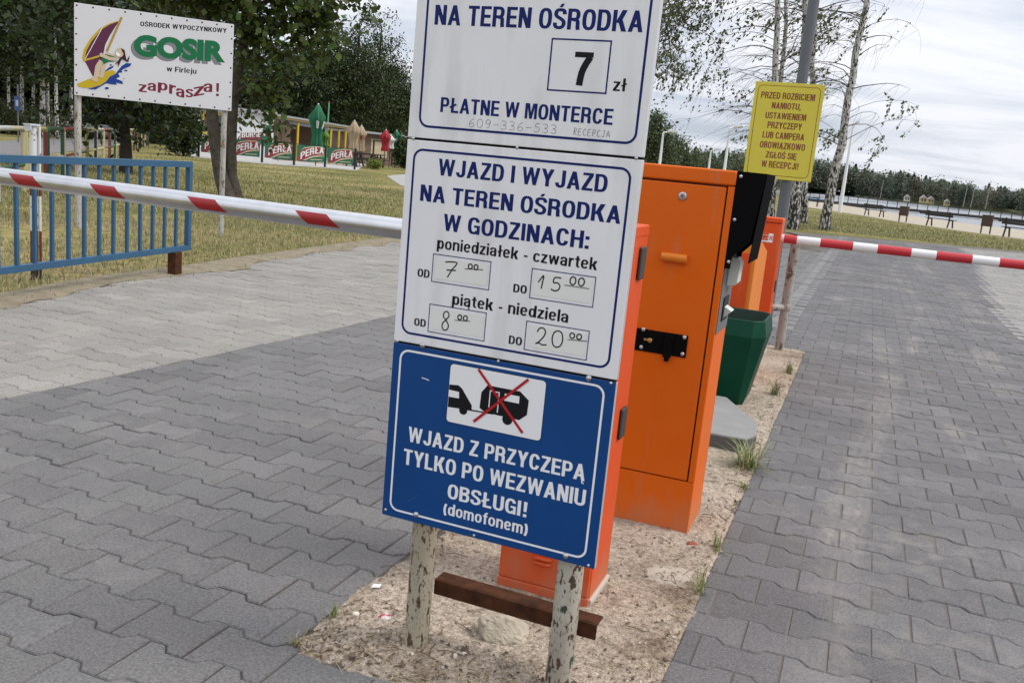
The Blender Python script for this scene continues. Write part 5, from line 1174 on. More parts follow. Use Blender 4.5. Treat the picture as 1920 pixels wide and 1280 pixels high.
ap([(425, 745), (470, 705), (520, 685), (510, 708), (450, 740)], 4, 3)
for cx_, cy_, rx_, ry_ in ((596, 752, 12, 8), (646, 738, 16, 9), (447, 922, 22, 12), (624, 824, 5, 5), (488, 680, 14, 7)):
    ap([(cx_ + rx_ * math.cos(a), cy_ + ry_ * math.sin(a)) for a in np.linspace(0, 2 * math.pi, 14)[:-1]], 4, 3)
al([(395, 640), (355, 700), (340, 800)], 46, 5, 4); ap([(280, 830), (325, 792), (352, 800), (352, 858), (320, 850)], 6, 4); al([(425, 655), (408, 720), (398, 790)], 34, 5, 4); ap([(355, 802), (395, 770), (412, 790), (415, 812), (385, 815)], 6, 4)
ap([(390, 622), (418, 672), (460, 648), (548, 640), (545, 600), (480, 578), (432, 568), (405, 590)], 7, 5)
al([(545, 622), (475, 612), (395, 578)], 30, 8, 4); al([(530, 583), (470, 572), (440, 550)], 24, 6, 4)
ap([(372, 560), (400, 552), (414, 580), (392, 598), (374, 590)], 9, 4)
ap([(580, 500), (630, 522), (642, 580), (655, 635), (680, 620), (684, 580), (672, 650), (642, 640), (605, 615), (565, 702), (562, 660), (530, 672), (562, 638), (590, 600), (600, 530)], 8, 6)
ap([(580 + 44 * math.cos(a), 552 + 50 * math.sin(a)) for a in np.linspace(0, 2 * math.pi, 18)[:-1]], 9, 4)
ap([(590, 502), (632, 524), (642, 580), (630, 612), (618, 560), (600, 522)], 10, 6); ap([(542, 562), (552, 540), (592, 574), (575, 590), (552, 584)], 10, 7)
art.build('windsurfer_drawing', AM, board)
def bscrew(x, z):
    b = MB(); b.lathe([(0, .003), (.008, .002), (.0095, 0)], (x, -.0302, z), 8, 0, 'y'); b.build('screw', RUST, board)
for i in range(11):
    for z in (bz1 - .025, bz0 + .025): bscrew(bx0 + .025 + (bx1 - bx0 - .05) * i / 10, z)
for i in range(1, 6):
    for x in (bx0 + .02, bx1 - .02): bscrew(x, bz0 + (bz1 - bz0) * i / 6)

# ---- colourful pipe fence along the old road
PC = {k: mat('pipe_' + k, c, .5, var=.15, scale=8) for k, c in dict(yellow=(.45, .40, .16), red=(.16, .03, .02), green=(.012, .07, .035), cream=(.42, .38, .25), black=(.03, .028, .025), white=(.42, .42, .40)).items()}
p0 = G(46, 356); p1_ = G(176, 309); p2_ = p1_ + (p1_ - p0).normalized() * 34
pf = thing('pipe_fence', 'low fence of bent pipes painted yellow, green and red along the old road', 'fence', p0, 0)
dF = (p1_ - p0).normalized(); hF = ZAT(p0, 46, 241)
seq = ['yellow', 'red', 'green', 'green', 'cream', 'red', 'red', 'yellow', 'yellow', 'black', 'white', 'cream']
def rel(P, z): return (P.x - p0.x, P.y - p0.y, z)
panel_l, gap_l = 2.05, .24; s0 = -4.4; k = 0; tot = 44
while s0 < tot:
    a, c_ = p0 + dF * s0, p0 + dF * (s0 + panel_l)
    m1, m2 = PC[seq[(2 * k + 8) % 12]], PC[seq[(2 * k + 9) % 12]]; m3 = PC[['red', 'green', 'yellow', 'cream'][k % 4]]
    rr_ = .036
    for q, m in ((a, m1), (c_, m2)):
        MB().tube([rel(q, -.1), rel(q, hF - .05)], rr_, 10).build('post', m, pf)
    mid = (a + c_) / 2
    MB().tube([rel(a, hF - .05), rel(a + dF * .02, hF - .012), rel(a + dF * .08, hF), rel(mid, hF)], rr_, 10).build('top_rail', m1 if k % 2 else m3, pf)
    MB().tube([rel(mid, hF), rel(c_ - dF * .08, hF), rel(c_ - dF * .02, hF - .012), rel(c_, hF - .05)], rr_, 10).build('top_rail', m2 if k % 2 else m3, pf)
    MB().tube([rel(a, hF * .42), rel(c_, hF * .42)], rr_ * .85, 8).build('lower_rail', m3, pf)
    s0 += panel_l + gap_l; k += 1

# ---- parked car beyond the road
CB = G(168, 257); ca = thing('parked_car', 'silver white estate car parked under the trees beyond the old road', 'car', CB, R_(12))
CARP = mat('car_silver', (.50, .52, .50), .3, .2); GLASS = mat('car_glass', (.015, .018, .02), .1); TYRE = mat('tyre', (.015, .015, .015), .8); RIM = mat('rim', (.3, .3, .31), .4, .6); CHR = mat('lamp_glass', (.6, .6, .58), .2)
prof = [(-2.2, .35), (2.15, .35), (2.2, .6), (2.1, .82), (1.1, .95), (-2.15, .95), (-2.25, .7)]
b = MB(); b.prism(prof, 'y', -.85, .85); b.build('body', CARP, ca, bevel=.06, seg=3)
b = MB(); b.prism([(1.05, .955), (.45, 1.42), (-1.75, 1.42), (-2.1, .955)], 'y', -.74, .74); b.build('cabin', GLASS, ca, bevel=.05)
b = MB(); b.prism([(.46, 1.425), (.35, 1.46), (-1.65, 1.46), (-1.76, 1.425)], 'y', -.70, .70); b.build('roof', CARP, ca)
for x in (-1.35, 1.35):
    for y in (-.86, .86):
        b = MB(); b.lathe([(0, -.1), (.31, -.1), (.31, .1), (0, .1)], (x, y, .3), 20, 0, 'y'); wh = b.build('wheel', TYRE, ca)
        b = MB(); b.lathe([(0, .11), (.19, .108), (.2, .1)], (x, y - (.0 if y < 0 else 0), .3), 16, 0, 'y'); b.build('rim', RIM, wh)
for y in (-.6, .6):
    b = MB(); b.box(2.14, 2.22, y - .14, y + .14, .62, .76); b.build('headlight', CHR, ca, bevel=.02)
# ---- blue road sign far left
SPt = AT(34, 230, 38); sg = thing('road_sign', 'small blue road sign on a thin post among the birch trunks', 'sign', (SPt.x, SPt.y, 0), R_(-10))
MB().tube([(0, 0, -.05), (0, 0, 2.3)], .03, 10).build('pole', GALV, sg); zS = ZAT(SPt, 37, 195)
MB().box(-.13, .13, -.05, -.04, zS - .28, zS + .3).build('board', mat('road_sign_blue', (.03, .07, .2), .5), sg)
b = MB(); b.box(-.06, .06, -.056, -.0505, zS - .1, zS + .14); b.build('symbol', mat('road_sign_pale', (.35, .42, .5), .5), sg)

# ---- beer garden: banner fence
BGRN = mat('banner_green', (.012, .10, .055), .6); BRED = mat('banner_red', (.19, .022, .035), .6); BCRM = mat('banner_cream', (.52, .42, .27), .6); BWHT = mat('banner_white', (.60, .60, .57), .6); BLKP = mat('black_post', (.012, .012, .013), .5)
posts = [G(*p) for p in ((354, 290.5), (372, 293.5), (431, 298.5), (491, 304), (551, 309), (609, 312.8), (664.7, 317.4))]
bf = thing('banner_fence', 'row of green and red advertising banners on black posts round the beer garden', 'banner fence', posts[-1], 0)
pr0 = posts[-1]
for i, p in enumerate(posts):
    MB().box(p.x - pr0.x - .045, p.x - pr0.x + .045, p.y - pr0.y - .045, p.y - pr0.y + .045, -.05, 1.0).build('post', BLKP, bf)
for i in range(len(posts) - 1):
    a, c_ = posts[i], posts[i + 1]; d_ = (c_ - a); ln = d_.length; d_.normalize(); an = math.atan2(d_.y, d_.x)
    zt_ = .93; zl_ = .21; y_ = -.05
    Mx = Matrix.Translation(a - pr0) @ Matrix.Rotation(an, 4, 'Z')
    def put(b, name, m, par):
        b.v = [tuple(Mx @ Vector(p)) for p in b.v]; return b.build(name, m, par)
    x0, x1 = .1, ln - .1
    bn = put(MB().box(x0, x1, y_ - .006, y_, zl_, zt_), 'banner', BGRN, bf)
    w_ = x1 - x0; h_ = zt_ - zl_
    def q(u, v): return (x0 + u * w_, zl_ + v * h_)
    band = lambda e: [q(.02, .02 - e * .3), q(.12 - e * .02, .60), q(.25, .78 + e), q(.55, .90 + e), q(.86, .93 + e), q(.99, .84 + e * .6), q(.99, .50 - e * .6), q(.80, .48 - e), q(.50, .34 - e), q(.28, .12 - e), q(.20, .02)]
    clipz = lambda P: [(x, min(max(z, zl_ + .004), zt_ - .004)) for x, z in P]
    put(MB().flat(clipz(band(.07)), y_ - .0085), 'band', BCRM, bn); put(MB().flat(clipz(band(.02)), y_ - .011), 'band', BRED, bn)
    sw_ = [q(.30, .04), q(.5, .25), q(.8, .40), q(.99, .42)]
    put(MB().strip(smooth_pts([q(.30, .06), q(.45, .21), q(.7, .34), q(.97, .38)]), .022, y_ - .0135), 'stripe', BCRM, bn)
    bt = MB(); put_sign(bt, 'PERŁA', x0 + .13 * w_, x0 + .96 * w_, zl_ + .34 * h_, .43 * h_, y_ - .0145, 0, .07, lambda X, Z: (X, Z + .15 * w_ * math.sin(min(1, max(0, (X - x0) / w_)) * 2.2) - .04 * w_ - .12 * (w_) * (1 - (X - x0) / w_)))
    put(bt, 'lettering', BWHT, bn)
    put(MB().strip([q(.48, .12), q(.9, .15)], .03, y_ - .0135), 'small_print', BCRM, bn)
    put(MB().box(0.04, ln - .04, -.02, .0, .955, .975), 'rail', BLKP, bf)
# ---- kiosk with a lean-to
K0, K1 = AT(369, 260, 48.5), AT(512, 270, 50.5); kd = (K1 - K0); kd.z = 0; kl = kd.length; kd.normalize(); ka = math.atan2(kd.y, kd.x)
KW = mat('kiosk_white', (.62, .63, .64), .7, var=.08, scale=1); KY = mat('kiosk_yellow', (.50, .34, .02), .6); KC = mat('kiosk_cream', (.58, .50, .33), .7); KB = mat('kiosk_brown', (.13, .075, .05), .8); ROOF = mat('roof_grey', (.30, .30, .31), .6); WOODD = mat('dark_wood', (.03, .022, .018), .8)
ks = thing('kiosk', 'low white kiosk with yellow trim and a long lean-to roof behind the banners', 'kiosk', (K0.x, K0.y, 0), ka)
MB().box(0, kl, 0, 5, -.05, 2.35).build('wall', KW, ks); MB().box(-.12, kl + .1, -.25, 5.2, 2.36, 2.52).build('roof', ROOF, ks)
MB().box(-.13, kl * .42, -.30, -.252, 2.30, 2.56).build('fascia', KY, ks)
for x in (.85,):
    wf = MB(); wf.ring(rrect(x - .62, x + .62, 1.0, 2.15, .01, 1), rrect(x - .5, x + .5, 1.12, 2.03, .01, 1), -.02); wf.add([(x - .62, -.02, 1), (x + .62, -.02, 1), (x + .62, -.001, 1), (x - .62, -.001, 1)], [(0, 1, 2, 3)]); w_ = wf.build('window_frame', KY, ks)
    MB().box(x - .5, x + .5, -.012, -.002, 1.12, 2.03).build('pane', mat('kiosk_pane', (.07, .08, .08), .2), w_)
# sign with green leaves on the white wall
sgn = MB(); sgn.add([(kl - 1.75, -.02, .75), (kl - .35, -.02, .75), (kl - .35, -.02, 1.4), (kl - 1.75, -.02, 1.25)], [(0, 1, 2, 3)]); s1 = sgn.build('menu_sign', BRED, ks)
b = MB(); put_sign(b, 'BURGER', kl - 1.7, kl - .45, 1.0, .28, -.028, 0, .08, lambda X, Z: (X, Z + .12 * (X - kl + 1.7))); b.build('lettering', BWHT, s1)
for (x, z, r1, r2, t_) in ((kl - .3, 1.62, .33, .14, .45), (kl - .35, 1.05, .32, .14, -.2), (kl - .62, .82, .26, .1, -.6)):
    P = [(x + r1 * math.cos(a) * math.cos(t_) - r2 * math.sin(a) * math.sin(t_), z + r1 * math.cos(a) * math.sin(t_) + r2 * math.sin(a) * math.cos(t_)) for a in np.linspace(0, 2 * math.pi, 14)[:-1]]
    MB().flat(P, -.035).build('painted_leaf', BGRN, ks)
# lean-to to the right
E1, E2 = AT(495, 210, 50.0), AT(652, 236, 53.5); ld = Vector((E2.x - E1.x, E2.y - E1.y, 0)); ll = ld.length; la = math.atan2(ld.y, ld.x)
lt = thing('lean_to', 'open timber lean-to with cream back wall and yellow posts joined to the white kiosk', 'lean-to', (E1.x, E1.y, 0), la)
zE1, zE2 = E1.z, E2.z
b = MB(); b.add([(0, -.1, zE1), (ll, -.1, zE2), (ll, 4.2, zE2 - .15), (0, 4.2, zE1 - .15), (0, -.1, zE1 - .1), (ll, -.1, zE2 - .1), (ll, 4.2, zE2 - .25), (0, 4.2, zE1 - .25)], [(0, 1, 2, 3), (7, 6, 5, 4), (0, 4, 5, 1), (1, 5, 6, 2), (2, 6, 7, 3), (3, 7, 4, 0)]); b.build('roof', ROOF, lt)
b = MB(); b.beam((0, -.05, zE1 - .16), (ll, -.05, zE2 - .16), .06, .10); b.build('fascia', mat('fascia_ochre', (.20, .135, .035), .7), lt)
MB().box(.6, ll * .40, 1.6, 1.7, -.05, zE1 - .42).build('cream_wall', KC, lt); MB().box(ll * .40 + .02, ll * .78, 2.0, 2.1, -.05, zE2 - .3).build('brown_wall', KB, lt)
for i, f_ in enumerate((.16, .40, .66, .8, .9, .985)):
    MB().box(ll * f_ - .05, ll * f_ + .05, .0, .1, -.05, zE1 * (1 - f_) + zE2 * f_ - .28).build('post', KY if i else KB, lt)
rl_ = MB(); 
for i in range(14): rl_.box(1.3 + i * .18, 1.36 + i * .18, .6, .63, .0, .95)
rl_.box(1.2, 3.9, .59, .64, .9, .98); rl_.build('railing', WOODD, lt)
# ---- closed parasols
PGRN = mat('parasol_green', (.008, .13, .055), .7, var=.3, scale=4); PRED = mat('parasol_red', (.35, .012, .025), .7, var=.2, scale=4); PBEI = mat('parasol_beige', (.40, .31, .20), .8, var=.25, scale=4); PWHT = mat('parasol_white', (.6, .6, .58), .7, var=.15, scale=4)
def parasol(px, py_top, py_bot, Y, m, m2, label, wid=1.0):
    T = AT(px, py_top, Y); zb_ = max(.1, ZAT(T, px, py_bot)); zt_ = T.z
    r_ = thing('closed_parasol', label, 'parasol', (T.x, T.y, 0), 0, 'closed parasols in the beer garden')
    MB().tube([(0, 0, -.05), (0, 0, zt_ - .05)], .025, 8).build('pole', BLKP, r_)
    n = 32; h = zt_ - zb_; vs_ = []; prof = [(.01, 1), (.09, .97), (.16, .86), (.30, .68), (.26, .6), (.19, .45), (.17, .25), (.22, .05), (.2, 0)]
    for rr_, f_ in prof:
        for j in range(n):
            a = 2 * math.pi * j / n; k_ = 1 + (.28 * math.sin(8 * a) + .1 * math.sin(3 * a + f_ * 7)) * min(1, (1 - f_) * 4); vs_.append((rr_ * wid * k_ * math.cos(a), rr_ * wid * k_ * math.sin(a), zb_ + h * f_ + (.03 * h * math.sin(4 * a + 1) if f_ < .7 and f_ > .5 else 0)))
    b = MB(); K = len(prof)
    for i in range(K - 1):
        b.add(vs_, [], 0)if False else None
    b.v = vs_; b.f = [[i * n + j, (i + 1) * n + j, (i + 1) * n + (j + 1) % n, i * n + (j + 1) % n] for i in range(K - 1) for j in range(n)]
    b.m = [1 if (i == 4 and (j // 3) % 4 == 0) else 0 for i in range(K - 1) for j in range(n)]; b.s = [True] * len(b.f)
    b.build('canopy', [m, m2], r_); MB().lathe([(0, .06), (.04, .03), (.05, -.02), (0, -.03)], (0, 0, zt_), 10).build('finial', PWHT, r_)
parasol(597, 196, 278, 45.5, PGRN, PWHT, 'large closed green parasol with white print behind the banners', 1.15)
parasol(665, 227, 283, 52, PBEI, PBEI, 'taller closed beige parasol left of the red one near the dark benches', 1.1)
parasol(678, 236, 284, 54, PBEI, PRED, 'shorter closed beige parasol with red print right of the taller beige one', 1.0)
parasol(724, 244, 284, 58, PRED, PRED, 'closed red parasol beside the white one at the far hut', 1.0)
parasol(733, 254, 279, 59, PWHT, PWHT, 'small closed white parasol between a red and a green one', .9)
parasol(744, 245, 283, 60, PGRN, PWHT, 'small closed green parasol at the far hut next to the big sign', 1.0)
parasol(537, 226, 270, 52, PBEI, KB, 'closed beige parasol under the lean-to roof in front of the cream wall', 1.1)
parasol(611, 246, 275, 56, mat('parasol_lime', (.10, .22, .03), .7), mat('parasol_lime', (.1, .2, .03), .7), 'closed lime green parasol under the lean-to roof', .8)
# flag pole
FPp = AT(614.5, 240, 56); fpz = ZAT(FPp, 616, 192)
fpo = thing('flag_pole', 'thin pale green pole rising behind the lean-to roof', 'pole', (FPp.x, FPp.y, 0)); MB().tube([(0, 0, -.05), (0, 0, fpz)], [.05, .045], 8).build('pole', mat('pole_green', (.10, .32, .16), .5), fpo); MB().lathe([(0, .08), (.06, .02), (.06, -.02), (0, -.06)], (0, 0, fpz), 8).build('finial', PRED, fpo)
# dark timber benches and table
def picnic(px, py, Y, label):
    P = AT(px, py, Y); r_ = thing('picnic_table', label, 'picnic table', (P.x, P.y, 0), R_(-15), 'dark picnic tables')
    MB().box(-.9, .9, -.38, .38, .70, .76).build('table_top', WOODD, r_)
    for y in (-.75, .75): MB().box(-.9, .9, y - .14, y + .14, .42, .47).build('seat', WOODD, r_)
    for x in (-.65, .65):
        b = MB(); b.beam((x, -.7, -.03), (x, -.2, .70), .06, .1); b.beam((x, .7, -.03), (x, .2, .70), .06, .1); b.box(x - .03, x + .03, -.8, .8, .34, .42); b.build('leg', WOODD, r_)
picnic(680, 293, 52, 'dark picnic table right of the last banner, below the beige parasols'); picnic(692, 289, 55, 'dark picnic table nearer to the far hut')
# far hut
H0, H1 = AT(683, 255, 63), AT(770, 262, 66); hd_ = Vector((H1.x - H0.x, H1.y - H0.y, 0)); hl = hd_.length
ht = thing('hut', 'low brown and cream hut with a flat roof beyond the parasols', 'hut', (H0.x, H0.y, 0), math.atan2(hd_.y, hd_.x))
MB().box(0, hl, 0, 4, -.05, 2.0).build('wall', mat('hut_wall', (.22, .15, .11), .8, var=.4, scale=1.2), ht); MB().box(-.3, hl + .2, -.5, 4.2, 2.02, 2.16).build('roof', ROOF, ht)
MB().box(.6, 2.0, -.04, -.01, .5, 1.7).build('cream_panel', KC, ht); MB().box(.3, hl, -.62, -.56, 1.55, 1.65).build('beam', WOODD, ht)
for x in (.4, hl * .5, hl - .1): MB().box(x - .05, x + .05, -.62, -.54, -.05, 1.55).build('post', WOODD, ht)

# ---- right side: lake furniture
WOODB = mat('bench_wood', (.040, .034, .028), .8, var=.3, scale=6); BINW = mat('bin_wood', (.075, .045, .032), .8, var=.3, scale=6); WPOLE = mat('lamp_white', (.72, .74, .76), .5)
def bench(px, py, wpx, label, rz):
    P = G(px, py); k_ = wpx * P.length / 1702 / 1.75
    r_ = thing('park_bench', label, 'bench', P, rz, 'benches facing the lake'); r_.scale = (k_,) * 3
    for i, (y, z) in enumerate(((-.22, .42), (-.08, .42), (.06, .42))): MB().box(-.9, .9, y - .055, y + .055, z, z + .035).build('seat_slat', WOODB, r_)
    for (y, z) in ((-.28, .62), (-.31, .80)): MB().box(-.9, .9, y - .018, y + .018, z - .05, z + .05).build('back_slat', WOODB, r_)
    for x in (-.68, .68):
        b = MB(); b.beam((x, -.34, .88), (x, -.24, .40), .06, .05); b.beam((x, -.24, .42), (x, -.34, -.02), .06, .06); b.beam((x, .05, .42), (x, .14, -.02), .06, .06); b.beam((x, -.3, .40), (x, .1, .40), .06, .05); b.build('leg', BLKP, r_)
    return r_
bz_ = R_(-20)
bench(1519, 386, 32, 'park bench between the birch trunks with coloured pedal boats behind it', R_(-32)); bench(1640, 405, 40, 'park bench on the lake bank right of the tall white lamp post', R_(-60)); bench(1763, 425, 51, 'park bench on the lake bank between the two brown bins', R_(-60)); bench(1914, 446, 60, 'park bench on the lake bank at the right edge of the photo', R_(-60))
def post_bin(px, py, hpx, label):
    P = G(px, py); k_ = hpx * P.length / 1702 / .95
    r_ = thing('post_bin', label, 'bin', P, R_(-30), 'brown bins on the lake bank'); r_.scale = (k_,) * 3
    b = MB(); b.box(-.27, .27, -.2, .2, .36, .93); b.build('box', BINW, r_, bevel=.01); MB().box(-.29, .29, -.22, .22, .932, .97).build('rim', BINW, r_)
    for x in (-.22, .22): MB().box(x - .035, x + .035, -.035, .035, -.03, .358).build('leg', WOODB, r_)
post_bin(1692, 415, 25, 'brown wooden bin on two legs between the second and third bench'); post_bin(1847, 437, 29, 'brown wooden bin on two legs near the bench at the right edge')
def lamp(px, py_base, py_top, pxtop, label, arm_=.35, head=True, Y=None, wid=1.0):
    P = G(px, py_base) if Y is None else AT(px, py_base, Y); P = Vector((P.x, P.y, 0)); zt_ = ZAT(P, pxtop, py_top)
    r_ = thing('street_lamp', label, 'street lamp', P, R_(-20), 'slim lamp posts by the lake')
    k_ = P.length / 50 * wid; MB().tube([(0, 0, -.05), (0, 0, zt_)], [.10 * k_, .055 * k_], 10).build('pole', WPOLE, r_)
    if head:
        b = MB(); b.tube([(0, 0, zt_ - .02), (arm_ * k_, 0, zt_ + .05 * k_)], .04 * k_, 8); b.build('bracket', WPOLE, r_)
        b = MB(); b.prism([(arm_ * k_ * .6, zt_ + .02 * k_), (arm_ * k_ * 2.3, zt_ + .06 * k_), (arm_ * k_ * 2.3, zt_ + .16 * k_), (arm_ * k_ * .8, zt_ + .17 * k_)], 'y', -.12 * k_, .12 * k_); b.build('lamp_head', WPOLE, r_, bevel=.02 * k_)
lamp(1574, 398, 232, 1597, 'tall thin white lamp post on the lake bank right of the leaning birch', .12, True)
lamp(1237, 305, 248, 1241, 'white lamp post left of the others, above the tall orange terminal', .35, True, 60); lamp(1358, 320, 240, 1365, 'tallest of three lamp posts above the terminal, with a thin flat head', .3, True, 70); lamp(1329, 315, 282, 1333, 'short brownish lamp post between two white ones above the terminal', .3, True, 75, .8)
# ---- pier
PIERW = mat('pier_wood', (.055, .048, .045), .85, var=.3, scale=1); FLOATM = mat('pier_float', (.045, .04, .038), .8)
q0, q1 = G(1462, 367.5, -.1), G(1926, 413, -.1); pdv = (q1 - q0); plen = pdv.length; pdv.normalize(); q0 = q0 - pdv * 30; plen += 110; pa_ = math.atan2(pdv.y, pdv.x)
pier = thing('pier', 'long low wooden pier with a post railing crossing the lake', 'pier', (q0.x, q0.y, 0), pa_)
MB().box(0, plen, -1.0, 1.0, -.40, -.1).build('deck', PIERW, pier)
x = 29.0; npost = 0
while x < plen and npost < 98:
    MB().box(x - .045, x + .045, .86, .95, -.099, .66).build('railing_post', PIERW, pier); x += 1.15; npost += 1
MB().box(0, plen, .87, .94, .665, .73).build('top_rail', PIERW, pier); MB().box(0, plen, .895, .925, .28, .31).build('mid_rail', PIERW, pier)
for x in np.arange(4, plen, 8.5): MB().box(x, x + 3.6, -1.9, -1.05, WZ - .1, -.2).build('float', FLOATM, pier)
q2 = G(1484, 378, -.3); b = MB()
# ---- pedal boats
def boat(px, py, m, label, rz):
    P = G(px, py, WZ + .1); r_ = thing('pedal_boat', label, 'boat', (P.x, P.y, WZ + .02), rz, 'pedal boats at the far pier')
    b = MB()
    for y in (-.75, .75): b.add([], [])
    for y in (-.75, .75): MB().prism([(-2, .1), (-1.7, -.15), (1.6, -.15), (2.2, .3), (2, .45), (-2, .45)], 'y', y - .35, y + .35).build('hull', m, r_, bevel=.08)
    MB().box(-1.2, .8, -.4, .4, .25, .35).build('deck', m, r_); MB().box(-1.0, -.8, -.7, .7, .46, 1.0).build('backrest', PWHT, r_, bevel=.05)
boat(1471, 373, mat('boat_yellow', (.55, .36, .02), .4), 'yellow pedal boat at the water edge left of the birch trunk', .3); boat(1501, 375, mat('boat_blue', (.02, .12, .38), .4), 'blue pedal boat right of the double birch trunk', .9); boat(1529, 378, mat('boat_pale_blue', (.10, .22, .42), .4), 'paler blue pedal boat right of the deeper blue one', 1.6)
# ---- houses across the lake
HY = mat('house_yellow', (.52, .45, .22), .8); HR = mat('house_roof', (.42, .38, .33), .8); HW = mat('house_window', (.05, .05, .06), .3)
def house(px, py, wpx, Y, label, m):
    P = AT(px, py, Y); k_ = wpx * .82 * Y / 1702
    r_ = thing('holiday_cabin', label, 'cabin', (P.x, P.y, .1), R_(-15), 'cabins among the trees across the lake')
    MB().box(-k_ / 2, k_ / 2, 0, k_, -.3, k_ * .75).build('wall', m, r_)
    b = MB(); b.prism([(-k_ * .58, k_ * .72), (0, k_ * 1.25), (k_ * .58, k_ * .72)], 'y', -.4, k_ + .3); b.build('roof', HR, r_)
    for x in (-.22, .22): MB().box(k_ * (x - .1), k_ * (x + .1), -.06, .02, k_ * .25, k_ * .6).build('window', HW, r_)
house(1701, 374, 12, 322, 'whitish cabin at the edge of the far wood, left of two yellow ones', mat('house_white', (.6, .58, .5), .8)); house(1731, 379, 14, 303, 'yellow cabin on the left of a close pair across the lake', HY); house(1745, 380, 13, 299, 'yellow cabin on the right of a close pair across the lake', HY); house(1776, 381, 11, 286, 'half hidden yellow cabin among trees right of the pair', HY)

# ================================================================== TREES
LEAF = leafmat('leaves', (1, 1, 1), .22)
BARK = mat('bark', (.10, .082, .064), .95, col2=(.045, .036, .028), scale=9, bump=.02, bscale=22)
BARKD = mat('dark_bark', (.045, .036, .03), .95, col2=(.02, .017, .014), scale=9, bump=.02, bscale=20)
def birch_bark():
    m = bpy.data.materials.new('birch_bark'); m.use_nodes = True; t = m.node_tree; bb = t.nodes['Principled BSDF']; bb.inputs['Roughness'].default_value = .85
    co = N('ShaderNodeTexCoord', t)
    def nz(sc, mpv, det=5):
        k = N('ShaderNodeMapping', t); k.inputs['Scale'].default_value = mpv; t.links.new(co.outputs['Object'], k.inputs[0]); n_ = N('ShaderNodeTexNoise', t); n_.inputs['Scale'].default_value = sc; n_.inputs['Detail'].default_value = det; t.links.new(k.outputs[0], n_.inputs[0]); return n_.outputs[0]
    s_ = N('ShaderNodeSeparateXYZ', t); t.links.new(co.outputs['Object'], s_.inputs[0])
    hgt = N('ShaderNodeMapRange', t); t.links.new(s_.outputs[2], hgt.inputs[0]); hgt.inputs[1].default_value = .2; hgt.inputs[2].default_value = 2.4; hgt.inputs[3].default_value = .12; hgt.inputs[4].default_value = -.005
    ad = N('ShaderNodeMath', t, operation='ADD'); t.links.new(nz(11, (2.0, 2.0, .8), 7), ad.inputs[0]); t.links.new(hgt.outputs[0], ad.inputs[1])
    r1 = N('ShaderNodeValToRGB', t); t.links.new(ad.outputs[0], r1.inputs[0]); r1.color_ramp.elements[0].position = .555; r1.color_ramp.elements[0].color = (0, 0, 0, 1); r1.color_ramp.elements[1].position = .60; r1.color_ramp.elements[1].color = (1, 1, 1, 1)
    r2 = N('ShaderNodeValToRGB', t); t.links.new(nz(3, (2, 2, 12), 3), r2.inputs[0]); r2.color_ramp.elements[0].position = .62; r2.color_ramp.elements[0].color = (0, 0, 0, 1); r2.color_ramp.elements[1].position = .66; r2.color_ramp.elements[1].color = (.8, .8, .8, 1)
    mxx = N('ShaderNodeMath', t, operation='MAXIMUM'); t.links.new(r1.outputs[0], mxx.inputs[0]); t.links.new(r2.outputs[0], mxx.inputs[1])
    q = N('ShaderNodeMix', t, data_type='RGBA'); t.links.new(mxx.outputs[0], q.inputs[0]); q.inputs[6].default_value = (.50, .485, .46, 1); q.inputs[7].default_value = (.028, .024, .02, 1); t.links.new(q.outputs[2], bb.inputs['Base Color'])
    bp = N('ShaderNodeBump', t); bp.inputs['Distance'].default_value = .02; t.links.new(mxx.outputs[0], bp.inputs['Height']); t.links.new(bp.outputs[0], bb.inputs['Normal']); return m
BIRCH = birch_bark()
def leaf_quads(C, size, rr, asp=.62, droop=None):
    n = len(C); a = rr.randn(n, 3); 
    if droop is not None: a = a * .55 + np.asarray(droop)
    a /= np.linalg.norm(a, axis=1)[:, None]
    b_ = np.cross(a, rr.randn(n, 3)); b_ /= np.linalg.norm(b_, axis=1)[:, None] + 1e-9
    s_ = size * (.55 + .9 * rr.rand(n))[:, None]
    V = np.stack([C - a * s_ * .5, C + b_ * s_ * asp * .5 + a * s_ * .05, C + a * s_ * .5, C - b_ * s_ * asp * .5 + a * s_ * .05], 1).reshape(-1, 3)
    return V, np.arange(4 * n).reshape(-1, 4)
def crown_points(blobs, nclump, per, cr, rr, shell=.55):
    """clump centres spread through ellipsoids, leaves gathered round them"""
    vol = np.array([b_[3] * b_[4] * b_[5] for b_ in blobs]); pk = rr.choice(len(blobs), nclump, p=vol / vol.sum()); B = np.array(blobs)[pk]
    d = rr.randn(nclump, 3); d /= np.linalg.norm(d, axis=1)[:, None]; r_ = (shell + (1 - shell) * rr.rand(nclump)) * np.where(rr.rand(nclump) < .25, rr.rand(nclump), 1)
    lump = 1 + .28 * np.sin(d[:, 0] * 5 + pk) * np.cos(d[:, 2] * 6 + pk * 2)
    CC = B[:, :3] + d * B[:, 3:6] * (r_ * lump)[:, None]
    k = per if np.isscalar(per) else per
    P = np.repeat(CC, k, 0) + rr.randn(nclump * k, 3) * cr * np.repeat(.5 + .9 * rr.rand(nclump), k)[:, None]
    ct = np.repeat(.65 + .7 * rr.rand(nclump), k)
    return CC, P, ct
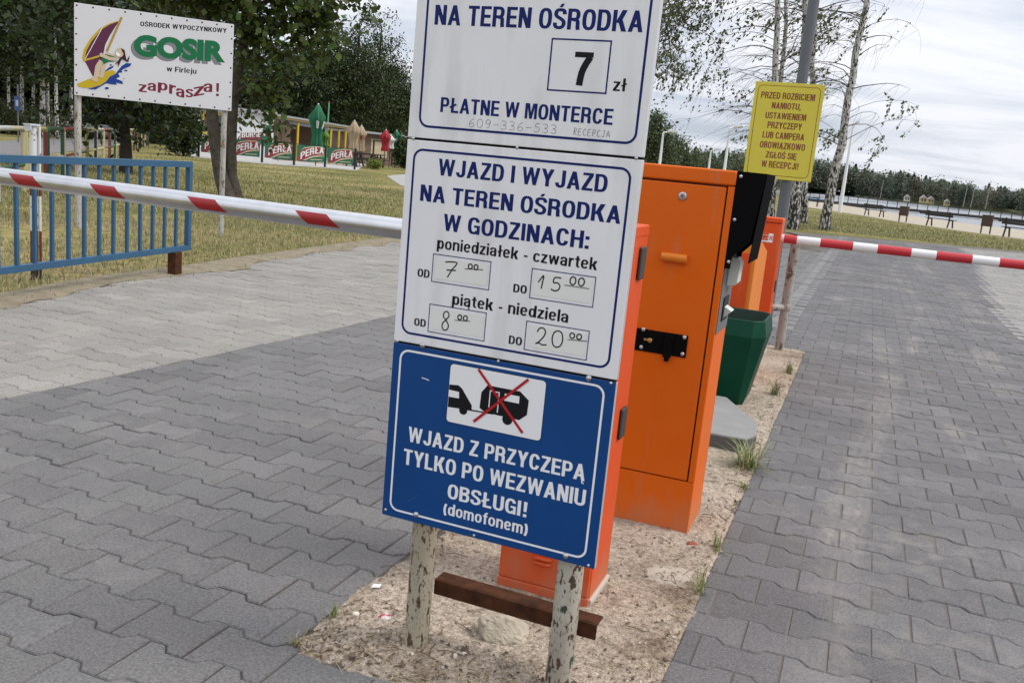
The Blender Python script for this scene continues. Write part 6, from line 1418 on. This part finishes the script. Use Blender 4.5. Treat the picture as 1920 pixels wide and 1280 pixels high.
def tree(name, label, cat, base, trunks, blobs, nclump, per, cr, ls, col, bark, seed, group=None, nlimb=14, tr=(.2, .1), shell=.55, asp=.62, droop=None, tintvar=.25):
    """trunks: list of paths (relative to base) ; blobs relative to base"""
    rr = np.random.RandomState(seed)
    t_ = thing(name, label, cat, base, 0, group)
    CC, P, ct = crown_points(blobs, nclump, per, cr, rr, shell)
    b = MB()
    for path, (r0, r1) in trunks:
        n = len(path); b.tube(path, [r0 * 1.25] + list(np.linspace(r0, r1, n - 1)), 10, 0, caps=False)
    paths = [np.array(p[0]) for p in trunks]
    for i in rr.choice(len(CC), min(nlimb, len(CC)), replace=False):
        c_ = CC[i]; pth = paths[rr.randint(len(paths))]; q = pth[max(1, int(len(pth) * (.45 + .5 * rr.rand()))) if len(pth) > 2 else -1] if len(pth) > 1 else pth[0]
        f_ = .35 + .5 * rr.rand(); k = pth[0] * (1 - f_) + pth[-1] * f_; k[2] = min(k[2], c_[2] - .1) if c_[2] > .6 else k[2]
        # nearest point of the trunk path below the clump
        zz_ = max(pth[0][2] + .3 * (pth[-1][2] - pth[0][2]), min(pth[-1][2], c_[2] - .35 * np.linalg.norm(c_[:2] - pth[-1][:2])))
        k = np.array([np.interp(zz_, pth[:, 2], pth[:, j]) for j in range(3)])
        m = (k + c_) / 2 + np.array([0, 0, .12 * np.linalg.norm(c_ - k)]) + rr.randn(3) * .08; rl = tr[1] * .45
        b.tube([k, m, c_], [rl, rl * .6, rl * .2], 6, 0, caps=False)
    b.build('trunk', bark, t_)
    V, Fq = leaf_quads(P, ls, rr, asp, droop)
    tint = np.array(col)[None, :] * (ct * (1 + tintvar * rr.randn(len(ct))).clip(.4, 1.8))[:, None] * (1 + .08 * rr.randn(len(ct), 3))
    npmesh('crown', V, Fq, LEAF, t_, tint=np.clip(tint, .004, .5)); return t_
def at0(px, Y):
    p = AT(px, 240, Y); return Vector((p.x, p.y, 0))
DK = (.027, .044, .011); MID = (.042, .063, .017); LT = (.085, .115, .03); OLV = (.075, .090, .03)
# ---- two-stemmed maple beside the billboard
def Apt(px, py, Y): p = AT(px, py, Y); return p
TA = G(432, 371); YA = TA.y
def ra(px, py, dy=0.0): p = AT(px, py, YA + dy); return (p.x - TA.x, p.y - TA.y, p.z)
blA = [(*ra(470, -90), 2.0, 2.0, 1.5), (*ra(497, 165), .42, .6, .95), (*ra(575, 45), .75, .9, .85), (*ra(385, -20), .9, 1.0, .75), (*ra(505, 250, .2), .25, .3, .45), (*ra(615, 20), .35, .5, .7), (*ra(540, 130, .3), .4, .6, .5), (*ra(470, 60), .6, .8, .8), (*ra(468, 225, .2), .26, .3, .5), (*ra(487, 190, .2), .3, .35, .5), (*ra(300, -20), .8, 1.0, .6)]
tree('maple_tree', 'broad maple with two leaning grey stems just right of the billboard', 'tree', TA,
     [([(-.02, 0, -.1), ra(414, 330), ra(404, 270), ra(396, 200), ra(392, 120), ra(380, 10), ra(365, -120)], (.125, .075)), ([(.10, .12, -.1), ra(434, 330, .12), ra(433, 270, .12), ra(437, 200, .12), ra(452, 100, .1), ra(470, -40), ra(485, -150)], (.105, .07))],
     blA, 700, 16, .15, .12, (.060, .088, .020), BARK, 31, nlimb=34, tr=(.17, .10), shell=.2, asp=.85)
# ---- dark smaller tree behind the pipe fence
TB = G(236, 322)
def rb(px, py, dy=0.0): p = AT(px, py, TB.y + dy); return (p.x - TB.x, p.y - TB.y, p.z)
tree('dark_tree', 'dark-stemmed tree behind the middle of the billboard next to the pipe fence', 'tree', TB, [([(0, 0, -.1), rb(236, 270), rb(228, 200), rb(222, 90), rb(220, -50)], (.135, .08))],
     [(*rb(230, 30), 2.6, 2.4, 2.2), (*rb(200, 205), 1.1, 1.2, .5), (*rb(290, 205), .9, 1.2, .55), (*rb(320, 150), 1.0, 1.4, 1.1)], 420, 22, .30, .16, DK, BARKD, 32, nlimb=24, tr=(.25, .12))
# ---- birches of the wood along the road
for i, (px, Y, rr_, lb) in enumerate(((-6, 50, .17, 'birch at the far left edge of the photo, beside the old road'), (41, 53, .15, 'birch behind the small blue road sign'), (62, 58, .13, 'slim birch just right of the one behind the blue road sign'), (80, 51, .19, 'thickest white birch trunk left of the billboard'), (91, 54, .12, 'thin straight birch right of the thickest trunk'), (107, 50, .13, 'leaning birch nearest the left pole of the billboard'), (135, 56, .15, 'birch partly hidden by the left billboard pole'), (18, 62, .14, 'birch deeper in the wood left of the blue road sign'))):
    B_ = at0(px, Y); rr = np.random.RandomState(100 + i); lean = (rr.rand() - .4) * .8
    tree('birch_tree', lb, 'tree', B_, [([(0, 0, -.1), (lean * .15, 0, 2), (lean * .5, .1, 5), (lean, .1, 9), (lean * 1.3, 0, 13)], (rr_ * .72, rr_ * .34))],
         [(lean * .6, 0, 6.6, 2.4, 2.2, 2.4), (lean, 0, 10, 2.6, 2.4, 3.2), (lean * .4, 0, 4.1, 2.0, 1.8, 1.1)], 230, 40, .42, .19, (.032, .050, .013), BIRCH, 40 + i, 'birches along the old road', nlimb=10, tr=(rr_, .06), shell=.35)
# ---- undergrowth and bushes
def bush(px, Y, w, h, label, col, seed, n=120, ls=.17, name='bush'):
    B_ = at0(px, Y); rr = np.random.RandomState(seed); t_ = thing(name, label, 'bush', B_)
    CC, P, ct = crown_points([(0, 0, h * .5, w, w * .8, h * .55)], n, 24, .2 * max(.5, w / 1.2), rr, .3); P[:, 2] = np.abs(P[:, 2])
    b = MB()
    for c_ in CC[:10]: b.tube([(0, 0, -.05), (c_[0] * .4, c_[1] * .4, c_[2] * .6), tuple(c_)], [.03, .02, .008], 5, 0, caps=False)
    b.build('stems', BARKD, t_); V, Fq = leaf_quads(P, ls, rr, .7); npmesh('foliage', V, Fq, LEAF, t_, tint=np.clip(np.array(col)[None] * (ct * (1 + .25 * rr.randn(len(ct))).clip(.4, 1.8))[:, None], .004, .5))
bush(345, 41, 1.0, 2.3, 'dark bush at the left end of the banner fence', DK, 61, 160, .16); bush(300, 64, 1.6, 2.2, 'dark undergrowth bush behind the dark tree stem', DK, 62, 160); bush(195, 72, 2.6, 2.6, 'broad dark bush under the billboard, left of the dark tree stem', DK, 63, 200); bush(255, 70, 2.3, 2.8, 'dark bush just right of the dark tree stem', (.03, .05, .014), 64, 180)
bush(762, 60, .9, 2.2, 'rounded green bush touching the left edge of the big sign', MID, 65, 140); bush(706, 50, .35, .45, 'small lime green bush beside the dark picnic tables', (.16, .19, .03), 66, 50, .09); bush(60, 56, 3.0, 1.5, 'low weedy bush at the foot of the birches', (.06, .075, .025), 67, 160); bush(5, 52, 2.6, 1.2, 'low weedy bush at the left edge beyond the old road', (.055, .07, .022), 68, 120)
# ---- tall trees behind the beer garden
for i, (px, Y, top, w, lb, col) in enumerate(((470, 70, 120, 2.6, 'tall dark tree behind the kiosk roof', DK), (548, 72, 95, 2.6, 'tall dark tree behind the left end of the lean-to', DK), (612, 76, 22, 2.6, 'tree with a narrow top behind the green parasol', (.038, .058, .016)), (662, 74, 38, 2.6, 'tree with ragged upright tips behind the flag pole', (.040, .060, .016)), (702, 78, 36, 2.3, 'slender ragged tree nearest the open sky left of the big sign', (.042, .063, .018)), (735, 80, 112, 2.0, 'lower bushy tree leaning towards the big sign', MID), (766, 88, 165, 2.6, 'low tree at the left edge of the big sign', MID), (410, 74, 40, 3.0, 'tall dark tree behind the maple', DK), (330, 66, -60, 3.6, 'tall dark tree above the right half of the billboard', DK), (250, 64, -60, 3.6, 'tall dark tree above the left half of the billboard', DK))):
    B_ = at0(px, Y); zt_ = ZAT(B_, px, max(top, -60)); rr = np.random.RandomState(200 + i); h = zt_
    bl = [(0, 0, h * .42, w * 1.25, w, h * .30), (rr.randn() * .3, 0, h * .68, w * .95, w * .8, h * .22), (rr.randn() * .5, 0, h * .86, w * .45, w * .4, h * .13), (w * .7, 0, h * .55, w * .55, w * .5, h * .16), (-w * .6, 0, h * .60, w * .55, w * .5, h * .18)]
    if i in (2, 3, 4, 5):
        for k_ in range(9): bl.append((w * (-.95 + 1.9 * rr.rand()), 0, h * (.62 + .42 * rr.rand()) , w * .20, w * .2, h * (.06 + .05 * rr.rand())))
        for k_ in range(5): bl.append((w * (.6 + .7 * rr.rand()), 0, h * (.4 + .35 * rr.rand()), w * .30, w * .25, h * .05))
    tree('tall_tree', lb, 'tree', B_, [([(0, 0, -.1), (.1, 0, h * .3), (0, .1, h * .6), (.1, 0, h * .95)], (.24, .05))], bl, 420, 42, .34, .17, col, BARKD, 210 + i, 'tall trees behind the beer garden', nlimb=22, tr=(.24, .10), shell=.45)
# ---- far woods as masses
def wood(name, spots, seed, ls=.8, per=190, col=DK, cvar=.3, lowfill=True):
    rr = np.random.RandomState(seed); VV = []; TT = []
    for (x, y, h, w) in spots:
        kind = rr.rand(); n = per; s_ = h / 12
        if kind < .14:   # pointed crown
            f_ = rr.rand(n) ** .8; rad = w * (1 - f_) * (.5 + .5 * rr.rand(n)) + .1; a = rr.rand(n) * 6.283; P = np.stack([x + rad * np.cos(a), y + rad * np.sin(a), h * (.12 + .88 * f_)], -1)
        else:
            k = 16; d = rr.randn(k, 3); d /= np.linalg.norm(d, axis=1)[:, None]; c_ = np.array([x, y, h * .50]) + d * np.array([w * .85, w * .85, h * .42]) * (.5 + .5 * rr.rand(k))[:, None]
            P = np.repeat(c_, n // k, 0) + rr.randn((n // k) * k, 3) * w * .26
        V, _ = leaf_quads(P, ls * s_, rr, .8); VV.append(V); base = np.array(col) * (1 + cvar * rr.randn()) * np.array([1 + .15 * rr.randn(), 1, 1])
        TT.append(np.clip(base[None] * (.7 + .6 * rr.rand(len(P)))[:, None], .004, .4))
    V = np.concatenate(VV); n = len(V) // 4; return stuff(npmesh(name, V, np.arange(4 * n).reshape(-1, 4), LEAF, tint=np.concatenate(TT)))
r = np.random.RandomState(77); sp_ = []
for i in range(190):
    px = -330 + 700 * r.rand(); Y = 66 + 26 * r.rand(); p = at0(px, Y); sp_.append((p.x, p.y, 11 + 5 * r.rand(), 2.6 + r.rand()))
wood('left_wood', sp_, 5, .42, 640, (.019, .032, .008)); sp_ = []
for i in range(60):
    px = 430 + 400 * r.rand(); Y = 92 + 20 * r.rand(); p = at0(px, Y); topy = np.interp(px, [430, 560, 640, 760, 830], [60, 70, 110, 175, 190]); sp_.append((p.x, p.y, max(3, ZAT(p, px, topy + 20 * r.rand())), 2.6 + r.rand()))
wood('back_wood', sp_, 6, .5, 520, (.042, .062, .018))
sp_ = []
for i in range(430):
    px = 1440 + 640 * r.rand(); base = np.interp(px, [1440, 1530, 1605, 1700, 1800, 1920, 2080], [340, 420, 440, 326, 276, 240, 200]) + 8 + 45 * r.rand() ** 1.5
    p = AT(px, 330, base); topy = np.interp(px, [1440, 1500, 1560, 1640, 1700, 1780, 1850, 1920, 2080], [283, 296, 300, 318, 322, 338, 346, 352, 366]) + 12 * r.rand() - 2
    if 1690 < px < 1790 and abs(px - 1715) > 6 and abs(px - 1760) > 6: p = p * ((p.y + 30) / p.y); p.z = 0
    h = max(4, ZAT(p, px, topy)); sp_.append((p.x, p.y, h, h * (.24 + .14 * r.rand())))
wood('far_wood', sp_, 8, .8, 420, (.085, .108, .072), .2)  # leaf colour paler and bluer, distance haze put into the colour
sp_ = []
for i in range(95):
    px = 1150 + 330 * r.rand(); Y = 150 + 60 * r.rand(); p = AT(px, 330, Y); topy = np.interp(px, [1150, 1280, 1330, 1360, 1400, 1440, 1480], [255, 262, 278, 270, 276, 282, 290]) + 16 * r.rand()
    h = max(3, ZAT(p, px, topy)); sp_.append((p.x, p.y, h, h * (.2 + .12 * r.rand())))
wood('shore_wood', sp_, 9, .7, 420, (.088, .112, .060), .18)
sp_ = []
for i in range(70):
    px = 790 + 380 * r.rand(); p = AT(px, 330, 120 + 50 * r.rand()); h = 8 + 4 * r.rand(); sp_.append((p.x, p.y, h, h * (.2 + .1 * r.rand())))
wood('camp_wood', sp_, 10, .8, 360, (.060, .080, .036), .2)
for px, Y in ((1236, 105), (1270, 112)):
    B_ = at0(px, Y); zt_ = ZAT(B_, px, 206 if px < 1250 else 250); h = zt_
    tree('lone_tree', 'bushy tree with a feathery top above the terminal, at the edge of the big sign' if px < 1250 else 'lower bushy tree just right of the feathery one above the terminal', 'tree', B_, [([(0, 0, -.1), (0, 0, h * .4), (.1, 0, h * .9)], (.25, .06))], [(0, 0, h * .4, 3.0, 2.6, h * .34), (-.4, 0, h * .7, 2.0, 1.8, h * .24), (-.5, 0, h * .88, .9, .9, h * .14)], 320, 34, .5, .24, (.062, .085, .032), BARKD, 300 + px, nlimb=16, tr=(.25, .09))
# a few pale stems in the far wood
for i, (px, pyb, pyt, Y) in enumerate(((1847, 392, 340, 250), (1650, 372, 338, 330), (1806, 385, 345, 262), (1820, 386, 350, 262))):
    p = AT(px, pyb, Y); t_ = tag(MB().tube([(0, 0, 0), (.2, 0, (pyb - pyt) * Y / 1702)], [.13, .07], 6).build('dead_stem', mat('pale_stem', (.3, .29, .26), .9)), ('bare pale stem in the far wood nearest the right edge', 'bare pale stem at the far wood left of the cabins', 'first of two bare stems right of the cabins, in the far wood', 'second of two bare stems right of the cabins, in the far wood')[i], 'tree stem'); t_.location = (p.x, p.y, .2)
# ---- wind-blown birches on the lake bank
TWIG = mat('birch_twig', (.055, .045, .042), .9)
def wind_birch(label, base, path, r0, r1, nb, seed, spread=1.9, leafy=.15, zlo=2.2, lean=(-.55, .1), ls=.10, strands=0):
    rr = np.random.RandomState(seed); t_ = thing('wind_blown_birch', label, 'birch', base, 0, 'wind-blown birches on the lake bank'); P = np.array(path)
    b = MB(); n = 14; zs = np.linspace(P[0][2], P[-1][2], n); pts_ = [tuple(np.interp(z, P[:, 2], P[:, j]) + (rr.randn() * .025 if j < 2 and 0 < i < n - 1 else 0) for j in range(3)) for i, z in enumerate(zs)]
    b.tube(pts_, [r0 * 1.35, r0 * 1.05] + list(np.linspace(r0, r1, n - 2)), 14, 0, caps=False); b.build('trunk', BIRCH, t_)
    tw = MB(); LC = []
    for i in range(nb):
        z = zlo + (P[-1][2] - zlo) * rr.rand() ** .9; k = np.array([np.interp(z, P[:, 2], P[:, j]) for j in range(3)])
        az = rr.rand() * 6.283; L_ = spread * (.5 + .7 * rr.rand()); d = np.array([math.cos(az), math.sin(az) * .7, .55 + .35 * rr.rand()]); d /= np.linalg.norm(d); q = [k]; dd = d.copy()
        for s_ in range(5):
            dd = dd + np.array([lean[0] * .16, lean[1] * .1, -.22]) + rr.randn(3) * .10; dd /= np.linalg.norm(dd); q.append(q[-1] + dd * L_ / 5)
        rb_ = .006 + .013 * rr.rand(); tw.tube(q, [rb_, rb_ * .85, rb_ * .65, rb_ * .5, rb_ * .35, .002], 4, 0, caps=False)
        lf = rr.rand() < leafy
        for j in range(7 + strands):
            s_ = rr.randint(2, 6); k2 = q[s_] * (1 - 0) ; e = dd * .4 + np.array([lean[0] * 1.1 + .25 * rr.randn(), lean[1] + .3 * rr.randn(), -.35 + .3 * rr.randn()]); e /= np.linalg.norm(e); l2 = .35 + .6 * rr.rand(); m = k2 + e * l2 * .5 + rr.randn(3) * .03; en = m + (e + np.array([lean[0] * .5, 0, -.4])) * l2 * .5
            tw.tube([k2, m, en], [.0035, .0025, .0015], 3, 0, caps=False)
            if lf or rr.rand() < leafy * .25:
                nl = rr.randint(7, 16); f_ = rr.rand(nl)[:, None]; LC.append(k2 * (1 - f_) + en * f_ + rr.randn(nl, 3) * .035)
    tw.build('branches', TWIG, t_)
    if LC:
        C = np.concatenate(LC); V, Fq = leaf_quads(C, ls, rr, .55, droop=(lean[0] * .8, 0, -.7)); npmesh('leaves', V, Fq, LEAF, t_, tint=np.clip(np.array((.085, .105, .04))[None] * (.6 + .8 * rr.rand(len(C)))[:, None], .01, .5))
def wb(label, bpx, bpy, tpx, tpy, r0, r1, nb, seed, **k):
    B_ = G(bpx, bpy); s_ = AT(tpx, tpy, B_.y); dx = (s_.x - B_.x) / s_.z
    H_ = 8.2; wind_birch(label, B_, [(0, 0, -.1), (dx * 2.2 + .02, 0, 2.2), (dx * s_.z, 0, s_.z), (dx * H_ * 1.03, .1, H_)], r0, r1, nb, seed, **k)
wb('birch with a strongly leaning white trunk, the rightmost on the lake bank', 1546, 430, 1624, 0, .135, .06, 50, 401, leafy=.12)
wb('birch directly behind the yellow notice, front stem of the pair right of its pole', 1487, 428, 1512, 0, .14, .06, 40, 402, leafy=.14)
wb('birch stem close behind the pair right of the notice pole', 1506, 418, 1530, 0, .12, .055, 34, 403, leafy=.12)
wb('birch left of the notice pole with bare branches sweeping left', 1434, 424, 1459, 0, .11, .05, 44, 404, leafy=.22, spread=2.2)
wb('thin birch just left of the notice pole', 1447, 420, 1475, 0, .085, .04, 30, 405, leafy=.15, spread=2.0)
# leafy birch whose crown shows right of the big sign
B_ = at0(1195, 24); 
wind_birch('leafy weeping birch hidden behind the big sign, its twigs hanging at the right of it', B_, [(0, 0, -.1), (.1, 0, 3), (.3, 0, 6), (.45, 0, 8.5)], .17, .06, 120, 406, spread=2.3, leafy=.95, zlo=3.6, lean=(-.45, .1), ls=.085, strands=6)
